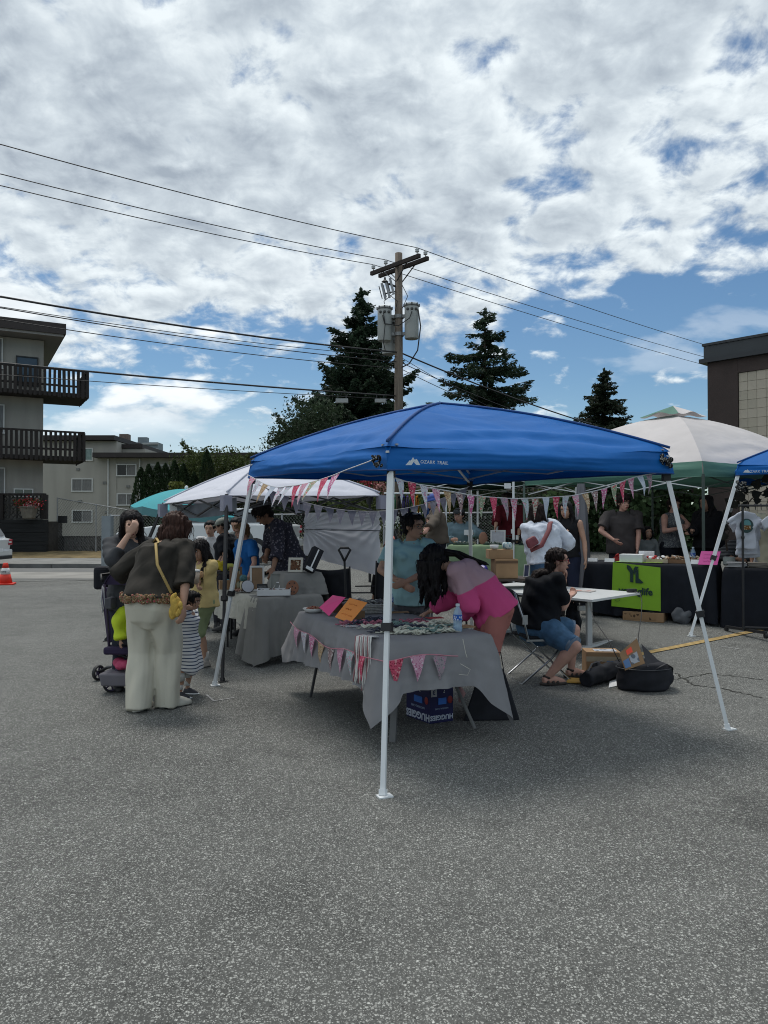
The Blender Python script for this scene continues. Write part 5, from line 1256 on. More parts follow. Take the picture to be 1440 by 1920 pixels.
    if style == 'pony': b.tube([hv(0, -.95, .35), hv(0, -1.30, .1), hv(0, -1.35, -.6), hv(0, -1.15, -1.3)], [.2 * k, .24 * k, .2 * k, .06 * k], 8)
    if style == 'fringe' or extra_hair == 'fringe': b.ell(hv(0, .56, .46), (.54 * k, .22 * k, .34 * k), HM, 12, 8)
    if fall:
        rs = random.Random(PN)
        for (a_, b2, c_), L, rr in fall:
            p = hv(a_, b2, c_); n = 6; b.tube([p + gz * L * i / n + Vector((rs.uniform(-.006, .006), rs.uniform(-.006, .006), 0)) * i / 2 for i in range(n + 1)], [rr * (1 - .12 * i if i < n else .2) for i in range(n + 1)], 8)
    if style != 'none':
        me = remesh(b, vox * 1.05, 2, 'hair'); rs = np.random.RandomState(PN); C = [(.0035 * (k / .12) * rs.uniform(.5, 1), (rs.uniform(-260, 260), rs.uniform(-260, 260), rs.uniform(-25, 25)), rs.uniform(0, 6)) for _ in range(5)]
        displace(me, lambda co: waves(co, C)); n_ = len(me.vertices); b2 = MB()
        if near and n_:
            for q_ in rs.randint(0, n_, 420):
                v_ = me.vertices[int(q_)]; p = v_.co.copy(); nn2 = v_.normal; d = Vector((rs.normal() * .18, rs.normal() * .18, -1)); d = (d - nn2 * d.dot(nn2)); L = rs.uniform(.03, .09) * (1.3 if style in ('long', 'bob') else .6) * min(1, d.length + .15); d.normalize(); p += nn2 * .001
                b2.tube([p, p + d * L * .5 + nn2 * .004 - Vector((0, 0, .1 * L)), p + d * L + nn2 * rs.uniform(-.002, .008) - Vector((0, 0, .35 * L))], [.0022, .0020, .0006], 3, caps=False)
        me.transform(wm(root).inverted()); ho = link('hair', me, root, hair)
        if b2.v: o2 = b2.build('hair_strands', hair, ho, smooth=True); o2['kind'] = 'stuff'
        
    if hat:
        hb_ = MB(); hb_.ell(hv(0, -.15, .50), (.84 * k, .96 * k, .62 * k), HM, 18, 10)
        if hat[1] == 'cap': hb_.prism([hv(.55 * math.cos(a), .55 + .62 * math.sin(a), .42) for a in [i * math.pi / 8 for i in range(9)]], HM @ Vector((0, 0, .07 * k)))
        if hat[1] == 'bucket': hb_.lathe(hv(0, -.12, .20), [(.86 * k, .25 * k), (.90 * k, .1 * k), (1.12 * k, -.12 * k), (1.08 * k, -.12 * k), (.84 * k, .05 * k)], 20, 0, HM)
        hb_.build('hat', hat[0], root, smooth=True)
    # ---- upper garment
    if top:
        m_, sl, lo, hem = top['m'], top.get('sleeve', .35), top.get('loose', .012), top.get('hem', -.02); b = MB(); cl = top.get('flare', 0)
        e_ = lo / h + .006
        rings = [(P + d1 * hem * h, .100 * g + e_ + cl, .089 * g + e_ + cl)]
        if hem < -.03: rings.append((P, .100 * g + e_ + cl * .6, .090 * g + e_ + cl * .6))
        rings += [(Wst, .080 * g + e_ * 1.3, .063 * g + e_ * 1.3), (Wst + d2 * .06 * h, .088 * g + e_ * 1.1, .070 * g + e_), (Ch, .098 * g + e_, .073 * g + e_ * .9), (Ch + d3 * .045 * h, .094 * g * shoulder + e_, .062 + e_ * .7), (Nk - d3 * .012 * h, .062, .046), (Nk + d3 * (.012 if neckline is None else neckline) * h, .040, .037)]
        loft(b, [(c, (CR1 if i < 2 else CR) * rx * h, (CF1 if i < 2 else CFw) * ry * h) for i, (c, rx, ry) in enumerate(rings)])
        if female:
            for s_ in (-1, 1): ball(b, Ch + CR * s_ * .040 * h * g + CFw * (.050 * g + e_ * .5) * h + d3 * .005 * h, .037 * h * g)
        for S, E, W in ((SR, ER, WR), (SL, EL, WL)):
            r0, r1, r2 = .035 * h * g ** .6 + lo * .6, .0275 * h * g ** .4 + lo, .021 * h + lo
            if sl <= 0: ball(b, S - (S - Nk).normalized() * .02 * h, .032 * h); continue
            ball(b, S, r0 * .98)
            if sl < .5: e2 = S.lerp(E, sl * 2); rr = r0 + (r1 - r0) * sl * 2; b.tube([Nk.lerp(S, .5), S, e2], [r0 * .9, r0, rr + .003], 14)
            else:
                f = (sl - .5) * 2; e2 = E.lerp(W, f); b.tube([Nk.lerp(S, .5), S, E], [r0 * .9, r0, r1], 14); ball(b, E, r1 * .99); b.tube([E, e2], [r1, r1 + (r2 - r1) * f], 14)
        garment(root, top.get('name', 'shirt'), b, m_, vox, top.get('amp', .0028), PN, 2)
    # ---- lower garment
    if bottom:
        m_, ln, wd = bottom['m'], bottom.get('len', 1.0), bottom.get('wide', 0.0); b = MB(); kind = bottom.get('kind', 'pants'); e_ = .010
        if kind == 'skirt':
            hz_ = bottom['hem']; fl = bottom['flare']; q = (KR + KL) / 2; cb = Vector((P.x * .5 + q.x * .5, P.y * .5 + q.y * .5, hz_))
            loft(b, [(cb, Rt_ * fl, Fw * fl * .9), (P.lerp(cb, .5), Rt_ * (fl * .55 + .055 * h), Fw * (fl * .5 + .045 * h)), (P, CR1 * (.100 * g * h + e_), CF1 * (.078 * g * h + e_)), (Wst, CR1 * .085 * g * h, CF1 * .067 * g * h)])
        else:
            loft(b, [(P - Up * .125 * h, Rt_ * .055 * g * h, Fw * (.045 * g * h + wd * .3)), (P - Up * .09 * h, Rt_ * (.085 * g * h + wd * .2), Fw * (.064 * g * h + e_ + wd * .4)), (P - d1 * .055 * h, CR1 * (.094 * g * h + e_ + wd * .25), CF1 * (.074 * g * h + e_ + wd * .25)), (P, CR1 * (.098 * g * h + e_ + wd * .2), CF1 * (.086 * g * h + e_ + wd * .4)), (Wst - d1 * .02 * h, CR1 * (.080 * g * h + e_), CF1 * (.066 * g * h + e_ + wd * .4))])
            for H_, K, A in ((HR, KR, AR_), (HL, KL, AL_)):
                r0, r1, r2 = .060 * h * g + e_ + wd * .3, .040 * h * g ** .5 + wd * .8 + e_, .028 * h + wd + .008; ball(b, H_, r0)
                if ln <= .5: e2 = H_.lerp(K, ln * 2); b.tube([H_, e2], [r0, r0 + (r1 - r0) * ln * 2], 16)
                else:
                    f = (ln - .5) * 2; e2 = K.lerp(A + Vector((0, 0, -.02 * h)), f); b.tube([H_, K], [r0, r1], 16); ball(b, K, r1 * .99); b.tube([K, K.lerp(e2, .5), e2], [r1, r1 + (r2 - r1) * f * .5, r1 + (r2 - r1) * f], 16)
        garment(root, bottom.get('name', 'trousers' if ln > .6 else 'shorts') if kind != 'skirt' else 'skirt', b, m_, vox * 1.1, bottom.get('amp', .003), PN + 100, 2, .16)
    if shoes:
        for A, te in ((AR_, toe[0]), (AL_, toe[1])):
            fd = (Matrix.Rotation(R(-te), 3, 'Z') @ Fw); sd = Vector((fd.y, -fd.x, 0)); g0 = Vector((A.x, A.y, A.z - .043 * h)); b = MB()
            loft(b, [(g0 + Up * .004, sd * .029 * h, fd * .078 * h)][:0] + [(g0 + fd * .038 * h + Up * z_ * h, sd * w_ * h, fd * l_ * h) for z_, w_, l_ in ((.001, .027, .084), (.012, .029, .086), (.024, .026, .080))])
            b.tube([A - fd * .028 * h - Up * .016 * h, A + fd * .02 * h - Up * .008 * h, A + fd * .075 * h - Up * .026 * h, A + fd * .108 * h - Up * .030 * h], [.025 * h, .027 * h, .024 * h, .014 * h], 12)
            garment(root, 'shoe', b, shoes, .007 if near else .012, 0, 1, 2)
    return dict(root=root, P=P, Nk=Nk, Ch=Ch, W=Wst, SR=SR, SL=SL, ER=ER, WR=WR, EL=EL, WL=WL, KR=KR, KL=KL, AR=AR_, AL=AL_, Hd=Hd, HM=HM, k=k, Fw=Fw, Rt=Rt_, CR=CR, CF=CFw, hv=hv)
def X(px, d): return (px - 720) / FPX * d
def strap(pts, w_, m, label, cat='strap', parent=None, name='strap'):
    b = MB(); b.tube(pts, w_ / 2, 6, squash=.4); o = b.build(name, m, parent, smooth=True)
    if parent is None: tag(o, label, cat)
    return o
def fab(c, v=.10, s=6): return mat(c, .88, v, s, bump=.25, bscale=350, spec=.2, wr=7, wd=.012, ws=.55)

# --- woman with her hand on her face, behind the stroller
A = person('woman in dark cardigan covering her face with one hand, behind the stroller', X(243, 7.3), 7.3, 1.70, -152, lean=4, head=(20, 2, 0), style='long', hair=H_BLACK, hair_len=1.5, sk=SK_L,
    rh=ray(241, 1003, 7.0), rpole=(-.5, -.3, -1), lh=ray(268, 1092, 7.0), lpole=(1, .1, -.4), palm=((-.5, .9, .3), None), curl=(28, 40),
    top=dict(m=fab((.055, .057, .062)), sleeve=.72, loose=.022, hem=-.09, amp=.004, name='cardigan'), bottom=dict(m=fab((.03, .035, .05)), len=1.0), shoes=mat((.05, .05, .05), .7), girth=.98)
q = A; strap([q['SL'] + Vector((.0, 0, .045)), q['Ch'] + q['CF'] * .155 + q['CR'] * -.02 + Vector((0, 0, -.02)), q['W'] + q['CF'] * .15 + q['CR'] * .10, q['P'] + q['CR'] * .17 + q['CF'] * .05], .03, black_fabric, '', parent=q['root'])
# --- woman in front, seen from behind
cream = mat((.56, .53, .44), .9, .07, 5, bump=.4, bscale=260, spec=.2, wr=5, wd=.014, ws=.55, stretch=(1.3, 1.3, .5))
B_ = person('woman bending forward in a dark brown sweater and wide cream trousers, seen from behind', X(286, 6.4), 6.4, 1.74, -18, pelvis=(0, .0, -.015), lean=24, side=-2, bend=14, twist=-8, head=(30, 6, 4), hs=1.14, style='bob', hair=H_BROWN, sk=SK,
    rh=ray(344, 1162, 6.15), rpole=(.9, -.5, 0), lh=ray(262, 1090, 6.9), lpole=(-1, -.4, -.4), rf=G(316, 1326), lf=G(262, 1332), toe=(34, -6), rk=(.1, 1, 0), lk=(-.1, 1, 0), curl=(30, 30),
    top=dict(m=fab((.036, .032, .027), .12, 4), sleeve=.66, loose=.035, hem=.0, flare=.010, amp=.0045, name='sweater'), bottom=dict(m=cream, len=1.04, wide=.048, amp=.005), shoes=mat((.50, .48, .42), .8), girth=1.10, shoulder=1.04)
q = B_; P_ = q['P']
fr = MB(); c0 = P_ + Vector((0, 0, .02)); rs = random.Random(4)
for i in range(420):
    a = rs.uniform(0, 6.283); wv_ = .012 * math.sin(a * 9); dirr = q['Rt'] * math.cos(a) * (.240 + wv_) + q['Fw'] * math.sin(a) * (.215 + wv_)
    fr.ell(c0 + dirr + Vector((0, 0, rs.uniform(-.012, .045))), (.017, .015, .022), Euler((rs.uniform(0, 3), rs.uniform(0, 3), 0)).to_matrix(), 7, 5)
fr.build('frilled_hem', print_mat((.17, .10, .045), [(.32, .05, .07), (.06, .09, .05), (.40, .30, .20)], 70), q['root'], smooth=True)
strap([q['SL'] + Vector((.06, 0, .055)), q['Nk'] - q['CF'] * .125 - q['CR'] * .02 + Vector((0, 0, -.02)), q['Nk'] - q['CF'] * .155 + q['CR'] * .03 - Vector((0, 0, .08)), q['Ch'] - q['CF'] * .205 + q['CR'] * .09, q['W'] - q['CF'] * .215 + q['CR'] * .165, ray(322, 1112, 6.18)], .024, mat((.40, .28, .10), .7), '', parent=q['root'])
strap([q['hv'](.50, -.1, -.72), q['hv'](.72, .45, -.35), q['hv'](.7, .5, .1)], .008, white_metal, '', parent=q['root'], name='hair_clip')
yb = empty('plush_bag', ray(333, 1135, 6.15), 'small yellow plush shoulder bag hanging at the hip of the woman in cream trousers', 'bag')
plush = mat((.50, .33, .07), .95, .25, 30, bump=.8, bscale=160); yc = ray(331, 1137, 6.17); b = MB()
for dx, dy, dz, r in ((0, 0, 0, .075), (-.02, 0, .05, .05), (-.03, 0, -.05, .05), (-.015, .02, .0, .06)): b.ell(yc + Vector((dx, dy, dz)), (r * .62, r * .55, r * 1.15), None, 12, 9)
me = remesh(b, .008, 3, 'pouch'); me.transform(wm(yb).inverted()); link('pouch', me, yb, plush)
for dx, dz, r in ((.035, -.035, .018), (.045, .02, .018), (.02, -.055, .016), (.005, .095, .014), (.05, -.005, .014)): MB().ell(yc + Vector((dx, -.04, dz)), (r, r, r * 1.5), None, 10, 7).build('paw', plush, yb, smooth=True)
MB().tube([ray(320, 1118, 6.25), yc + Vector((-.02, 0, .07))], .007, 5).build('strap_end', plush, yb)
# --- toddler in striped dress
C_ = person('toddler in a navy and white striped dress beside the cream trousers', X(352, 6.95), 6.95, .92, -105, head=(10, 0, 0), style='short', hs=1.25, sk=SK, rf=G(338, 1308), lf=G(352, 1300), toe=(10, 0), girth=1.12,
    rh=ray(346, 1140, 6.8), lh=ray(340, 1150, 7.1), top=dict(m=stripe_mat((.62, .63, .64), (.03, .04, .10), 34, 2, .30), sleeve=.9, loose=.014, hem=-.05, name='shirt'), bottom=dict(m=stripe_mat((.62, .63, .64), (.03, .04, .10), 34, 2, .30), kind='skirt', hem=.235, flare=.155, amp=.007), shoes=mat((.05, .05, .06), .6))
for A_ in (C_['AR'], C_['AL']):
    MB().tube([A_ + Vector((0, 0, .035)), A_ + Vector((0, 0, .075))], [.030, .028], 12).build('sock', mat((.6, .58, .55), .9), C_['root'], smooth=True)
    MB().tube([A_ + Vector((0, 0, .11)), A_ + Vector((0, 0, .18))], [.045, .055], 12).build('legging', mat((.48, .48, .46), .9), C_['root'], smooth=True)
    MB().ell(A_ + C_['Fw'] * .05 + Vector((0, 0, -.035)), (.040, .075, .008), Matrix.Rotation(R(-105), 3, 'Z'), 14, 6).build('shoe_sole', paper_white, C_['root'], smooth=True)
# --- girl with drink
tee = mat((.60, .46, .20), .9, .08, 8, bump=.2, bscale=300, wr=7, wd=.012, ws=.5)
D_ = person('girl in a yellow t-shirt and green shorts sipping an iced drink', X(383, 8.2), 8.2, 1.37, 152, head=(14, 4, 0), style='long', extra_hair='fringe', hair_len=1.1, sk=SK, hs=1.12, rf=G(387, 1250), lf=G(366, 1243), rh=ray(371, 1097, 7.88), lh=ray(368, 1088, 7.92),
    rpole=(.9, .3, -.8), lpole=(-.7, .2, -.9), curl=(45, 45), top=dict(m=tee, sleeve=.30, loose=.022, hem=-.05, amp=.003, name='tshirt'), bottom=dict(m=fab((.26, .31, .17)), len=.52, wide=.004), shoes=mat((.42, .38, .34), .8), female=False, girth=.92)
MB().ell(ray(378, 1077, 7.9), (.032, .008, .035), Matrix.Rotation(R(152), 3, 'Z'), 14, 8).build('shirt_print', mat((.34, .22, .12), .9, .5, 60), D_['root'], smooth=True)
for A_ in (D_['AR'], D_['AL']): MB().tube([A_ + Vector((0, 0, -.01)), A_ + Vector((0, 0, .10))], [.033, .034], 12).build('sock', mat((.5, .49, .47), .9), D_['root'], smooth=True)
cp = ray(368, 1082, 7.80); dr = empty('drink_cup', cp, 'clear plastic cup of milky iced drink with a straw, held by the girl in yellow', 'cup')
MB().lathe(cp - Vector((0, 0, .065)), [(.028, 0), (.040, .12)], 16).build('cup', mat((.46, .36, .28), .35, .15, 20), dr, smooth=True)
MB().lathe(cp + Vector((0, 0, .057)), [(.042, 0), (.044, .006), (.034, .02), (.005, .024)], 16).build('lid', mat((.6, .6, .6), .3), dr, smooth=True); MB().cyl(cp + Vector((0, 0, .06)), cp + Vector((-.005, -.01, .17)), .005, n=6).build('straw', mat((.6, .5, .45), .5), dr)
# --- people around the side tables, left
E_ = person('woman in a white zip jacket with dark tied-back hair under the white canopy', X(397, 10.9), 10.9, 1.53, 178, head=(8, 4, 0), style='short', sk=SK_L, near=False, top=dict(m=fab((.55, .55, .56)), sleeve=.95, loose=.025, name='jacket'), bottom=dict(m=fab((.04, .04, .05))), shoes=black_plastic)
cap_m = mat((.30, .33, .30), .9, .08, 10)
person('person in a pale grey-green cap and black shirt, turned left', X(428, 10.5), 10.5, 1.56, 82, head=(18, 0, 0), style='short', hat=(cap_m, 'cap'), sk=SK, near=False, rh=ray(402, 1070, 10.1), lh=ray(408, 1072, 10.2), top=dict(m=fab((.012, .014, .02)), sleeve=.4, loose=.03), bottom=dict(m=fab((.04, .04, .05))), shoes=black_plastic, girth=1.12)
person('dark haired person in a grey top with a white collar behind the cap wearer', X(449, 11.5), 11.5, 1.54, 160, head=(22, 0, 0), style='short', sk=SK, near=False, top=dict(m=fab((.10, .11, .11)), sleeve=.9, loose=.02), bottom=dict(m=fab((.03, .03, .04))), shoes=black_plastic)
F2 = person('older woman with short fair hair in a bright blue top behind the table of frames', X(464, 10.05), 10.05, 1.49, 132, head=(16, 12, 0), style='short', hair=H_FAIR, sk=SK_R, near=True, rh=ray(447, 1080, 9.6), lh=ray(466, 1083, 9.7), top=dict(m=fab((.02, .14, .42)), sleeve=.35, loose=.02, neckline=-.01), bottom=dict(m=fab((.04, .05, .08))), shoes=black_plastic, girth=1.1)
G2 = person('man with thick black hair in a dark patterned shirt leaning over the table', X(541, 9.95), 9.95, 1.80, 112, lean=22, bend=14, head=(38, -4, 0), style='thick', sk=SK_D, near=True, female=False, rh=ray(496, 1064, 9.5), lh=ray(512, 1070, 9.4), rpole=(.5, 0, -1), lpole=(.8, 0, -1),
    top=dict(m=print_mat((.030, .030, .045), [(.16, .15, .18), (.06, .05, .07)], 42, thr=.36), sleeve=.78, loose=.035, hem=-.08, amp=.004), bottom=dict(m=fab((.03, .03, .035))), shoes=black_plastic, girth=1.10, shoulder=1.1)
# --- teal shirt
teal = mat((.31, .50, .51), .9, .06, 6, bump=.3, bscale=260, spec=.15, wr=6, wd=.014, ws=.6)
T_ = person('woman in a light teal t-shirt standing behind the grey table, hands clasped', X(771, 7.3), 7.3, 1.66, 176, head=(4, -52, 0), style='bun', hair=H_BLACK, sk=SK, glasses=mat((.08, .05, .04), .3), rh=ray(752, 1093, 7.02), lh=ray(762, 1090, 6.99), rpole=(-1, -.1, -.3), lpole=(1, -.1, -.3), palm=((0, 1, .2), (0, 1, .2)), curl=(35, 35),
    top=dict(m=teal, sleeve=.36, loose=.020, hem=-.06, amp=.0030, name='tshirt'), bottom=dict(m=fab((.12, .12, .13)), len=.55, wide=.02), shoes=black_plastic, girth=1.02)
q = T_; strap([q['SL'] + Vector((-.03, 0, .045)), q['Ch'] + q['CF'] * .10 - q['CR'] * .155, q['W'] + q['CF'] * .08 - q['CR'] * .19, ], .014, black_fabric, '', parent=q['root'])
c = q['P'] - q['CR'] * .21 + Vector((0, -.06, .12)); o = MB().box(c, (.07, .20, .20), .3, taper=.9).build('handbag', black_fabric, bevel=.015); tag(o, 'black handbag at the side of the woman in teal', 'bag')
gb = MB()
for s_ in (-1, 1): gb.ell(q['hv'](.27 * s_, .30, 1.02), (.26 * q['k'], .20 * q['k'], .05 * q['k']), q['HM'], 12, 6)
gb.build('sunglasses', mat((.4, .38, .42), .15, .1, 5), q['root'], smooth=True)
o = MB().tube([q['WR'] + Vector((.02, -.02, 0)) + Vector((0, .034 * math.cos(a), .034 * math.sin(a))) for a in [i * .5236 for i in range(13)]], .006, 5).build('bracelet', black_plastic, q['root'])
# --- woman in pink writing
def dip_mat():
    m = bpy.data.materials.new('dip_dyed_cloth'); m.use_nodes = True; t = m.node_tree; b = t.nodes['Principled BSDF']; b.inputs['Roughness'].default_value = .9; b.inputs['Specular IOR Level'].default_value = .15
    c = N(t, 'ShaderNodeTexCoord'); sp = N(t, 'ShaderNodeSeparateXYZ'); LK(t, c.outputs['Object'], sp.inputs[0])
    v = mth(t, 'ADD', sp.outputs[2], mth(t, 'MULTIPLY', sp.outputs[1], .45)); st = sstep(t, v, 1.125, 1.135)
    mx_ = N(t, 'ShaderNodeMix', data_type='RGBA'); LK(t, st, mx_.inputs[0]); mx_.inputs[6].default_value = (.62, .085, .24, 1); mx_.inputs[7].default_value = (.44, .29, .33, 1); LK(t, mx_.outputs[2], b.inputs['Base Color']); return m
falls = [((.50, .50, .45), .38, .040), ((.60, .25, .1), .40, .048), ((-.40, .55, .5), .33, .036), ((-.58, .25, .1), .36, .042), ((.62, -.05, 0), .38, .048), ((.25, .66, .62), .32, .034), ((-.1, .68, .66), .28, .030), ((-.62, -.1, 0), .34, .042), ((.6, -.4, -.1), .33, .045), ((0, -.5, -.5), .30, .05)]
K_ = person('woman in a pink and mauve shirt bending over the grey table to write', 0.91, 6.42, 1.66, 96, pelvis=(0, 0, -.03), lean=50, side=2, bend=10, head=(42, -6, 0), style='short', sk=SK, fall=falls, glasses=mat((.1, .07, .05), .3),
    rh=ray(806, 1146, 6.72), lh=ray(868, 1153, 6.42), rpole=(-.1, .4, -1), lpole=(.5, -.5, -1), curl=(42, 18), palm=((0, 0, -1), (0, 0, -1)), rf=gp(.98, 6.58), lf=gp(1.0, 6.28), toe=(8, -6),
    top=dict(m=dip_mat(), sleeve=.93, loose=.028, hem=-.035, flare=.0, amp=.0042), bottom=dict(m=fab((.36, .14, .12)), wide=.012), shoes=mat((.3, .25, .22), .8), girth=1.08)
q = K_; b = MB(); rs = random.Random(8)
for i in range(26):
    a = q['hv'](rs.uniform(-.4, .5), -.7, rs.uniform(-.2, .5)); e_ = q['Ch'] + q['CR'] * rs.uniform(-.12, .15) - q['CF'] * .135 + Vector((rs.uniform(-.05, .10), 0, 0)); m_ = (a + e_) / 2 + Vector((0, 0, .03)); b.tube([a, m_, e_, e_ + Vector((.03, -.02, -.02))], [.014, .013, .009, .002], 5)
b.build('hair_lock', H_BLACK, q['root'], smooth=True)
p = ray(806, 1146, 6.72); o = MB().cyl(p + Vector((.0, -.02, -.045)), p + Vector((.02, .0, .11)), .0045, n=6).build('pen', mat((.6, .58, .5), .4)); tag(o, 'pen in the hand of the woman in pink', 'pen')
# --- seated woman in black
denim = mat((.055, .125, .22), .9, .30, 14, bump=.35, bscale=400, wr=8, wd=.010, ws=.5)
S_ = person('woman in a black t-shirt and denim shorts sitting at the white table', 1.50, 7.64, 1.68, -80, pelvis=(0, .02, -.345), lean=17, bend=9, head=(2, 22, 0), style='tuck', hair=H_DK, sk=SK_R, glasses=mat((.25, .02, .03), .3), hair_len=.5,
    rh=ray(1068, 1119, 7.75), lh=ray(1058, 1086, 7.76), rpole=(-.3, -.6, -1), lpole=(.6, .3, -1), curl=(30, 60), palm=((0, .3, 1), (-1, 0, .1)), rf=G(1026, 1284), lf=G(1070, 1270), rk=(.6, -.1, 1), lk=(.6, .1, 1), toe=(-4, -8),
    top=dict(m=fab((.008, .009, .012)), sleeve=.42, loose=.030, hem=-.03, amp=.004, name='tshirt'), bottom=dict(m=denim, len=.47, wide=.014, amp=.003), girth=1.30, shoulder=1.08)
q = S_; sand = mat((.055, .045, .04), .8, .2, 9)
for A_ in (q['AR'], q['AL']):
    f = q['Fw']; g0 = Vector((A_.x, A_.y, A_.z - .072)); sm = MB(); loft(sm, [(g0 + f * .055 + Vector((0, 0, z_)), q['Rt'] * .046 * w_, f * .137 * w_) for z_, w_ in ((0, .94), (.012, 1), (.024, .98))], 18)
    for s0 in (-.01, .04, .085): sm.tube([g0 + f * s0 + q['Rt'] * .048 + Vector((0, 0, .02)), g0 + f * (s0 + .01) + Vector((0, 0, .085 - s0 * .35)), g0 + f * s0 - q['Rt'] * .048 + Vector((0, 0, .02))], .013, 6, squash=.5)
    sm.tube([A_ + f * -.04 + Vector((0, 0, .01)), A_ + q['Rt'] * .04 + Vector((0, 0, .0)), A_ + f * .045, A_ - q['Rt'] * .04, A_ + f * -.04 + Vector((0, 0, .01))], .012, 6); sm.build('sandal', sand, q['root'], smooth=True)
for K2, H2 in ((q['KR'], q['P'] + q['Rt'] * .09), (q['KL'], q['P'] - q['Rt'] * .09)):
    a = H2.lerp(K2, .93); d = (K2 - H2).normalized(); MB().tube([a - d * .012, a + d * .02], [.098, .096], 20).build('cuff', mat((.13, .18, .25), .9, .2, 20), q['root'], smooth=True)
# --- right and back
W_ = person('woman in a loose white blouse and jeans seen from behind at the green table', X(1024, 9.7), 9.7, 1.66, 8, lean=12, side=-6, head=(20, -10, 0), style='bob', hair=H_DK, sk=SK, near=True, rh=ray(1048, 1030, 10.0), lh=ray(1000, 1030, 10.0), top=dict(m=mat((.54, .58, .66), .9, .06, 7, bump=.4, bscale=60, wr=8, wd=.016, ws=.7), sleeve=.75, loose=.042, hem=-.02, flare=.012, amp=.005, name='blouse'), bottom=dict(m=fab((.06, .12, .21)), wide=.01), shoes=black_plastic, girth=1.04)
q = W_; strap([q['SR'] + Vector((-.03, 0, .06)), q['Nk'] - q['CF'] * .17 + q['CR'] * .07 - Vector((0, 0, .06)), q['Ch'] - q['CF'] * .215 + q['CR'] * .02, q['W'] - q['CF'] * .22 - q['CR'] * .12, q['P'] - q['CF'] * .12 - q['CR'] * .25 + Vector((0, 0, .14))], .06, mat((.17, .045, .05), .7), '', parent=q['root'])
c = ray(997, 1016, 9.5); o = MB().box(c, (.16, .08, .12), (0, -.5, .1), taper=.85).build('handbag', mat((.15, .035, .045), .6), bevel=.03); tag(o, 'dark red crossbody handbag of the woman in the white blouse', 'bag')
person('person in black with long dark hair standing right of the woman in the white blouse', X(1064, 10.6), 10.6, 1.60, 150, head=(12, 0, 0), style='long', sk=SK, near=False, rh=ray(1062, 1000, 10.3), top=dict(m=fab((.012, .012, .014)), sleeve=0, loose=.015), bottom=dict(m=fab((.02, .025, .05)), len=.6), shoes=black_plastic)
person('man in a denim jacket and dark cap sitting behind the green table', X(862, 13.6), 13.6, 1.74, 172, pelvis=(0, 0, -.42), rf=gp(X(850, 13.6), 13.2), lf=gp(X(875, 13.6), 13.2), head=(8, 20, 0), style='short', hat=(mat((.05, .055, .06), .9), 'cap'), sk=SK_R, near=False, female=False, rh=ray(848, 1012, 13.2), lh=ray(884, 1000, 13.2),
    top=dict(m=mat((.17, .25, .29), .9, .15, 12), sleeve=.95, loose=.03, name='jacket'), bottom=dict(m=fab((.03, .03, .04))), shoes=black_plastic, girth=1.1)
person('person in a maroon top reaching across the green table, behind the price cards', X(958, 13.4), 13.4, 1.60, 158, lean=14, head=(18, 28, 0), style='long', hair=H_DK, sk=SK, near=False, rh=ray(924, 1008, 12.8), lh=ray(972, 1010, 13.0), top=dict(m=fab((.10, .010, .016)), sleeve=.7, loose=.04), bottom=dict(m=fab((.03, .03, .04))), shoes=black_plastic, girth=1.15)
person('person in a brown jacket and blue cap facing left near the garment rack', X(820, 12.2), 12.2, 1.66, 95, head=(10, 0, 0), style='short', hat=(mat((.045, .085, .30), .8), 'bucket'), sk=SK_R, near=False, female=False, rh=ray(798, 990, 11.5), lh=ray(799, 997, 11.5), top=dict(m=fab((.10, .082, .066)), sleeve=.95, loose=.035, name='jacket'), bottom=dict(m=fab((.02, .02, .03))), shoes=black_plastic)
person('person in black with a coral bucket hat sitting low behind the woman in teal', X(740, 10.1), 10.1, 1.58, 20, pelvis=(0, 0, -.36), rf=gp(X(732, 10.5), 10.5), lf=gp(X(748, 10.5), 10.5), head=(30, 0, 0), style='short', hat=(mat((.55, .16, .12), .8, .15, 60), 'bucket'), sk=SK, near=False, top=dict(m=fab((.012, .012, .014)), sleeve=.9, loose=.03), bottom=dict(m=fab((.03, .03, .04))), shoes=black_plastic)
Y_ = person('young man in a faded black t-shirt standing behind the black table', X(1166, 11.35), 11.35, 1.62, 176, head=(2, -18, 0), style='thick', hair=H_DK, sk=SK_R, female=False, rh=ray(1150, 1012, 11.1), lh=ray(1195, 1038, 11.1), rpole=(-1, .3, -.1), lpole=(1, 0, 0), top=dict(m=mat((.050, .043, .043), .9, .12, 8), sleeve=.40, loose=.04, hem=-.07, name='tshirt'), bottom=dict(m=fab((.03, .03, .04))), shoes=black_plastic, girth=1.12, shoulder=1.16)
person('child in a grey hoodie peeking out beside the young man behind the black table', X(1212, 11.5), 11.5, 1.10, 186, head=(0, 0, 8), style='bob', sk=SK, hs=1.2, near=False, top=dict(m=fab((.22, .24, .24)), sleeve=.9, loose=.02), bottom=dict(m=fab((.03, .03, .04))), shoes=black_plastic)
person('woman in a grey floral tank top with her hands together behind the black table', X(1258, 11.5), 11.5, 1.56, -150, head=(6, 22, 0), style='pony', hair=H_DK, sk=SK_R, near=True, rh=ray(1276, 990, 11.2), lh=ray(1281, 986, 11.2), rpole=(-.8, -.4, -.8), lpole=(1, 0, -.6), top=dict(m=print_mat((.13, .14, .15), [(.25, .26, .25), (.05, .05, .06)], 70), sleeve=0, loose=.012, neckline=-.02), bottom=dict(m=fab((.012, .014, .02))), shoes=black_plastic, girth=1.12)
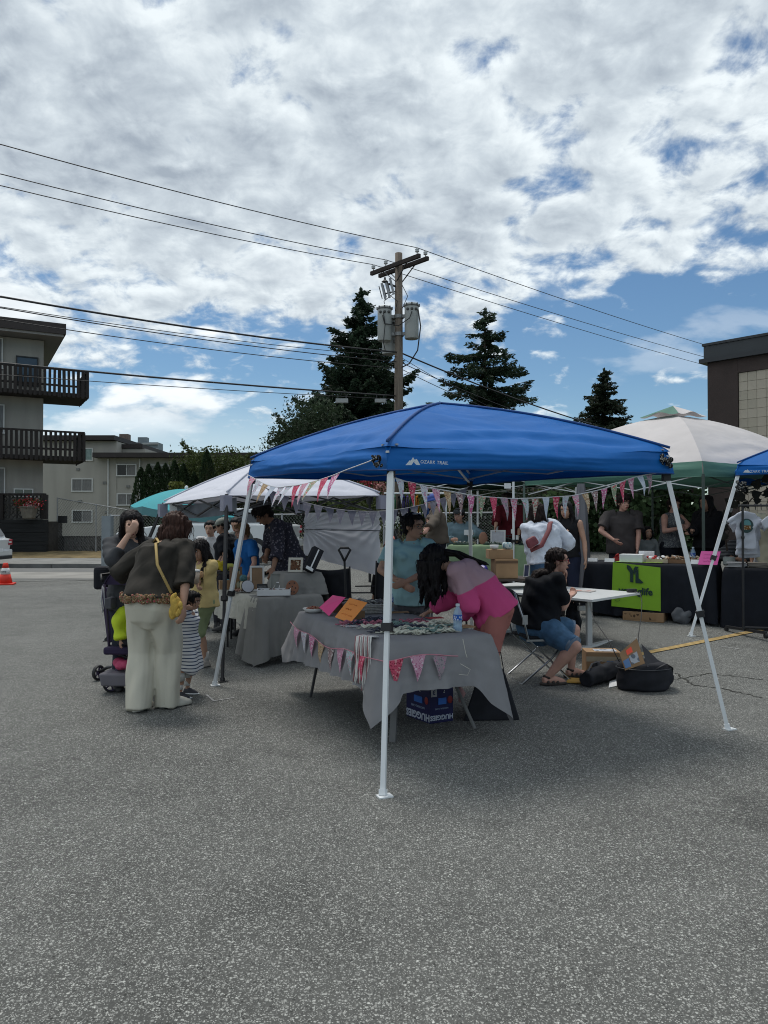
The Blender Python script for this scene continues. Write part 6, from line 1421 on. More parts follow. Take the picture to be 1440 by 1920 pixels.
person('person with long black hair in black clothes at the right end of the black table', X(1330, 11.2), 11.2, 1.60, 120, head=(4, 0, 0), style='long', sk=SK, near=False, rh=ray(1298, 995, 11.0), lh=ray(1303, 1000, 11.1), top=dict(m=fab((.010, .010, .012)), sleeve=.9, loose=.04), bottom=dict(m=fab((.012, .012, .015))), shoes=black_plastic, girth=1.15, hair_len=1.6)
person('person in a dark striped dress sitting behind the rack of t-shirts', X(1392, 10.6), 10.6, 1.62, 200, pelvis=(0, 0, -.38), rf=G(1404, 1146), lf=G(1420, 1143), head=(20, 0, 0), style='bob', sk=SK_D, near=False, rh=ray(1380, 1048, 10.2), lh=ray(1415, 1050, 10.2), top=dict(m=stripe_mat((.012, .012, .015), (.20, .20, .20), 55, 2, .25), sleeve=.8, loose=.04), bottom=dict(m=stripe_mat((.012, .012, .015), (.20, .20, .20), 55, 0, .25), len=.75, wide=.05), shoes=mat((.2, .2, .2), .8), girth=1.2)
person('person in wide light grey trousers standing behind the rack at the right edge', X(1452, 9.75), 9.75, 1.68, 165, head=(20, 0, 0), style='short', hair=H_BROWN, sk=SK_D, near=False, rf=G(1418, 1175), top=dict(m=fab((.42, .40, .30)), sleeve=.4, loose=.03, hem=-.08), bottom=dict(m=mat((.36, .37, .40), .9, .05, 5), wide=.06, len=1.04, amp=.006), shoes=mat((.4, .4, .4), .8), girth=1.1)
# ================================================================ TABLES AND GOODS
grey_cloth = mat((.215, .213, .222), .88, .08, 5, bump=.35, bscale=420, spec=.2, wr=4.5, wd=.012, ws=.5)
linen = mat((.42, .41, .365), .9, .08, 5, bump=.4, bscale=260, spec=.2, wr=9, wd=.014, ws=.8)
black_cloth = mat((.010, .012, .018), .85, .15, 4, bump=.3, bscale=300, spec=.25)
green_table = mat((.24, .33, .20), .85, .06, 4, bump=.2, bscale=200, spec=.2)
def drape(corners, zt, hang, m, name, parent=None, folds=9, amp=.03, flare=.05, rr=.035, nv=22, seed=0, per=320, top_noise=.004, sides=(0, 1, 2, 3)):
    """cloth over a four-cornered table top; hang(side, u) gives the drop along each side"""
    C = [Vector((c[0], c[1], 0)) for c in corners]; cen_ = sum(C, Vector()) / 4; out = []
    for i in range(4):
        a, c = C[i], C[(i + 1) % 4]; d = (c - a); L = d.length; d.normalize(); n_ = Vector((d.y, -d.x, 0))
        if n_.dot((a + c) / 2 - cen_) < 0: n_ = -n_
        out.append((a, c, d, L, n_))
    tot = sum(o[3] for o in out); P = []
    for i in range(4):
        a, c, d, L, n_ = out[i]; k = max(8, int(per * L / tot)); pn = out[(i - 1) % 4][4]; nn_ = out[(i + 1) % 4][4]
        for q in range(k):
            u = q / k; e0, e1 = u * L, (1 - u) * L; nrm = n_.copy()
            if e0 < .10: nrm = (n_ * (.5 + 5 * e0) + pn * (.5 - 5 * e0)).normalized()
            if e1 < .10: nrm = (n_ * (.5 + 5 * e1) + nn_ * (.5 - 5 * e1)).normalized()
            near = math.exp(-min(e0, e1) / .07); P.append((a + d * e0 - nrm * rr * near * .6, nrm, hang(i, u), near, i, u))
    N_ = len(P); b = MB()
    for r_ in range(nv + 1):
        v = r_ / nv
        for q, (p, n_, hg, near, sd, u) in enumerate(P):
            s = q / N_; f = amp * v ** 1.3 * (math.sin(2 * math.pi * folds * s + 1.7 * math.sin(2 * math.pi * 3 * s + seed) + seed) + .5 * math.sin(2 * math.pi * folds * 2.3 * s + seed * 3)) * (1 + 1.5 * near)
            ed = rr * (1 - math.exp(-v * 9)); dz = hg * v + rr * .5 * (1 - math.exp(-v * 14)); o = ed + f + flare * v * (1 + 1.8 * near) + .006 * mnoise.noise((s * 60, v * 7, seed))
            if v < .06: dz = hg * v
            b.v.append((p.x + n_.x * o, p.y + n_.y * o, zt - dz))
    for r_ in range(nv):
        for q in range(N_):
            if P[q][4] not in sides: continue
            q2 = (q + 1) % N_; b.f.append((r_ * N_ + q, r_ * N_ + q2, (r_ + 1) * N_ + q2, (r_ + 1) * N_ + q)); b.m.append(0)
    base = len(b.v); K = 8
    for k in range(1, K + 1):
        for q, (p, n_, hg, near, sd, u) in enumerate(P):
            w_ = Vector((p.x, p.y, 0)).lerp(cen_, k / K); b.v.append((w_.x, w_.y, zt + .002 + top_noise * mnoise.noise((w_.x * 5, w_.y * 5, seed))))
    prev = 0
    for k in range(K):
        r0 = 0 if k == 0 else base + (k - 1) * N_; r1 = base + k * N_
        for q in range(N_): q2 = (q + 1) % N_; b.f.append((r0 + q2, r0 + q, r1 + q, r1 + q2)); b.m.append(0)
    return b.build(name, m, parent, smooth=True)
def peak(u, at, w_, h): return h * max(0, 1 - abs(u - at) / w_) ** 1.3
def leg(t, a, c, r, m, name='leg'): return MB().tube([a, c], r, 8).build(name, m, t)
def slab(t, corners, z, th, m, name='tabletop', inset=0.0):
    c = sum((Vector((p[0], p[1], 0)) for p in corners), Vector()) / 4; P = [Vector((p[0], p[1], z - th)) for p in corners]; P = [p + (Vector((c.x, c.y, p.z)) - p) * inset for p in P]
    if (P[1] - P[0]).cross(P[2] - P[1]).z < 0: P.reverse()
    return MB().prism(P, (0, 0, th)).build(name, m, t, bevel=.004)
def single(b, name, m, label, cat, group=None, smooth=False, bevel=0, kind=None):
    o = b.build(name, m, smooth=smooth, bevel=bevel); return tag(o, label, cat, group, kind)

# ---- grey table in front
c2, c1, c4, c3 = (-.03, 5.25), (-.795, 7.07), (0, 7.40), (.80, 5.60); TZ = .745
ft = empty('folding_table', (0, 6.3, 0), 'long folding table hidden under the grey cloth in the foreground', 'table')
slab(ft, [c1, c2, c3, c4], TZ - .004, .035, mat((.30, .30, .31), .6), inset=.05)
leg(ft, (-.50, 6.55, .70), G(583, 1308) + Vector((0, 0, .012)), .013, mat((.05, .05, .055), .5)); g_ = G(736, 1390)
MB().bar((.10, 5.62, .70), g_ + Vector((0, 0, .0)), .045, .03).build('leg', mat((.13, .13, .13), .5), ft); leg(ft, (.42, 6.05, .60), G(890, 1368) + Vector((0, 0, .01)), .013, mat((.16, .16, .16), .5))
leg(ft, (.15, 6.9, .70), (.2, 7.1, .012), .013, mat((.05, .05, .055), .5)); MB().bar((-.40, 6.75, .6), (.15, 6.95, .6), .02).build('leg_brace', mat((.05, .05, .055), .5), ft)
def hang_f(i, u):   # sides: c1->c2, c2->c3, c3->c4, c4->c1
    if i == 0: return .40 - .11 * u + peak(u, 0, .10, .06) + peak(u, 1.0, .085, .24)
    if i == 1: return .335 - .02 * math.sin(math.pi * u) + peak(u, 0.0, .15, .20) + peak(u, 1.0, .24, .26)
    if i == 2: return .34 + peak(u, 0, .06, .30) + peak(u, 1, .1, .1)
    return .34
o = drape([c1, c2, c3, c4], TZ, hang_f, grey_cloth, 'tablecloth', folds=19, amp=.019, flare=.055, seed=1.3, per=520, nv=26); tag(o, 'grey cloth with hanging corners draped over the foreground table', 'tablecloth')
E1, E2, E3 = Vector((c1[0], c1[1], TZ)), Vector((c2[0], c2[1], TZ)), Vector((c3[0], c3[1], TZ))
n12 = Vector((-.922, -.387, 0)); n23 = Vector((.387, -.922, 0))
def pathD(s):
    if s < .72: p = E1.lerp(E2, .03 + s / .72 * .97); n_ = n12
    else: p = E2.lerp(E3, (s - .72) / .28 * .62); n_ = n23
    z = -.085 - .06 * math.sin(math.pi * min(1, s / .72)) - (.02 if s > .72 else 0) - .015 * math.sin(s * 20); return p + n_ * (.085 if s < .72 else .088) + Vector((0, 0, z))
selD = [3, 0, 6, 4, 5, 3, 11, 8, 1, 3, 9]
bunting('bunting', E1, E3, 11, .13, .18, 'floral bunting pinned along the edge of the grey tablecloth', lambda i: pm(selD[i], 70), .04, .97, path=pathD, sway=.004, cord=(.5, .2, .25))
# things on the grey table
def sheet_card(P, th, m, name, label, cat, txt=None, lines=3, ink=(.35, .08, .05)):
    P = [Vector(p) for p in P]; n_ = (P[1] - P[0]).cross(P[3] - P[0]).normalized(); c = sum(P, Vector()) / 4; t = empty(name, c, label, cat)
    MB().prism(P, n_ * th).build('card', m, t)
    b = MB(); rs = random.Random(len(label)); off = n_ * (th + .0008) if n_.y < 0 else -n_ * .0008
    for k in range(lines):
        v = .25 + .5 * k / max(1, lines - 1); a = P[0].lerp(P[3], v).lerp(P[1].lerp(P[2], v), .2); e_ = P[0].lerp(P[3], v).lerp(P[1].lerp(P[2], v), .55 + rs.random() * .3); pts = []
        up_ = (P[3] - P[0]).normalized() * .010
        for q in range(26): pts.append(a.lerp(e_, q / 25) + up_ * (rs.uniform(-1, 1)) + off)
        b.tube(pts, .0011, 3)
    b.build('handwriting', mat(ink, .8), t); back = c - n_ * .05 if n_.y < 0 else c + n_ * .05
    return t
sheet_card([ray(599, 1139, 6.86), ray(617, 1155, 6.66), ray(648, 1120, 6.78), ray(624, 1116, 7.0)], .002, mat((.78, .055, .24), .6, .04), 'sign_card', 'bright pink card with handwriting leaning on the grey table', 'sign', ink=(.5, .02, .12))
sheet_card([ray(628, 1157, 6.42), ray(657, 1168, 6.22), ray(689, 1130, 6.38), ray(656, 1121, 6.58)], .002, mat((.80, .27, .045), .6, .04), 'sign_card', 'orange card with handwriting leaning on the grey table', 'sign', ink=(.5, .12, .03))
single(MB().box(ray(672, 1155, 6.5), (.10, .05, .09), .5), 'card_stand', cardboard, 'small wooden block propping up the orange card', 'stand')
single(MB().box(ray(632, 1140, 6.98), (.10, .05, .09), .5), 'card_stand', cardboard, 'small block propping up the bright pink card', 'stand')
p = Vector((X(588, 6.95), 6.95, TZ + .004)); pt = empty('plate', p, 'white dish of reddish beads at the left end of the grey table', 'dish')
MB().lathe(p, [(.045, 0), (.075, .008), (.098, .040), (.090, .040), (.068, .016), (.002, .014)], 24, ends=False).build('dish', mat((.55, .55, .54), .35, .05), pt, smooth=True)
rs = random.Random(11); b = MB()
for i in range(90): a = rs.uniform(0, 6.28); r = .065 * rs.random() ** .5; b.ell(p + Vector((r * math.cos(a), r * math.sin(a), .028 + .022 * (1 - r / .065) + rs.uniform(0, .008))), rs.uniform(.006, .011), None, 6, 4, mi=i % 2)
o = b.build('beads', [mat((.20, .04, .025), .4, .4, 40), mat((.30, .12, .06), .4, .3, 40)], pt, smooth=True); o['kind'] = 'stuff'
# woven tray
p = Vector((X(690, 6.95), 6.95, TZ + .004)); wt_ = empty('woven_tray', p, 'pale woven tray filled with cords behind the orange card', 'tray'); wick = mat((.34, .33, .31), .8, .3, 60, bump=.6, bscale=120)
for k in range(6): MB().tube([p + Vector(((.20 + .006 * k) * math.cos(a), (.13 + .005 * k) * math.sin(a), .012 + k * .014)) for a in [i * math.pi / 14 for i in range(29)]], .009, 5).build('woven_ring', wick, wt_, smooth=True)
MB().lathe(p, [(.02, .004), (.13, .004)], 20).build('base', wick, wt_)
b = MB()
for i in range(46):
    a = rs.uniform(0, 6.28); q = p + Vector((rs.uniform(-.14, .14), rs.uniform(-.08, .08), .075 + rs.uniform(0, .035))); d = Vector((math.cos(a), math.sin(a), rs.uniform(-.2, .2))) * rs.uniform(.04, .09)
    b.tube([q - d, q + Vector((0, 0, .015)), q + d], .005, 4, mi=i % 2)
o = b.build('cords', [mat((.42, .42, .40), .9), mat((.14, .14, .15), .9)], wt_, smooth=True); o['kind'] = 'stuff'
# yarn pieces
def yarn(cx_, cy_, ln, ang, m, label, group, seed, fat=.006, n=5):
    rs = random.Random(seed); b = MB(); d = Vector((math.cos(ang), math.sin(ang), 0)); s = Vector((-d.y, d.x, 0))
    for k in range(n):
        ph = rs.uniform(0, 6.28); o_ = rs.uniform(-.016, .016); z = TZ + .012 + rs.uniform(0, .022); pts = []
        for q in range(15): u = q / 14 - .5; pts.append(Vector((cx_, cy_, z + .008 * math.sin(q * 1.3 + ph))) + d * ln * u + s * (o_ + .014 * math.sin(q * .9 + ph)))
        b.tube(pts, fat, 5)
    for e_ in (-1, 1):
        for k in range(7): q = Vector((cx_, cy_, TZ + .012)) + d * ln * .5 * e_ + s * rs.uniform(-.02, .02); b.tube([q, q + d * e_ * rs.uniform(.02, .045) + s * rs.uniform(-.015, .015)], .003, 3)
    return single(b, 'yarn_bundle', m, label, 'yarn', group, smooth=True)
ycols = {'cream': (mat((.52, .52, .44), .95, .15, 60), 'fluffy cream yarn bracelet in the heap on the grey table', 'cream yarn bracelets on the grey table'), 'teal': (mat((.15, .23, .215), .95, .2, 60), 'muted teal yarn bracelet in the heap on the grey table', 'teal yarn bracelets on the grey table'),
         'pink': (mat((.38, .13, .18), .95, .25, 60), 'dusty pink yarn bracelet in the heap on the grey table', 'pink yarn bracelets on the grey table'), 'dark': (mat((.05, .055, .08), .95, .3, 60), 'dark navy yarn bracelet in the heap on the grey table', 'dark yarn bracelets on the grey table')}
lay = [('cream', 738, 1189), ('cream', 768, 1190), ('cream', 800, 1188), ('cream', 830, 1187), ('cream', 752, 1183), ('cream', 815, 1180), ('cream', 845, 1183), ('cream', 785, 1184), ('teal', 742, 1178), ('teal', 760, 1174), ('teal', 790, 1187), ('teal', 812, 1187), ('teal', 735, 1172),
       ('pink', 772, 1168), ('pink', 786, 1172), ('pink', 700, 1172), ('pink', 715, 1178), ('pink', 662, 1172), ('dark', 690, 1168), ('dark', 706, 1165), ('dark', 778, 1180), ('dark', 760, 1180), ('dark', 722, 1184), ('cream', 795, 1175), ('cream', 822, 1172), ('cream', 700, 1180), ('dark', 680, 1172), ('teal', 830, 1180)]
ordn = ['first', 'second', 'third', 'fourth', 'fifth', 'sixth', 'seventh', 'eighth', 'ninth', 'tenth', 'eleventh', 'twelfth']
rank = {}
for cn in ycols:
    for k, q_ in enumerate(sorted([i for i in range(len(lay)) if lay[i][0] == cn], key=lambda i: lay[i][1:])): rank[q_] = ordn[k]
for i, (cn, px, py) in enumerate(lay):
    d_ = (1.56 - TZ) * FPX / (py - 980); m_, lb, gr = ycols[cn]; lb = lb.replace(' in the heap', ', ' + rank[i] + ' from the left,'); yarn(X(px, d_), d_, rs.uniform(.15, .24), rs.uniform(-.5, .9), m_, lb, gr, i, .0065 if cn == 'cream' else .005)
p = ray(693, 1188, 5.42); hc = empty('cord_bundle', p, 'bundle of long white and pink cords hanging over the edge of the grey table', 'cords')
for i in range(16):
    x0 = 677 + i * 1.9; dd_ = 5.42 + rs.uniform(-.02, .02) - .006 * i; tp_ = ray(x0 + 4, 1184, dd_ + .10); tp_.z = TZ + .012; ed = ray(x0, 1192, dd_); L = (.27 if i < 8 else .36) * rs.uniform(.85, 1.05); m_ = mat((.60, .59, .57), .9) if i % 4 else mat((.30, .14, .15), .9)
    pts = [tp_, ed + Vector((-.035, -.03, 0)), ed + Vector((-.04, -.045, -.05))] + [ed + Vector((-.042 + rs.uniform(-.006, .006) + .004 * math.sin(k), -.05, -.05 - L * k / 5)) for k in range(1, 6)]
    MB().tube(pts, .0055, 5).build('cord', m_, hc, smooth=True)
# scissors, papers
p = Vector((X(776, 6.85), 6.85, TZ + .008)); b = MB(); b.bar(p, p + Vector((-.09, .03, 0)), .012, .004); b.bar(p, p + Vector((-.09, .0, 0)), .012, .004)
for s_ in (-1, 1): b.tube([p + Vector((.035 + .022 * math.cos(a), s_ * .022 + .016 * math.sin(a), 0)) for a in [i * .628 for i in range(11)]], .004, 5)
single(b, 'scissors', black_plastic, 'black scissors lying on the grey table near the pen', 'scissors')
single(MB().box((X(866, 5.98), 5.98, TZ + .008), (.17, .12, .010), .5), 'paper_pad', cardboard, 'brown kraft paper pad behind the water bottle', 'pad')
single(MB().box((X(745, 6.95), 6.95, TZ + .007), (.20, .09, .008), .2), 'paper_pad', cardboard, 'kraft paper lying beside the left water bottle', 'pad')
single(MB().box((X(815, 6.55), 6.55, TZ + .006), (.14, .10, .004), .3), 'red_paper', mat((.50, .08, .09), .8), 'red paper under the writing hand', 'paper')
single(MB().box((X(655, 6.0), 6.05, TZ + .006), (.12, .16, .004), .5), 'flyer', print_mat((.5, .5, .5), [(.4, .12, .1), (.2, .2, .25)], 60), 'printed flyer on the left edge of the grey table', 'paper')
def bottle(p, label):
    t = empty('water_bottle', p, label, 'bottle'); cl = clear_mat((.45, .62, .80), .42)
    MB().lathe(p, [(.030, 0), (.033, .006), (.033, .05), (.0315, .055), (.033, .06), (.033, .13), (.030, .150), (.016, .178), (.0135, .182), (.0135, .192)], 20).build('body', cl, t, smooth=True)
    MB().lathe(p, [(.0338, .088), (.0338, .128)], 20, ends=False).build('label_band', print_mat((.03, .11, .42), [(.55, .6, .7)], 90), t, smooth=True); MB().lathe(p, [(.015, .190), (.0155, .192), (.0155, .207), (.013, .209)], 14).build('cap', mat((.55, .62, .68), .4), t)
bottle(Vector((X(858, 5.74), 5.74, TZ + .002)), 'clear water bottle with a blue band near the right end of the grey table')
bottle(Vector((X(731, 7.05), 7.05, TZ + .002)), 'clear water bottle beside the front white leg, far side of the grey table')
p0_ = E2.lerp(E3, .66) + n23 * .09; o = MB().tube([p0_ + Vector((.0, 0, .0)), p0_ + Vector((.02, 0, -.10)), p0_ + Vector((.03, 0, -.13))], .0022, 4).tube([p0_ + Vector((-.02, -.02, -.17)), p0_ + Vector((.05, -.02, -.21)), p0_ + Vector((.03, -.02, -.25)), p0_ + Vector((-.03, -.02, -.245))], .0022, 4)
single(o, 'loose_thread', mat((.5, .48, .42), .9), 'loose pale thread hanging on the front of the grey cloth', 'thread')
# printed carton under the table, upside down
q0, qa, qb = G(806, 1357), G(762, 1341), G(849, 1351); zt_ = .29; q0.z = qa.z = qb.z = .004; qc = qa + (qb - q0)
bx = empty('printed_carton', q0, 'dark blue printed diaper carton standing upside down under the grey table', 'carton'); navy = mat((.012, .012, .075), .55, .15, 6)
MB().prism([q0, qb, qc, qa], (0, 0, zt_)).build('box', navy, bx)
for A, B in ((qa, q0), (q0, qb)):
    d = (B - A).normalized(); n_ = Vector((d.y, -d.x, 0)); L = (B - A).length
    if n_.y > 0: n_ = -n_
    o_ = A + d * L * .5 + n_ * .003; up_ = Vector((0, 0, 1)); fw = L / .24
    text_on('HUGGIES', .058 * fw, o_ + up_ * .042, -d, -up_, mat((.50, .54, .64), .5), bx, offset=.0022 * fw, extrude=.0005)
    MB().box(o_ + up_ * .165 + d * L * .02, (L * .34, .004, .05), math.atan2(d.y, d.x)).build('print_panel', mat((.04, .16, .55), .5), bx)
    text_on('NATURAL CARE', .019 * fw, o_ + up_ * .108, -d, -up_, mat((.35, .42, .6), .5), bx, extrude=.0005)
    MB().ell(o_ + up_ * .17 + d * L * .36, (.024, .004, .03), Matrix.Rotation(math.atan2(d.y, d.x), 3, 'Z'), 12, 8).build('print_spot', mat((.28, .03, .03), .5), bx); MB().box(o_ + up_ * .24 - d * L * .34, (L * .25, .004, .07), math.atan2(d.y, d.x)).build('print_panel', mat((.42, .40, .42), .5), bx)
    text_on('3', .05, o_ + up_ * .24 - d * L * .34 + n_ * .003, -d, -up_, navy, bx, offset=.001)
    text_on('7', .03, o_ + up_ * .24 + d * L * .10 + n_ * .001, -d, -up_, paper_white, bx)
# black tote bag leaning at the right end
a0, a1, a2, a3 = G(868, 1352), G(974, 1350), G(958, 1318), G(885, 1322); z1 = Vector((0, 0, .0)); tb_ = MB()
tb_.add([a0, a1, a2 + Vector((.02, .05, 0)), a3 + Vector((0, .05, 0)), ray(893, 1275, 6.05), ray(947, 1262, 6.05), ray(940, 1250, 6.2), ray(895, 1262, 6.2)], [(3, 2, 1, 0), (4, 5, 6, 7), (0, 1, 5, 4), (1, 2, 6, 5), (2, 3, 7, 6), (3, 0, 4, 7)])
tg_ = empty('tote_bag', a0, 'black tote bag standing behind the right corner of the grey cloth', 'bag'); tb_.build('bag_body', black_fabric, tg_, bevel=.012)
for s_ in (0, 1): MB().tube([ray(905 + s_ * 8, 1264, 6.08 + .1 * s_), ray(915, 1225, 6.1 + .08 * s_), ray(938, 1222, 6.1 + .08 * s_), ray(944, 1258, 6.08 + .1 * s_)], .010, 6, squash=.4).build('handle', black_fabric, tg_, smooth=True)
single(MB().tube([ray(858, 1285, 6.1), ray(866, 1300, 6.05), ray(862, 1315, 6.05)], [.02, .03, .012], 8), 'rag', mat((.35, .2, .2), .9), 'crumpled pinkish cloth beside the printed carton', 'cloth', smooth=True)

# ---- linen and grey table on the left
k1, k4 = Vector((-1.37, 8.30, 0)), Vector((-.69, 8.65, 0)); k2 = k1 + Vector((-.69, 1.27, 0)); k3 = k4 + Vector((-.69, 1.27, 0))
lt2 = empty('folding_table', (-1.4, 9.1, 0), 'folding table of framed pictures and trinkets under the white canopy', 'table')
slab(lt2, [k1, k4, k3, k2], TZ - .006, .03, mat((.2, .2, .2), .6), inset=.04)
for a, c in ((k2, k1), (k3, k4)):
    p = a.lerp(c, .15); MB().tube([p + Vector((.05, 0, .70)), p + Vector((.05, .0, .03)), p + Vector((.30, .10, .02))], .014, 6).build('leg', black_metal, lt2); p = a.lerp(c, .8); MB().tube([p + Vector((.05, .0, .70)), p + Vector((.05, .0, .01))], .014, 6).build('leg', black_metal, lt2)
o = drape([k2, k1, k4, k3], TZ, lambda i, u: .30 + .03 * math.sin(9 * u), linen, 'tablecloth', folds=13, amp=.014, flare=.02, seed=2.2, sides=(0, 2, 3)); tag(o, 'crumpled off-white linen cloth on the table of framed pictures', 'tablecloth')
m0, m1 = k1.lerp(k2, .22), k4.lerp(k3, .22)
o = drape([m0, k1, k4, m1], TZ + .006, lambda i, u: (.66 - .06 * math.sin(math.pi * u) + peak(u, 0, .12, .05)) if i == 1 else (.62 + .07 * u if i == 0 else (.55 if i == 2 else .0)), mat((.22, .215, .205), .9, .06, 5, bump=.35, bscale=400, spec=.2, wr=5, wd=.012, ws=.5), 'tablecloth', folds=8, amp=.03, flare=.045, rr=.04, seed=4.0, sides=(0, 1, 2)); tag(o, 'long grey-brown cloth hanging to the ground at the near end of the linen table', 'tablecloth')
r0 = Vector((-1.12, 8.72, 0)); ux_ = (k4 - k1).normalized(); uy_ = (k2 - k1).normalized(); rc_ = [r0, r0 + ux_ * .46, r0 + ux_ * .46 + uy_ * .42, r0 + uy_ * .42]
o = drape([rc_[3], rc_[0], rc_[1], rc_[2]], .985, lambda i, u: .232 if i != 2 else .60, mat((.22, .215, .205), .9, .06, 5, bump=.35, bscale=400, spec=.2), 'covered_riser', folds=5, amp=.016, flare=.035, seed=6.1, per=160); tag(o, 'raised display step covered in grey cloth on the near end of the linen table', 'display')
def frame(c, w_, h_, yaw, tilt, fm, pm_, label, th=.02, fw=.025, cat='picture frame', name='picture_frame', stand=True):
    c = Vector(c); t = empty(name, c, label, cat); Mx = Matrix.Rotation(yaw, 3, 'Z') @ Matrix.Rotation(-tilt, 3, 'X'); o_ = c + Mx @ Vector((0, 0, h_ / 2)); q = lambda x, y, z: o_ + Mx @ Vector((x, y, z))
    b = MB(); b.box(q(0, 0, h_ / 2 - fw / 2), (w_, th, fw), Mx); b.box(q(0, 0, -h_ / 2 + fw / 2), (w_, th, fw), Mx); b.box(q(w_ / 2 - fw / 2, 0, 0), (fw, th, h_ - 2 * fw), Mx); b.box(q(-w_ / 2 + fw / 2, 0, 0), (fw, th, h_ - 2 * fw), Mx); b.build('frame', fm, t)
    MB().box(q(0, .003, 0), (w_ - 2 * fw + .004, th * .4, h_ - 2 * fw + .004), Mx).build('picture', pm_, t)
    if stand:
        f_ = q(0, .01, h_ * .1); g_ = c + Mx @ Vector((0, h_ * .45, 0)); g_.z = c.z + .003; MB().bar(f_, g_, .02, .005).build('easel_leg', black_plastic, t)
    return t
wood = mat((.16, .085, .045), .6, .3, 10, stretch=(1, 1, 6)); whitef = mat((.62, .62, .62), .5); 
frame((-1.50, 9.10, TZ + .005), .17, .30, .25, .12, whitef, mat((.26, .165, .10), .7, .15, 10), 'tall white picture frame with brown backing on the linen table', fw=.022)
frame((-1.78, 9.25, TZ + .005), .15, .28, .3, .1, wood, print_mat((.20, .13, .07), [(.3, .3, .22), (.05, .08, .08)], 20), 'narrow wooden display frame behind the slanted white leg')
frame(rc_[0] + Vector((.10, .12, .99)), .17, .17, -.1, .25, mat((.52, .50, .44), .5), print_mat((.14, .07, .04), [(.45, .40, .3), (.03, .02, .02)], 45, thr=.35), 'small cream framed picture on the raised grey display')
frame((-1.22, 8.72, TZ + .01), .14, .24, .1, .45, mat((.22, .23, .21), .7), mat((.20, .205, .19), .8), 'plain grey-green board leaning against the raised display', fw=.01)
bb = empty('display_case', rc_[0] + Vector((.30, .14, .99)), 'large black open case with a white strip leaning on the raised display', 'case'); Mx = Matrix.Rotation(.35, 3, 'Z') @ Matrix.Rotation(.50, 3, 'Y') @ Matrix.Rotation(-.25, 3, 'X')
cc = rc_[0] + Vector((.30, .16, 1.13)); MB().box(cc, (.13, .10, .29), Mx).build('case_body', black_fabric, bb, bevel=.006); MB().box(cc + Mx @ Vector((.0, -.053, .0)), (.016, .004, .25), Mx).build('strip', paper_white, bb); MB().box(cc + Mx @ Vector((-.01, -.055, -.13)), (.09, .004, .035), Mx).build('label_card', paper_white, bb)
p = Vector((-1.57, 8.86, TZ + .005)); t = empty('round_mirror', p, 'small oval tabletop mirror in a dark ring', 'mirror'); Mx = Matrix.Rotation(.5, 3, 'Z') @ Matrix.Rotation(R(68), 3, 'X') @ Matrix.Rotation(.3, 3, 'Z')
MB().lathe(p + Vector((0, 0, .075)), [(.072, -.006), (.078, 0), (.072, .006)], 26, 0, Mx).build('ring', black_plastic, t, smooth=True); MB().lathe(p + Vector((0, 0, .075)), [(.07, -.007), (.07, .007)], 26, 0, Mx).build('glass', mat((.45, .46, .50), .15, .05), t); MB().cyl(p + Vector((0, .03, 0)), p + Vector((0, .02, .05)), .01).build('stand', black_plastic, t)
p = Vector((-1.22, 8.52, TZ + .014)); t = empty('white_tray', p, 'white box tray of brown trinkets at the near corner of the grey-brown cloth', 'tray'); yaw_ = math.atan2(ux_.y, ux_.x) - .35
Mx = Matrix.Rotation(yaw_, 3, 'Z'); b = MB(); b.box(p + Vector((0, 0, .005)), (.36, .20, .006), Mx)
for dx, dy, sx, sy in ((0, -.10, .36, .006), (0, .10, .36, .006), (-.18, 0, .006, .194), (.18, 0, .006, .194)): b.box(p + Mx @ Vector((dx, dy, .035)), (sx, sy, .066), Mx)
b.build('tray_box', paper_white, t); b = MB()
for i in range(60): b.ell(p + Mx @ Vector((rs.uniform(-.165, .165), rs.uniform(-.085, .085), rs.uniform(.03, .066))), (rs.uniform(.01, .024), rs.uniform(.008, .018), .008), Euler((0, 0, rs.uniform(0, 3))).to_matrix(), 7, 5, mi=i % 3)
o = b.build('trinkets', [mat((.13, .065, .045), .6, .3, 30), mat((.24, .13, .09), .6, .3, 30), mat((.06, .04, .035), .6)], t, smooth=True); o['kind'] = 'stuff'
frame((-1.38, 8.78, TZ + .005), .12, .12, .35, .55, black_plastic, mat((.05, .05, .055), .3, .5, 60), 'small dark framed set of silver pins lying tilted behind the white tray', fw=.012)
frame((-1.24, 8.70, TZ + .01), .085, .15, -.5, .60, whitef, mat((.12, .13, .13), .4), 'slim white rounded frame leaning beside the wooden paddle', fw=.010)
t = empty('wooden_paddle', (-1.03, 8.62, TZ + .01), 'round reddish wooden board with dark holes leaning on the raised display', 'board'); Mx = Matrix.Rotation(.1, 3, 'Z') @ Matrix.Rotation(R(74), 3, 'X'); c = Vector((-1.03, 8.64, TZ + .085))
MB().lathe(c, [(.068, -.007), (.072, 0), (.068, .007)], 24, 0, Mx @ Matrix.Scale(1.18, 3, (0, 1, 0))).build('board', mat((.24, .10, .055), .6, .2, 12), t)
for dx, dy in ((-.03, .045), (.025, .05), (0, .01), (-.035, -.01), (.035, -.005), (-.015, -.045), (.02, -.05)): MB().ell(c + Mx @ Vector((dx, dy, .008)), (.009, .009, .003), Mx, 8, 5).build('hole', black_plastic, t)
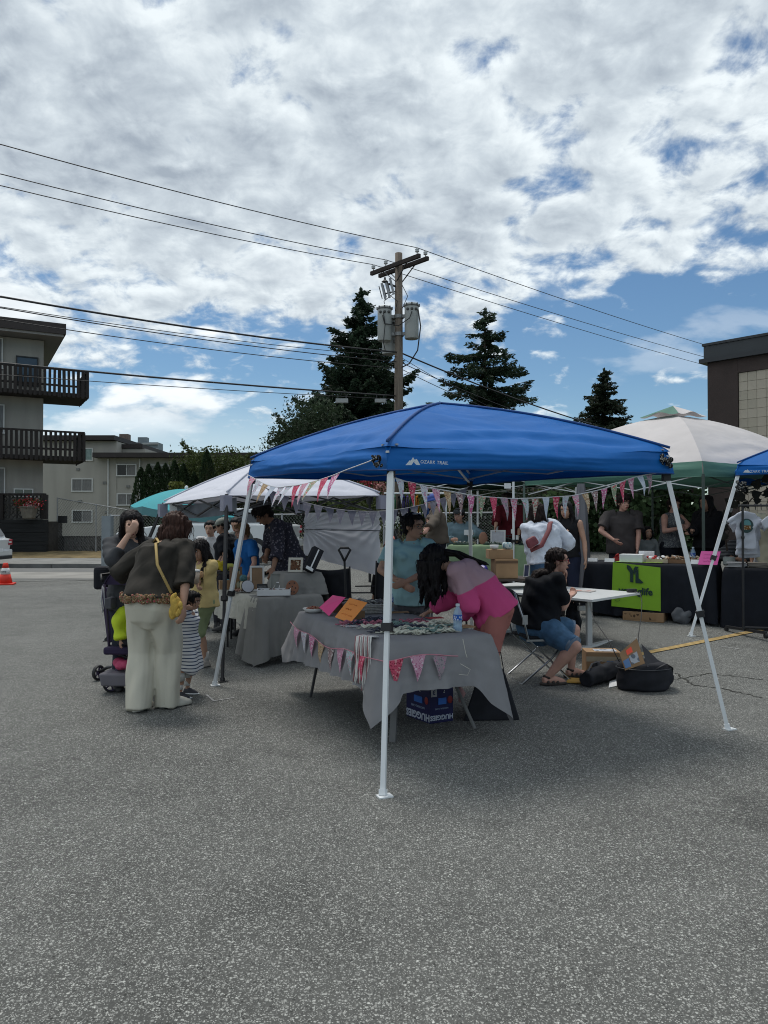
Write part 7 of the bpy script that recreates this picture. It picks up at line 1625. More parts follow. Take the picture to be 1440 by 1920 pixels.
for i, (dx, dy, w_, m_, lb) in enumerate(((-1.72, 8.90, .05, mat((.35, .2, .15), .8), 'small dish of pinkish stones on the linen cloth, nearest the slanted white leg'), (-1.64, 8.98, .04, mat((.12, .07, .05), .8), 'little pile of brown stones behind the pink stones'))):
    p = Vector((dx, dy, TZ + .006)); t = empty('stone_dish', p, lb, 'dish'); MB().lathe(p, [(.03, 0), (w_ + .015, .012), (w_ + .010, .012), (.01, .005)], 16, ends=False).build('dish', whitef, t, smooth=True); b = MB()
    for k in range(22): a = rs.uniform(0, 6.28); r = w_ * rs.random() ** .5; b.ell(p + Vector((r * math.cos(a), r * math.sin(a), .016 + rs.uniform(0, .02))), rs.uniform(.007, .014), None, 6, 5)
    o = b.build('stones', m_, t, smooth=True); o['kind'] = 'stuff'
p = Vector((-1.66, 9.08, TZ + .005)); t = empty('jar', p, 'small jar with a teal knitted cover beside the tall white frame', 'jar'); MB().lathe(p, [(.03, 0), (.038, .01), (.038, .10), (.03, .12)], 16).build('jar_body', mat((.45, .40, .28), .5), t, smooth=True); MB().ell(p + Vector((0, 0, .155)), (.048, .045, .042), None, 14, 10).build('cover', mat((.07, .15, .16), .9, .3, 60, bump=.8, bscale=120), t, smooth=True)
single(MB().box((-1.93, 9.36, TZ + .06), (.15, .10, .11), .35), 'small_carton', cardboard, 'small brown carton at the far left end of the linen table', 'carton')
# dark side table with cloth piles
dtb = empty('side_table', (-2.25, 10.05, 0), 'narrow dark table holding folded cloth behind the linen table', 'table'); sc_ = [(-2.62, 9.82), (-1.92, 9.82), (-1.92, 10.16), (-2.62, 10.16)]
slab(dtb, sc_, .93, .03, black_plastic)
for x_, y_ in ((-2.58, 9.86), (-1.96, 9.86), (-1.96, 10.12), (-2.58, 10.12)): leg(dtb, (x_, y_, .9), (x_, y_, ground_z(x_, y_)), .015, black_metal)
def pile(c, r, m, label, seed):
    rs_ = random.Random(seed); b = MB()
    for k in range(7): b.ell(Vector(c) + Vector((rs_.uniform(-r[0], r[0]) * .6, rs_.uniform(-r[1], r[1]) * .6, rs_.uniform(.2, .7) * r[2])), (r[0] * .55, r[1] * .6, r[2] * .4), Euler((rs_.uniform(-.4, .4), rs_.uniform(-.4, .4), rs_.uniform(0, 3))).to_matrix(), 10, 7)
    me = remesh(b, .009, 2, 'cloth_pile'); C_ = cloth_waves(seed, .005); displace(me, lambda co: waves(co, C_)); zmin = min(v.co.z for v in me.vertices); me.transform(Matrix.Translation((0, 0, c[2] - zmin))); o = link('cloth_pile', me, None, m); return tag(o, label, 'cloth')
pile((-2.13, 9.95, .932), (.10, .10, .12), mat((.55, .42, .02), .8), 'bright yellow cloth bunched on the dark side table', 1)
pile((-2.02, 9.90, .932), (.09, .07, .06), mat((.50, .50, .10), .8), 'pale lime cloth beside the bright yellow cloth', 2)
pile((-2.38, 9.95, .932), (.10, .10, .07), mat((.50, .22, .20), .8), 'salmon cloth at the left of the dark side table', 3)
pile((-1.72, 9.55, TZ + .004), (.12, .10, .09), mat((.52, .54, .58), .8), 'white cloth heap on the linen table in front of the woman in blue', 4)
pile((-1.88, 9.55, TZ + .004), (.09, .08, .08), mat((.12, .28, .30), .8), 'teal cloth heap on the far end of the linen table', 5)

# ---- camp chair, red bag and pull cart between the tables
def camp_chair(x, y, yaw, label, m=black_fabric):
    t = empty('camp_chair', gp(x, y), label, 'chair', rz=yaw); Mr = Matrix.Rotation(yaw, 3, 'Z'); q = lambda a, b_, c: gp(x, y) + Mr @ Vector((a, b_, c))
    MB().grid(lambda u, v: q((u - .5) * .52, -.22 + .44 * v, .42 - .05 * math.sin(math.pi * u)), 10, 8).build('seat', m, t, smooth=True, thick=.006)
    MB().grid(lambda u, v: q((u - .5) * .54, .22 + .08 * v + .04 * math.sin(math.pi * u), .45 + .48 * v - .03 * math.sin(math.pi * u) * v), 10, 8).build('backrest', m, t, smooth=True, thick=.006)
    for a, c in (((-.26, -.24, 0), (.26, -.20, .42)), ((.26, -.24, 0), (-.26, -.20, .42)), ((-.28, -.24, 0), (-.28, .24, .42)), ((-.28, .26, 0), (-.28, -.22, .42)), ((.28, -.24, 0), (.28, .24, .42)), ((.28, .26, 0), (.28, -.22, .42)), ((-.27, .22, .0), (-.28, .31, .95)), ((.27, .22, 0), (.28, .31, .95))): MB().cyl(q(*a), q(*c), .010, n=6).build('leg', black_metal, t)
    for s_ in (-1, 1): MB().bar(q(.29 * s_, -.24, .60), q(.29 * s_, .26, .64), .05, .015).build('armrest', m, t)
    return t
camp_chair(-.52, 9.35, 2.7, 'black folding camp chair in front of the hanging white sheet, left one'); camp_chair(.02, 9.75, 3.6, 'black folding camp chair in front of the hanging white sheet, right one')
pile((-.74, 9.0, .45), (.10, .10, .22), mat((.42, .02, .03), .7), 'red bag lying on the left camp chair', 9)
ct = empty('pull_cart', (-.43, 8.55, 0), 'black pull cart with an upright D-shaped handle behind the grey table', 'cart')
MB().box((-.40, 8.75, .34), (.50, .60, .28), .1, taper=1.08).build('tub', black_fabric, ct, bevel=.02)
for dx, dy in ((-.24, -.24), (.24, -.24), (-.24, .26), (.24, .26)): MB().cyl((-.40 + dx - .02, 8.75 + dy, .08), (-.40 + dx + .02, 8.75 + dy, .08), .08, n=18).build('wheel', black_plastic, ct)
h0 = ray(649, 1135, 8.4); h1 = ray(646, 1052, 8.4); MB().tube([(-.42, 8.46, .24), h0, h1], [.014, .012, .012], 8).build('shaft', black_metal, ct)
MB().tube([h1, ray(641, 1042, 8.4), ray(635, 1031, 8.4), ray(639, 1027, 8.4), ray(653, 1027, 8.4), ray(657, 1031, 8.4), ray(651, 1042, 8.4), h1], .013, 7).build('handle', black_plastic, ct, smooth=True)

# ---- white desk, chair, cartons and bags of the seated woman
R3, N3, L3, F3 = Vector((2.98, 8.95, 0)), Vector((2.2, 8.12, 0)), Vector((1.02, 9.62, 0)), Vector((1.80, 10.45, 0)); dz_ = .748
dk_ = empty('desk', (2.0, 9.3, ground_z(2, 9.3)), 'white rectangular desk on T-shaped white legs', 'table'); wl = mat((.62, .63, .63), .35, .04, 3)
slab(dk_, [N3, R3, F3, L3], dz_, .028, wl)
for f in (.20, .80):
    a = N3.lerp(L3, f); c = R3.lerp(F3, f); m_ = (a + c) / 2; g_ = ground_z(m_.x, m_.y); MB().bar((m_.x, m_.y, g_ + .04), (m_.x, m_.y, dz_ - .03), .085, .055).build('leg', wl, dk_); e1, e2 = m_.lerp(a, .9), m_.lerp(c, .9); MB().bar((e1.x, e1.y, g_ + .025), (e2.x, e2.y, g_ + .025), .07, .03).build('foot', wl, dk_)
MB().bar((N3.lerp(L3, .2) + R3.lerp(F3, .2)) / 2 + Vector((0, 0, dz_ - .09)), (N3.lerp(L3, .8) + R3.lerp(F3, .8)) / 2 + Vector((0, 0, dz_ - .09)), .05, .05).build('crossbar', black_metal, dk_)
single(MB().box((2.33, 9.10, dz_ + .006), (.30, .21, .008), -.6), 'magazine', print_mat((.45, .42, .40), [(.35, .12, .10), (.55, .5, .45)], 12), 'printed sheets lying on the white desk', 'papers')
c = ray(1184, 1107, 8.95); c.z = dz_ + .022; single(MB().box(c, (.11, .05, .04), .2), 'power_bar', black_plastic, 'black charger block on the right corner of the white desk', 'charger', bevel=.005)
o = MB().tube([c, ray(1200, 1112, 8.85), ray(1203, 1130, 8.7), ray(1201, 1160, 8.5), ray(1196, 1190, 8.1), ray(1195, 1215, 7.75), ray(1196, 1235, 7.5)], .005, 5); single(o, 'cable', black_plastic, 'black cable hanging from the white desk down to the open carton', 'cable', smooth=True)
o = MB().tube([ray(1105, 1128, 8.1), ray(1112, 1160, 7.9), ray(1140, 1200, 7.55), ray(1160, 1240, 7.3)], .005, 5); single(o, 'cable', black_plastic, 'black cable crossing in front of the labelled carton', 'cable', smooth=True)
pile((2.35, 9.55, ground_z(2.35, 9.55)), (.09, .08, .42), black_fabric, 'black jacket hanging beside the desk leg', 21)
c = ray(1090, 1140, 9.4); single(MB().box(c, (.10, .05, .06), .2), 'adapter_plug', whitef, 'white power adapter hanging under the white desk', 'adapter', bevel=.008)
chx = empty('folding_chair', (1.52, 7.64, 0), 'black and chrome folding chair under the woman at the white desk', 'chair', rz=R(-80)); Mr = Matrix.Rotation(R(-80), 3, 'Z'); q = lambda a, b_, c: Vector((1.54, 7.64, 0)) + Mr @ Vector((a, b_, c))
MB().grid(lambda u, v: q((u - .5) * .42, -.20 + .42 * v, .445 + .012 * math.cos(math.pi * (u - .5))), 8, 8).build('seat', black_fabric, chx, smooth=True, thick=.035)
MB().grid(lambda u, v: q((u - .5) * .44, -.21 - .10 * v - .03 * math.sin(math.pi * u), .56 + .36 * v - .05 * abs(u - .5) ** 2 * 4 * v), 12, 10).build('backrest', black_fabric, chx, smooth=True, thick=.022)
for s_ in (-1, 1):
    MB().tube([q(.235 * s_, -.34, .90), q(.235 * s_, -.24, .60), q(.235 * s_, -.20, .44), q(.235 * s_, .24, .03), q(.235 * s_, .20, .012)], .010, 8).build('leg', chrome, chx, smooth=True)
    MB().tube([q(.225 * s_, .20, .43), q(.225 * s_, .04, .25), q(.225 * s_, -.26, .012), q(.0, -.27, .012)], .010, 8).build('leg', chrome, chx, smooth=True)
    MB().bar(q(.235 * s_, -.22, .43), q(.235 * s_, .20, .43), .018, .018).build('seat_rail', chrome, chx)
MB().cyl(q(-.235, -.05, .26), q(.235, -.05, .26), .008, n=6).build('stretcher', chrome, chx); MB().cyl(q(-.235, .22, .014), q(.235, .22, .014), .009, n=6).build('stretcher', chrome, chx)
MB().box(q(.238, -.235, .63), (.012, .05, .09), R(-80)).build('bracket', mat((.4, .4, .4), .4, metal=.5), chx)
def carton(c, sx, sy, sz, yaw, label, extras=()):
    c = Vector(c); t = empty('carton', c, label, 'carton'); Mx = yaw if isinstance(yaw, Matrix) else Matrix.Rotation(yaw, 3, 'Z'); MB().box(c + Mx @ Vector((0, 0, sz / 2)), (sx, sy, sz), Mx).build('box', cardboard, t, bevel=.004)
    for nm, p, s, m_ in extras: MB().box(c + Mx @ Vector(p), s, Mx).build(nm, m_, t)
    return t
bl = mat((.10, .20, .40), .6); tape = mat((.40, .33, .24), .3)
g_ = G(1137, 1243); prt = print_mat((.42, .44, .48), [(.15, .17, .2)], 30)
carton((2.20, 7.80, 0), .34, .26, .27, -.08, 'closed brown carton with a shipping label on its top beside the seated woman', (('label_sticker', (.03, -.02, .272), (.22, .14, .003), prt), ('tape_strip', (.0, -.131, .2), (.34, .003, .05), tape), ('label_sticker', (.08, -.132, .14), (.10, .003, .09), bl)))
def tilted(P, th): P = [Vector(p) for p in P]; n_ = (P[1] - P[0]).cross(P[3] - P[0]).normalized(); n_ = -n_ if n_.y > 0 else n_; return P, n_ * th
P, n_ = tilted([ray(1160, 1224, 7.06), ray(1171, 1256, 7.0), ray(1208, 1243, 7.0), ray(1193, 1196, 7.08)], .02)
t = empty('open_carton_flap', P[0], 'tilted flat carton with an orange sticker standing on the black bag', 'carton'); MB().prism(P, -n_).build('panel', cardboard, t)
def inn(P, u0, v0, u1, v1): f = lambda u, v: P[0].lerp(P[1], v).lerp(P[3].lerp(P[2], v), u) + n_.normalized() * .002; return [f(u0, v0), f(u0, v1), f(u1, v1), f(u1, v0)]
fl_m = mat((.95, .10, .05), .5); MB().prism(inn(P, .32, .12, .62, .36), n_ * .1).build('orange_sticker', fl_m, t); MB().prism(inn(P, .38, .44, .80, .86), n_ * .1).build('label_sticker', prt, t); MB().prism(inn(P, .04, .50, .34, .92), n_ * .1).build('label_sticker', bl, t)
def bag(pts_r, label, squash=.8, m=black_fabric, vox=.012, amp=.006, seed=1, name='bag', cat='bag'):
    b = MB()
    for p, r in pts_r: b.ell(p, r, None, 12, 9)
    me = remesh(b, vox, 3, name); C_ = cloth_waves(seed, amp); displace(me, lambda co: waves(co, C_)); zm = min(v.co.z for v in me.vertices); me.transform(Matrix.Translation((0, 0, .004 - zm))) if zm < .0 else None
    return tag(link(name, me, None, m), label, cat)
g1_ = G(1212, 1296); x, y = g1_.x, g1_.y + .10
t = empty('padded_bag', (x, y, 0), 'large round padded black bag lying on the asphalt', 'bag'); b = MB(); loft(b, [(Vector((x, y, z_)), Vector((.245 * k_, .02, 0)), Vector((-.02, .17 * k_, 0))) for z_, k_ in ((.004, .80), (.03, .95), (.13, 1.0), (.22, .97), (.255, .87), (.268, .6))], 36); b.ell((x + .20, y + .02, .14), (.08, .13, .12)); me = remesh(b, .010, 3, 'bag_body'); C_ = cloth_waves(4, .0035); displace(me, lambda co: waves(co, C_)); me.transform(wm(t).inverted()); link('bag_body', me, t, black_fabric)
MB().tube([(x + .252 * math.cos(a), y + .176 * math.sin(a), .215) for a in [i * math.pi / 18 for i in range(37)]], .005, 5).build('zip', mat((.04, .042, .05), .4), t, smooth=True); MB().tube([(x + .05, y - .16, .22), (x + .16, y - .14, .27), (x + .25, y - .05, .22), (x + .27, y + .02, .12)], .012, 5, squash=.4).build('strap', mat((.03, .03, .035), .6), t, smooth=True)
a = G(1100, 1290); c = G(1172, 1268); t = empty('rolled_bag', a, 'long rolled black bag lying beside the round padded bag', 'bag'); ax_ = (c - a).normalized(); me_b = MB(); me_b.tube([a + Vector((0, .05, .07)), a.lerp(c, .3) + Vector((0, .05, .085)), a.lerp(c, .7) + Vector((0, .05, .09)), c + Vector((0, .05, .09))], [.072, .078, .085, .08], 18); me_b.ell(c + Vector((.03, .02, .10)), (.10, .09, .08)); me_b.ell(a.lerp(c, .35) + Vector((0, .15, .14)), (.05, .05, .05)); me = remesh(me_b, .010, 2, 'bag_body'); C_ = cloth_waves(8, .005); displace(me, lambda co: waves(co, C_)); me.transform(wm(t).inverted()); link('bag_body', me, t, black_fabric)
MB().tube([a + Vector((.02, .05, .15)), a.lerp(c, .2) + Vector((0, .12, .19)), a.lerp(c, .5) + Vector((0, .16, .18))], .009, 5, squash=.4).build('strap', mat((.03, .03, .035), .6), t)
single(MB().add([G(1215, 1232) + Vector((0, .05, .02)), ray(1201, 1206, 7.25), ray(1238, 1242, 7.15), ray(1212, 1250, 7.0)], [(0, 1, 2), (1, 3, 2), (0, 3, 1), (0, 2, 3)]), 'bag_flap', black_fabric, 'stiff pointed black flap rising behind the tilted carton', 'flap')
e0 = G(1072, 1282); single(MB().prism([e0 + Vector((-.06, 0, .012)), e0 + Vector((.16, -.05, .012)), e0 + Vector((.19, .06, .03)), e0 + Vector((.0, .10, .03))], (0, 0, .012)), 'padded_envelope', mat((.42, .24, .05), .7, .2, 8), 'ochre padded envelope sticking out under the rolled black bag', 'envelope')
single(MB().prism([G(1100, 1262) + Vector((0, 0, .004)), G(1128, 1270) + Vector((0, 0, .004)), G(1132, 1255) + Vector((0, 0, .05)), G(1104, 1250) + Vector((0, 0, .05))], (0, 0, .006)), 'paper_sheet', paper_white, 'white paper sheet lying behind the rolled black bag', 'paper')
single(MB().prism([G(1140, 1290) + Vector((0, 0, .004)), G(1158, 1286) + Vector((0, 0, .004)), G(1160, 1277) + Vector((0, 0, .02)), G(1142, 1280) + Vector((0, 0, .01))], (0, 0, .005)), 'paper_scrap', paper_white, 'scrap of white paper between the two black bags', 'paper')

# ---- black table with the lime banner
f0, f1 = Vector((2.79, 10.64, 0)), Vector((4.23, 9.83, 0)); fd_ = (f1 - f0).normalized(); fb = Vector((-fd_.y, fd_.x, 0)); b0, b1 = f0 + fb * .75, f1 + fb * .75; zt0, gz = None, ground_z
yt = empty('folding_table', (3.5, 10.5, ground_z(3.5, 10.5)), 'long table of food boxes under a black cloth with a lime banner', 'table'); zy = 1.015
slab(yt, [f0, f1, b1, b0], zy - .006, .03, black_plastic, inset=.03)
for p in (f0, f1, b0, b1): q2 = p.lerp((f0 + b1) / 2, .1); leg(yt, (q2.x, q2.y, zy - .04), (q2.x, q2.y, ground_z(q2.x, q2.y)), .014, black_metal)
o = drape([b0, f0, f1, b1], zy, lambda i, u: .62 + .05 * math.sin(7 * u) + (.08 * u if i == 1 else 0), black_cloth, 'tablecloth', folds=14, amp=.022, flare=.02, seed=3.1); tag(o, 'black cloth hanging over the table with the lime banner', 'tablecloth')
fo = Vector((fd_.y, -fd_.x, 0));
def onf(px, py, off=.085):
    k = (px - 720) / FPX; a = f0 + fo * off; t_ = (k * a.y - a.x) / (fd_.x - k * fd_.y); q_ = a + fd_ * t_; return Vector((q_.x, q_.y, CAM_H + (HOR - py) / FPX * q_.y))
lime = mat((.22, .42, .025), .75, .05, 6, bump=.2, bscale=200); bn = empty('banner', onf(1192, 1100), 'bright lime green cloth banner with dark lettering on the black table', 'banner')
TL, TR, BL, BR = onf(1149, 1054), onf(1238, 1064), onf(1146, 1136), onf(1238, 1146)
MB().grid(lambda u, v: TL.lerp(TR, u).lerp(BL.lerp(BR, u), v) + fo * (.006 * math.sin(9 * u + 2 * v) * v + .004), 30, 20).build('cloth', lime, bn, smooth=True)
MB().grid(lambda u, v: TL.lerp(TR, u) - fo * (.10 + .25 * v) + Vector((0, 0, zy + .012 - TL.z + (TL.z - TL.lerp(TR, u).z) * 1.0)), 12, 3).build('cloth_top', lime, bn, smooth=True)
inkm = mat((.015, .04, .035), .7)
def logo(pts): MB().prism([onf(px, py, .100) for px, py in pts], fo * .002).build('emblem', inkm, bn)
logo([(1175, 1059), (1181, 1061), (1187, 1070), (1187, 1092), (1181, 1091), (1181, 1074), (1175, 1065)]); logo([(1187.5, 1066), (1191, 1062), (1197, 1063), (1190, 1074), (1189, 1078), (1187.5, 1074)])
logo([(1191, 1072), (1196.5, 1066), (1197, 1084), (1206, 1092), (1203, 1094), (1191, 1093)])
text_on('younglife', .128, onf(1191, 1108.5, .100), fd_ + Vector((0, 0, -.03)), Vector((0, 0, 1)), inkm, bn, offset=.0035, spacing=.96, extrude=.001)
MB().tube([onf(1157 + 5 * math.cos(a), 1124 + 3 * math.sin(a), .1) for a in [i * .628 for i in range(11)]], .002, 4).build('emblem', inkm, bn)
tip = lambda u, v: f0.lerp(f1, u) + fb * v
def onT(u, v, z=0): p = tip(u, v); return Vector((p.x, p.y, zy + .006 + z))
ya = math.atan2(fd_.y, fd_.x)
def tcard(u, v, w_, h_, label, m=paper_white):
    c = onT(u, v, h_ / 2); o = MB().box(c, (w_, .003, h_), Matrix.Rotation(ya, 3, 'Z') @ Matrix.Rotation(-.35, 3, 'X')).box(c + fb * .03, (w_, .003, h_), Matrix.Rotation(ya, 3, 'Z') @ Matrix.Rotation(.35, 3, 'X')); return single(o, 'price_card', m, label, 'card')
tcard(.05, .06, .13, .05, 'white price card at the far left of the black table'); tcard(.19, .05, .13, .05, 'white price card just left of the white box'); tcard(.86, .02, .12, .06, 'white price card at the right, beside the pink sign')
o = single(MB().box(onT(.36, .16, .055), (.30, .20, .11), ya), 'white_box', paper_white, 'white lidded box standing above the lime banner', 'box', bevel=.004)
o = single(MB().box(onT(.46, .30, .075), (.20, .05, .15), ya), 'price_card', paper_white, 'upright white card behind the white lidded box', 'card')
def tub(u, v, w_, label, m_, fill, seed):
    c = onT(u, v); t = empty('food_tray', c, label, 'tray'); Mx = Matrix.Rotation(ya, 3, 'Z'); b = MB(); b.box(c + Vector((0, 0, .003)), (w_, .15, .006), Mx)
    for dx, dy, sx, sy in ((0, -.075, w_, .004), (0, .075, w_, .004), (-w_ / 2, 0, .004, .146), (w_ / 2, 0, .004, .146)): b.box(c + Mx @ Vector((dx, dy, .028)), (sx, sy, .045), Mx)
    b.build('tray_box', m_, t); b = MB(); rs_ = random.Random(seed)
    for i in range(26): b.ell(c + Mx @ Vector((rs_.uniform(-.45, .45) * w_, rs_.uniform(-.06, .06), rs_.uniform(.03, .085))), (rs_.uniform(.02, .04), rs_.uniform(.015, .03), rs_.uniform(.010, .02)), Euler((rs_.uniform(-.6, .6), rs_.uniform(-.6, .6), rs_.uniform(0, 3))).to_matrix(), 8, 5, mi=i % len(fill))
    o = b.build('packets', fill, t, smooth=True); o['kind'] = 'stuff'
red, br, tan = mat((.40, .03, .03), .5), mat((.22, .12, .06), .6), mat((.42, .34, .25), .5)
tub(.27, .45, .30, 'tray of red packets behind the price cards', red, [red, mat((.25, .02, .02), .5)], 1); tub(.56, .18, .28, 'clear tray of red wrapped sweets right of the white box', tan, [red, tan, paper_white], 2); tub(.72, .20, .28, 'tray of brown baked goods in the middle of the black table', br, [br, tan], 3); tub(.72, .42, .30, 'rear tray of pale baked goods on the black table', tan, [tan, paper_white, br], 4); tub(.90, .24, .24, 'tray of wrapped snacks behind the pink sign', tan, [tan, br], 5)
sheet_card([onT(.88, -.03, .0), onT(1.02, -.03, .0), onT(1.04, .05, .17), onT(.90, .05, .17)], .002, mat((.62, .09, .33), .6, .04), 'sign_card', 'pink paper sign leaning at the right end of the black table', 'sign', ink=(.3, .03, .15))
bottle(onT(.80, .55), 'clear water bottle at the back of the black table')
# under it
p = G(1215, 1166); t = empty('flat_crate', p, 'low cardboard produce tray on the ground below the lime banner', 'crate'); yb_ = ya; Mx = Matrix.Rotation(yb_, 3, 'Z'); c = p + Vector((.02, .18, .06))
MB().box(c, (.52, .34, .12), Mx).build('box', cardboard, t, bevel=.003); pr_ = print_mat((.30, .185, .10), [(.08, .05, .03)], 30, thr=.36); MB().box(c + Mx @ Vector((-.04, -.172, 0)), (.40, .003, .07), Mx).build('print_panel', pr_, t)
bag([(G(1284, 1172) + Vector((0, .1, .10)), (.13, .10, .12)), (G(1282, 1165) + Vector((0, .12, .24)), (.08, .07, .14))], 'grey fabric bag on the ground at the right of the lime banner', m=mat((.10, .105, .115), .9), name='shopping_bag', seed=5)
bag([(G(1250, 1155) + Vector((0, .3, .12)), (.18, .12, .12))], 'dark blue bag in shade under the black table', m=mat((.015, .02, .09), .8), name='shopping_bag', seed=6)
for px, lb, m_ in ((1160, 'small red and silver litter heap under the left part of the lime banner', mat((.25, .1, .1), .5, .6, 30)),): pile(tuple(G(px, 1142)), (.10, .06, .05), m_, lb, 31)
# second black table on the right
s0 = f1 + fd_ * .10 + fo * .03; s1 = s0 + fd_ * 1.5; sb0, sb1 = s0 + fb * .7, s1 + fb * .7; y2 = empty('folding_table', (s0 + s1) / 2, 'second black covered table right of the slanted green and white poles', 'table'); slab(y2, [s0, s1, sb1, sb0], .985, .03, black_plastic, inset=.03)
for p in (s0, s1, sb0, sb1): q2 = p.lerp((s0 + sb1) / 2, .1); leg(y2, (q2.x, q2.y, .95), (q2.x, q2.y, ground_z(q2.x, q2.y)), .014, black_metal)
o = drape([sb0, s0, s1, sb1], .99, lambda i, u: .735, black_cloth, 'tablecloth', folds=12, amp=.016, flare=.015, seed=5.5); tag(o, 'black cloth reaching the ground on the second black table', 'tablecloth')
for i, (u, v, m_, lb) in enumerate(((.10, .12, mat((.35, .35, .36), .7), 'left stack of grey folded cloth on the second black table'), (.26, .16, mat((.24, .21, .18), .8), 'middle stack of brownish folded cloth on the second black table'), (.42, .20, mat((.30, .30, .30), .8), 'right stack of pale folded cloth on the second black table'))):
    p = s0.lerp(s1, u) + fb * v + Vector((0, 0, .995)); b = MB()
    for k in range(4): b.box(p + Vector((rnd.uniform(-.01, .01), 0, .010 + k * .016)), (.22, .20, .014), ya + rnd.uniform(-.12, .12))
    single(b, 'folded_cloth', m_, lb, 'folded cloth', bevel=.004)
p = s0.lerp(s1, .02) + fb * .45; single(MB().lathe((p.x, p.y, .995), [(.06, 0), (.075, .02), (.075, .10), (.078, .11), (.06, .115)], 18), 'lidded_tub', mat((.40, .44, .42), .4), 'pale lidded plastic tub beside the green pole', 'tub')
# ---- rack of t-shirts
A_, Bk = G(1372, 1186), None; rx0, ry0 = A_.x + .05, A_.y; gr = ground_z(4.4, 9.3); rk_ = empty('garment_rack', (4.35, 9.3, gr), 'black rolling rack of white t-shirts at the right edge', 'rack'); P0 = Vector((4.32, 9.25, gr)); P1 = P0 + Vector((1.2, -.25, 0)); zt_r = 1.765
for k, p in enumerate((P0, P1)):
    MB().cyl(p + Vector((0, 0, .06)), p + Vector((0, 0, zt_r - gr)), .014, n=10).build('post', black_metal, rk_); a = p + Vector((-.08, .28, .07)); c = p + Vector((.14, -.26, .07)); MB().bar(a, c, .04, .03).build('foot', black_metal, rk_)
    for e_ in (a, c): MB().cyl(e_ + Vector((-.015, 0, -.035)), e_ + Vector((.015, 0, -.035)), .032, n=14).build('caster', black_plastic, rk_)
    MB().ell(p + Vector((0, 0, 1.18)), (.022, .022, .03), None, 8, 6).build('knob', black_plastic, rk_)
MB().cyl((P0.x - .05, P0.y, zt_r), (P1.x, P1.y, zt_r), .014, n=10).build('rail', black_metal, rk_); MB().cyl(P0 + Vector((0, 0, .10)), P1 + Vector((0, 0, .10)), .012, n=8).build('lower_bar', black_metal, rk_)
tw_ = mat((.50, .52, .58), .9, .05, 6, bump=.25, bscale=200, trans=.1)
def tshirt(c, s, yaw, label, print_=False, drop=0):
    t = empty('tshirt', c, label, 't-shirt'); Mx = Matrix.Rotation(yaw, 3, 'Z'); O = [(-.05, 0), (-.14, -.02), (-.30, -.15), (-.235, -.24), (-.165, -.19), (-.16, -.42), (-.17, -.60), (.17, -.60), (.16, -.42), (.165, -.19), (.235, -.24), (.30, -.15), (.14, -.02), (.05, 0)]
    me_b = MB(); q_ = [Vector(c) + Mx @ Vector((x_ * s, 0, z_ * s - .05)) for x_, z_ in O]; me_b.prism([p - Mx @ Vector((0, .012, 0)) for p in q_], Mx @ Vector((0, .024, 0))); me = remesh(me_b, .008, 2, 'shirt_body'); C_ = cloth_waves(int(s * 100) + int(c[0] * 50), .005); displace(me, lambda co: waves(co, C_)); me.transform(wm(t).inverted()); link('shirt_body', me, t, tw_)
    b = MB(); b.tube([Vector(c) + Mx @ Vector((-.14 * s, 0, -.07)), Vector(c) + Vector((0, 0, -.035)), Vector(c) + Mx @ Vector((.14 * s, 0, -.07))], .006, 5); b.tube([Vector(c) + Vector((0, 0, -.035)), Vector(c) + Vector((0, 0, .0)), Vector(c) + Vector((.012, 0, .014)), Vector(c) + Vector((0, 0, .026))], .003, 5); b.build('hanger', black_plastic, t)
    if print_:
        pc = Vector(c) + Mx @ Vector((.0, -.026, -.22 * s - .05)); MB().lathe(pc, [(.072 * s / .62, -.001), (.072 * s / .62, .004)], 26, 0, Matrix.Rotation(yaw, 3, 'Z') @ Matrix.Rotation(R(90), 3, 'X')).build('round_print', mat((.02, .05, .05), .6), t)
        MB().lathe(pc + Mx @ Vector((0, -.003, .02)), [(.052, -.001), (.052, .004)], 20, 0, Mx @ Matrix.Rotation(R(90), 3, 'X')).build('print_sky', mat((.10, .25, .26), .6), t)
        MB().box(pc + Mx @ Vector((0, -.009, -.02)), (.10, .003, .05), Mx).build('print_field', print_mat((.16, .07, .02), [(.45, .38, .25), (.05, .03, .02)], 60), t)
    return t
tshirt((P0.x + .06, P0.y + .06, zt_r - .03), .74, .05, 'front white t-shirt with a round landscape print on the rack', True); tshirt((P0.x + .13, P0.y + .16, zt_r - .05), .82, .1, 'plain white t-shirt hanging second on the rack'); tshirt((P0.x + .20, P0.y + .26, zt_r - .06), .88, .15, 'plain white t-shirt hanging third on the rack'); tshirt((P0.x + .46, P0.y + .02, zt_r - .02), .84, .1, 'white t-shirt cut off by the right edge of the picture')
b = MB()
for k in range(7): x_ = P0.x + .14 + k * .07; b.tube([(x_, P0.y - .02, zt_r + .02), (x_ + .005, P0.y - .02, zt_r - .05)], .005, 5); b.ell((x_, P0.y - .02, zt_r + .015), (.012, .01, .012), None, 6, 5)
single(b, 'hanger_hooks', black_plastic, 'row of spare black hangers on the rail of the t-shirt rack', 'hangers')

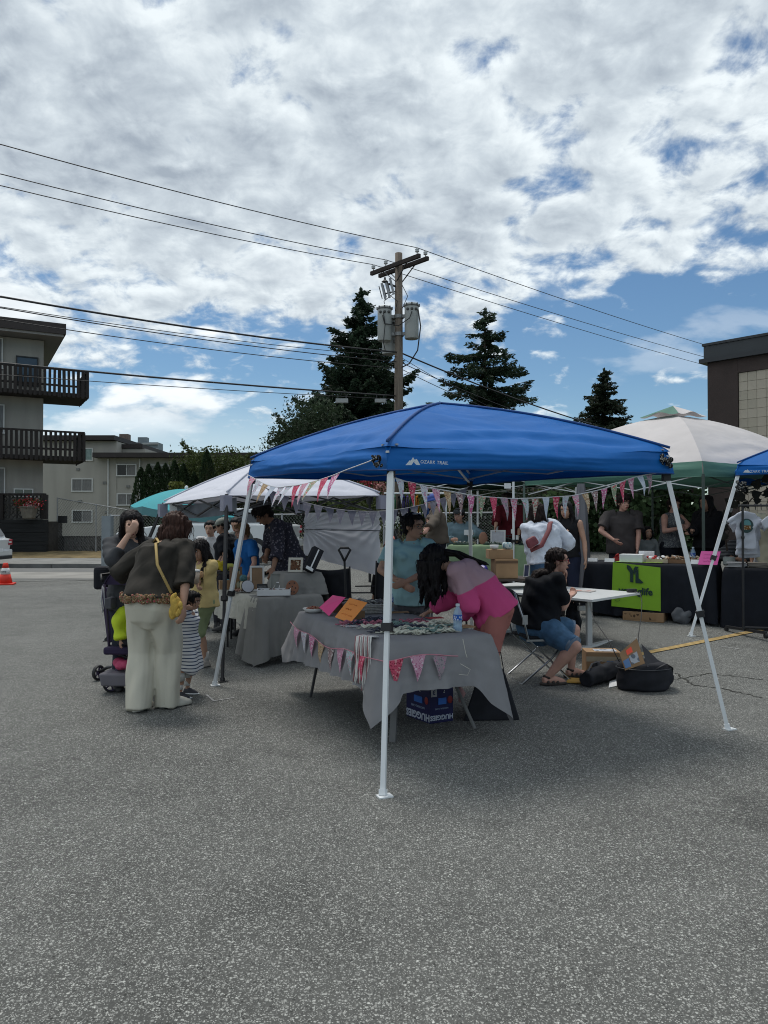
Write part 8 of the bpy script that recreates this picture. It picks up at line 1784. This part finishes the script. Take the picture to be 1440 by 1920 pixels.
# ---- green jewellery table in the middle distance
e0_, e1_ = Vector((1.06, 12.75, 0)), Vector((2.75, 12.35, 0)); ed_ = (e1_ - e0_).normalized(); eb = Vector((-ed_.y, ed_.x, 0)); zg = 1.19
mt = empty('folding_table', (1.9, 12.9, .45), 'jewellery table under a pale green cloth in the middle distance', 'table'); slab(mt, [e0_, e1_, e1_ + eb * .6, e0_ + eb * .6], zg - .006, .03, black_plastic, inset=.04)
for p in (e0_, e1_, e0_ + eb * .6, e1_ + eb * .6): q2 = p.lerp((e0_ + e1_) / 2, .08); leg(mt, (q2.x, q2.y, zg - .05), (q2.x, q2.y, ground_z(q2.x, q2.y)), .014, black_metal)
o = drape([e0_ + eb * .6, e0_, e1_, e1_ + eb * .6], zg, lambda i, u: .50 + .06 * math.sin(5 * u), green_table, 'tablecloth', folds=10, amp=.035, flare=.03, seed=7.7); tag(o, 'pale green cloth with draped folds on the jewellery table', 'tablecloth')
def onM(u, v, z=0): p = e0_.lerp(e1_, u) + eb * v; return Vector((p.x, p.y, zg + .006 + z))
dg = mat((.02, .05, .035), .7)
for i, (u, w_) in enumerate(((.14, .34), (.42, .30), (.78, .40))):
    t = empty('jewellery_tray', onM(u, .14), ('left', 'middle', 'right')[i] + ' dark green jewellery tray on the pale green cloth', 'tray'); MB().box(onM(u, .14, .01), (w_, .18, .02), math.atan2(ed_.y, ed_.x)).build('tray_base', dg, t); b = MB()
    for k in range(34): b.ell(onM(u, .14, .028) + Vector((rs.uniform(-.45, .45) * w_, rs.uniform(-.07, .07), rs.uniform(0, .02))), rs.uniform(.006, .014), None, 6, 4, mi=k % 2)
    o = b.build('trinkets', [mat((.5, .5, .45), .3), mat((.10, .14, .10), .4)], t, smooth=True); o['kind'] = 'stuff'
ea = math.atan2(ed_.y, ed_.x)
single(MB().box(onM(.18, .25, .20), (.15, .01, .09), ea).cyl(onM(.18, .25, 0), onM(.18, .25, .16), .006, n=6), 'sign_card', paper_white, 'small white sign on a stand in front of the man in denim', 'sign')
frame(onM(.46, .30), .25, .24, ea, .1, whitef, mat((.48, .48, .52), .7, .1, 20), 'white framed display board on the jewellery table'); single(MB().ell(onM(.32, .28, .10), (.075, .02, .11), None, 14, 10), 'wooden_bust', mat((.30, .15, .10), .7), 'rounded wooden necklace bust left of the white display board', 'bust', smooth=True)
b = MB()
for k in range(5): b.tube([onM(.56 + k * .06, .30, 0), onM(.56 + k * .06, .30, .15)], .006, 5)
b.tube([onM(.54, .30, .15), onM(.84, .30, .15)], .008, 5); b.tube([onM(.54 + .30 * k / 12, .28, .11 - .05 * math.sin(math.pi * k / 12)) for k in range(13)], .014, 5); single(b, 'jewellery_stand', black_plastic, 'black jewellery stand with necklaces on the green table', 'stand')
for i, (u, z) in enumerate(((.60, .22), (.645, .12), (.70, .20), (.73, .10))): single(MB().box(onM(u, .24, z), (.045, .004, .07), ea), 'price_tag', paper_white, ('upper left', 'lower left', 'upper right', 'lower right')[i] + ' small white price tag hanging on the jewellery stand', 'tag')
# dark table with cartons
ct_ = [(1.06, 9.25), (1.98, 9.45), (1.88, 9.95), (.98, 9.75)]; cz = .875; t = empty('side_table', (1.5, 9.6, ground_z(1.5, 9.6)), 'low dark folding table with brown cartons behind the woman in pink', 'table'); slab(t, ct_, cz, .03, mat((.05, .035, .028), .6))
for p in ct_: q2 = Vector((p[0], p[1], 0)).lerp(Vector((1.5, 9.6, 0)), .12); leg(t, (q2.x, q2.y, cz - .03), (q2.x, q2.y, ground_z(q2.x, q2.y)), .013, black_metal)
carton((1.485, 9.50, cz + .003), .28, .24, .235, .12, 'large brown carton on the low dark table', (('tape_strip', (0, -.121, .2), (.28, .003, .03), mat((.12, .07, .04), .8)),)); carton((1.43, 9.53, cz + .24), .30, .22, .115, .04, 'flat brown carton on top of the large carton')
p = Vector((1.36, 9.48, cz + .357)); single(MB().lathe(p, [(.03, 0), (.052, .02), (.056, .055), (.050, .055), (.03, .01)], 18), 'white_bowl', whitef, 'small white bowl on the flat carton', 'bowl', smooth=True)
p = Vector((1.52, 9.50, cz + .357)); single(MB().lathe(p, [(.04, 0), (.062, .02), (.062, .06), (.05, .085), (.045, .085)], 18), 'patterned_pot', print_mat((.45, .5, .5), [(.10, .22, .28)], 50), 'blue patterned white pot on the flat carton', 'pot', smooth=True)
bag([(Vector((1.20, 9.45, cz + .07)), (.12, .08, .075)), (Vector((1.16, 9.48, cz + .12)), (.09, .07, .06))], 'purple-blue plastic bag on the low dark table', m=mat((.04, .03, .24), .35, .3, 9), name='plastic_bag', seed=9)
bag([(Vector((1.02, 9.62, cz + .09)), (.09, .07, .06)), (Vector((1.10, 9.62, cz + .13)), (.07, .06, .05))], 'crumpled white plastic bag left of the purple-blue bag', m=mat((.45, .46, .46), .5), name='plastic_bag', seed=10)
frame((1.78, 9.62, cz + .004), .07, .16, -.4, .3, whitef, mat((.05, .06, .12), .5), 'small white framed card leaning right of the brown cartons', fw=.008)
single(MB().box((3.08, 12.4, ground_z(3, 12.4) + .52), (.34, .3, .55), .1), 'plastic_bin', mat((.02, .10, .30), .5), 'blue plastic bin right of the woman in the white blouse', 'bin', bevel=.02)
single(MB().box((3.08, 12.4, ground_z(3, 12.4) + .12), (.5, .4, .24), .1), 'black_crate', black_plastic, 'black crate underneath the blue plastic bin', 'crate')
# ---- garment rack with bright clothes
g0_ = gp(.05, 13.0); gr2 = empty('garment_rack', g0_, 'white rail rack of colourful clothes left of the jewellery table', 'rack'); zr = CAM_H + 55 / FPX * 13.0
for x_ in (.06, 1.05): MB().cyl((x_, 13.0, ground_z(x_, 13)), (x_, 13.0, zr), .016, n=8).build('post', white_metal, gr2); MB().bar((x_, 12.75, ground_z(x_, 13) + .03), (x_, 13.25, ground_z(x_, 13) + .03), .03).build('foot', white_metal, gr2)
MB().cyl((.0, 13.0, zr), (1.12, 13.0, zr), .014, n=8).build('rail', white_metal, gr2)
for i, (px, c_, nm) in enumerate(((729, (.17, .08, .20), 'mauve'), (740, (.08, .28, .17), 'mint green'), (748, (.012, .014, .02), 'black'), (757, (.05, .045, .20), 'deep violet'), (764, (.14, .10, .27), 'lavender'), (771, (.02, .13, .12), 'teal'), (782, (.50, .18, .015), 'orange'), (792, (.05, .13, .05), 'leaf green'), (803, (.03, .09, .30), 'royal blue'), (813, (.03, .05, .16), 'navy'))):
    x_ = X(px, 13.0); L = rnd.uniform(.50, .75); b = MB()
    for s in (-1, 1): b.grid(lambda u, v: (x_ + s * (.012 + .022 * v) + .010 * math.sin(9 * u + i), 12.80 + .40 * u + .02 * v * (u - .5), zr - .05 - .10 * abs(u - .5) * 2 * (1 - v) - L * v), 8, 8)
    b.box((x_, 13.0, zr - .06), (.02, .30, .03)); b.cyl((x_, 13, zr - .04), (x_, 13, zr + .01), .004, n=5)
    single(b, 'hanging_garment', fab(c_), nm + ' garment hanging on the white rail rack', 'garment', 'bright garments on the rail rack', smooth=True)
# flowers
def flowers(c, r, m_, label, n=260, green=True):
    c = Vector(c); t = empty('flower_bunch', c, label, 'flowers'); P = nr.normal(size=(n, 3)) * np.array(r) * .55; o = leafcloud('blossoms', P, .035, m_, t, wid=.9, kind='stuff')
    if green: leafcloud('leaves', nr.normal(size=(n // 2, 3)) * np.array(r) * .6 - np.array([0, 0, r[2] * .5]), .06, mid_leaf, t, wid=.5, kind='stuff')
    b = MB()
    for k in range(6): a = nr.uniform(-1, 1, 2); b.tube([(a[0] * r[0] * .4, a[1] * r[1] * .4, 0), (0, 0, -r[2] * 1.5)], .005, 4)
    b.lathe((0, 0, -r[2] * 1.5 - .14), [(.05, 0), (.07, .14), (.055, .14)], 12); link('pot', b.mesh('pot'), t, black_plastic); return t
flowers(ray(737, 978, 11.2), (.10, .08, .07), mat((.50, .55, .52), .8), 'bunch of white flowers above the coral hat'); flowers(ray(729, 972, 11.6), (.06, .06, .07), mat((.40, .02, .03), .8), 'bunch of red flowers beside the front white leg', 160)
flowers(ray(693, 905, 13.5), (.20, .12, .16), mat((.40, .03, .06), .8), 'red hanging basket flowers behind the right corner of the white canopy', 420); flowers(ray(712, 915, 13.2), (.12, .10, .12), mat((.45, .22, .20), .8), 'peach flowers right of the red hanging basket', 260)
single(MB().box(ray(693, 905, 13.5) + Vector((0, .3, -1.2)), (.05, .05, 2.0)).bar(ray(693, 905, 13.5) + Vector((0, .3, -.2)), ray(712, 915, 13.2) + Vector((0, .1, -.1)), .03), 'plant_post', black_metal, 'dark post carrying the flower baskets', 'post')

# ---- stroller with child
sx, sy = X(222, 7.25), 7.22; st = empty('stroller', (sx, sy, 0), 'dark purple stroller behind the woman in cream trousers', 'stroller'); purple = mat((.038, .024, .065), .6, .15, 8); pf = mat((.030, .020, .055), .85, .15, 8)
wA, wB = G(210, 1297), G(186, 1275)
def wheel(c, r, yaw, w_=.035):
    c = Vector(c); Mx = Matrix.Rotation(yaw, 3, 'Z') @ Matrix.Rotation(R(90), 3, 'X'); MB().lathe(c, [(r * .80, -w_ / 2), (r * .96, -w_ / 2), (r, -w_ / 4), (r, w_ / 4), (r * .96, w_ / 2), (r * .80, w_ / 2)], 24, 0, Mx, ends=False).build('tyre', black_plastic, st, smooth=True)
    b = MB(); b.lathe(c, [(r * .22, -w_ * .45), (r * .22, w_ * .45)], 12, 0, Mx); b.lathe(c, [(r * .74, -w_ / 3), (r * .82, -w_ / 3), (r * .82, w_ / 3), (r * .74, w_ / 3)], 24, 0, Mx, ends=False)
    for k in range(5): a = k * 1.2566; b.bar(c, c + Mx @ Vector((math.cos(a) * r * .78, math.sin(a) * r * .78, 0)), .014, .012)
    b.build('rim', purple, st)
wheel(wA + Vector((0, 0, .072)), .072, .25); wheel(wB + Vector((0, 0, .075)), .075, 1.2); wheel(wA + Vector((.42, .10, .072)), .072, .25); wheel(wB + Vector((.45, .30, .075)), .075, 1.2)
def tb2(pts, r, nm, m_=purple): MB().tube(pts, r, 8).build(nm, m_, st, smooth=True)
tb2([wA + Vector((0, .03, .08)), wA + Vector((.03, .06, .19)), ray(245, 1225, 7.15)], .016, 'fork'); tb2([wB + Vector((0, 0, .08)), wB + Vector((.10, -.02, .13)), ray(225, 1248, 7.3)], .015, 'axle', black_metal)
tb2([ray(196, 1095, 7.1), ray(201, 1150, 7.12), ray(206, 1215, 7.15), ray(208, 1225, 7.18)], .013, 'frame_tube', mat((.05, .035, .07), .5)); tb2([ray(196, 1095, 7.1) + Vector((.42, .12, 0)), ray(206, 1215, 7.15) + Vector((.42, .12, 0))], .013, 'frame_tube'); tb2([ray(207, 1218, 7.15), ray(245, 1235, 7.1)], .014, 'frame_tube', black_metal)
tb2([ray(192, 1088, 7.1), ray(190, 1078, 7.25), ray(230, 1072, 7.35), ray(236, 1084, 7.2)], .014, 'handlebar', black_plastic)
ca, cb_ = ray(197, 1096, 7.0), ray(262, 1100, 7.0)
MB().grid(lambda u, v: Vector((ca.x + (cb_.x - ca.x) * (v), 6.98 + .34 * u, ca.z + .005 + (.205 - .05 * abs(u - .5)) * math.sin(math.pi * .5 * min(1, v * 1.5)) ** .8)), 8, 16).build('canopy_hood', pf, st, smooth=True, thick=.008)
MB().add([ca, Vector((cb_.x, 6.98, ca.z)), Vector((cb_.x, 6.98, ca.z + .19)), Vector((ca.x + .18, 6.98, ca.z + .165)), Vector((ca.x + .07, 6.98, ca.z + .10))], [(0, 1, 2, 3, 4)]).build('hood_side', pf, st)
MB().box(ray(224, 1150, 7.30), (.26, .10, .52), Matrix.Rotation(-.12, 3, 'Y')).build('seat_back', pf, st, bevel=.02); MB().box(ray(240, 1215, 7.22), (.34, .34, .07)).build('seat', pf, st, bevel=.02); MB().box(ray(215, 1128, 7.16), (.06, .34, .10)).build('rear_pocket', mat((.08, .08, .09), .9), st, bevel=.01)
MB().box(ray(236, 1268, 7.15), (.34, .32, .12), taper=1.1).build('basket', mat((.16, .15, .17), .85), st, bevel=.02)
pile(tuple(ray(232, 1257, 7.10)), (.12, .10, .09), mat((.42, .05, .12), .7), 'pink and grey cloth stuffed in the stroller basket', 41)
MB().tube([ray(193, 1098, 7.08), ray(191, 1125, 7.05), ray(194, 1148, 7.05), ray(197, 1130, 7.05), ray(195, 1100, 7.08)], .006, 5).build('wrist_strap', mat((.3, .3, .32), .8), st, smooth=True)
single(MB().box(ray(192, 1083, 7.45), (.14, .16, .22), .2), 'diaper_bag', black_fabric, 'black bag hanging behind the stroller handle', 'bag', bevel=.03)
neon = mat((.50, .62, .02), .7, .08, 10)
person('small child in a neon yellow jacket sitting in the stroller', X(240, 7.18), 7.18, .86, -115, z0=.0, pelvis=(0, 0, .06), hs=1.25, head=(20, 0, 0), style='short', rf=ray(262, 1255, 7.0), lf=ray(268, 1252, 7.1), rh=ray(226, 1208, 6.98), lh=ray(250, 1195, 7.0), rpole=(-.5, -.5, -.4), top=dict(m=neon, sleeve=.95, loose=.03, amp=.004, name='jacket'), bottom=dict(m=fab((.05, .05, .06))), shoes=black_plastic, girth=1.15)

# ---- stools hidden under the seated people, so that nobody floats
def stool(x, y, h, label):
    t = empty('stool', gp(x, y), label, 'stool'); g_ = ground_z(x, y); MB().cyl((x, y, g_ + h - .03), (x, y, g_ + h), .17, n=18).build('seat', black_plastic, t)
    for a in range(4): MB().cyl((x + .12 * math.cos(a * 1.57 + .8), y + .12 * math.sin(a * 1.57 + .8), g_ + h - .03), (x + .17 * math.cos(a * 1.57 + .8), y + .17 * math.sin(a * 1.57 + .8), g_), .012, n=6).build('leg', black_metal, t)
stool(X(862, 13.6), 13.6, .40, 'stool under the man in the denim jacket'); stool(X(740, 10.1), 10.1, .36, 'stool under the person in the coral hat'); stool(X(1392, 10.6), 10.6, .38, 'stool under the person in the striped dress')

# ---- traffic cone and cars
p = G(11, 1096); t = empty('traffic_cone', p, 'orange traffic cone with a white lettered collar by the left edge', 'traffic cone'); org = mat((.62, .035, .018), .6, .08, 6)
MB().box(p + Vector((0, 0, .02)), (.44, .44, .04), .3).build('base', org, t, bevel=.01); MB().lathe(p, [(.165, .04), (.118, .26)], 22).build('cone_body', org, t, smooth=True); MB().lathe(p, [(.1175, .262), (.085, .42)], 22).build('white_collar', mat((.60, .60, .60), .4), t, smooth=True)
MB().lathe(p, [(.0845, .422), (.055, .54), (.045, .545), (.012, .55)], 22).build('cone_tip', org, t, smooth=True); text_on('ZONE', .055, p + Vector((0, -.112, .33)), (1, 0, 0), (0, .2, 1), black_plastic, t, offset=.001)
def car(loc, yaw, paint, label, suv=True, name='parked_car'):
    loc = Vector(loc); t = empty(name, loc, label, 'car'); Mx = Matrix.Rotation(yaw, 3, 'Z'); q = lambda x_, y_, z_: loc + Mx @ Vector((x_, y_, z_)); W2 = .92
    # x: length (rear at 0, front toward -x), y: width
    low = [(.02, .38), (.0, .62), (.06, .98), (-.10, 1.02), (-3.1, 1.02), (-3.9, .92), (-4.45, .80), (-4.55, .55), (-4.5, .32), (-.1, .28)]
    b = MB(); prof = low; n = len(prof)
    for yy, k in ((-W2, .985), (-W2 + .06, 1), (W2 - .06, 1), (W2, .985)):
        for x_, z_ in prof: b.v.append(tuple(q(-2.25 + (x_ + 2.25) * (k if yy in (-W2, W2) else 1), yy, .3 + (z_ - .3) * k)))
    for r_ in range(3):
        for i in range(n): j = (i + 1) % n; b.f.append((r_ * n + i, r_ * n + j, (r_ + 1) * n + j, (r_ + 1) * n + i)); b.m.append(0)
    b.f.append(tuple(range(n - 1, -1, -1))); b.m.append(0); b.f.append(tuple(3 * n + i for i in range(n))); b.m.append(0); o = b.build('body', paint, t, bevel=.03)
    tr_ = [(-.12, 1.02), (-.42, 1.62), (-.62, 1.68), (-2.3, 1.66), (-3.15, 1.03)] if suv else [(-.35, 1.0), (-1.0, 1.42), (-2.2, 1.44), (-3.1, 1.0)]
    b = MB(); n = len(tr_)
    for yy, ins in ((-1, 0), (1, 0)):
        for x_, z_ in tr_: b.v.append(tuple(q(x_, yy * (W2 - .05 - (z_ - 1.0) * .22), z_)))
    for i in range(n - 1): b.f.append((i, i + 1, n + i + 1, n + i)); b.m.append(0)
    b.f += [tuple(range(n - 1, -1, -1)), tuple(range(n, 2 * n))]; b.m += [0, 0]; b.build('cabin', paint, t, bevel=.03)
    gl = glass_mat((.02, .025, .03)); zz0 = 1.06
    for s_ in (-1, 1):
        P = [q(x_, s_ * (W2 - .05 - (z_ - 1.0) * .22 + .006), z_) for x_, z_ in ([(-.32, 1.08), (-.55, 1.54), (-2.25, 1.55), (-2.85, 1.08)] if suv else [(-.65, 1.06), (-1.08, 1.36), (-2.15, 1.37), (-2.75, 1.06)])]; MB().prism(P, Mx @ Vector((0, s_ * .004, 0))).build('side_window', gl, t)
    P = [q(-.14 + .006, -.78, 1.10), q(-.14 + .006, .78, 1.10), q(-.40 + .006, .68, 1.56), q(-.40 + .006, -.68, 1.56)] if suv else [q(-.45, -.78, 1.08), q(-.45, .78, 1.08), q(-.93, .68, 1.38), q(-.93, -.68, 1.38)]
    MB().prism(P, Mx @ Vector((.012, 0, .006))).build('rear_window', gl, t)
    for s_ in (-1, 1):
        MB().box(q(-.10, s_ * .83, .88), (.34, .24, .20), Mx).build('tail_light', mat((.35, .012, .03), .25), t, bevel=.02); MB().box(q(-.02, s_ * .78, .88), (.20, .14, .06), Mx).build('reversing_light', mat((.6, .58, .58), .2), t)
        for x_ in (-.85, -3.65):
            MB().cyl(q(x_, s_ * (W2 - .20), .335), q(x_, s_ * (W2 + .005), .335), .335, n=26).build('tyre', black_plastic, t); MB().cyl(q(x_, s_ * (W2 - .1), .335), q(x_, s_ * (W2 + .012), .335), .21, n=20).build('rim', mat((.35, .35, .36), .3, metal=.6), t)
    MB().box(q(.03, 0, .52), (.14, 1.80, .22), Mx).build('bumper', paint, t, bevel=.04); MB().box(q(.06, 0, .36), (.12, 1.7, .12), Mx).build('bumper_skirt', black_plastic, t, bevel=.02); MB().box(q(.09, 0, .62), (.02, .45, .12), Mx).build('number_plate', paper_white, t)
    return t
wpaint = mat((.60, .62, .63), .18, .02, 1, spec=.6)
car((X(-22, 25.6), 26.2, .0), .0, wpaint, 'white car with a red tail light cut off by the left edge', True); car((X(545, 19.6), 20.4, ground_z(-2, 20)), -.04, wpaint, 'white car parked behind the crowd under the white canopy', False)
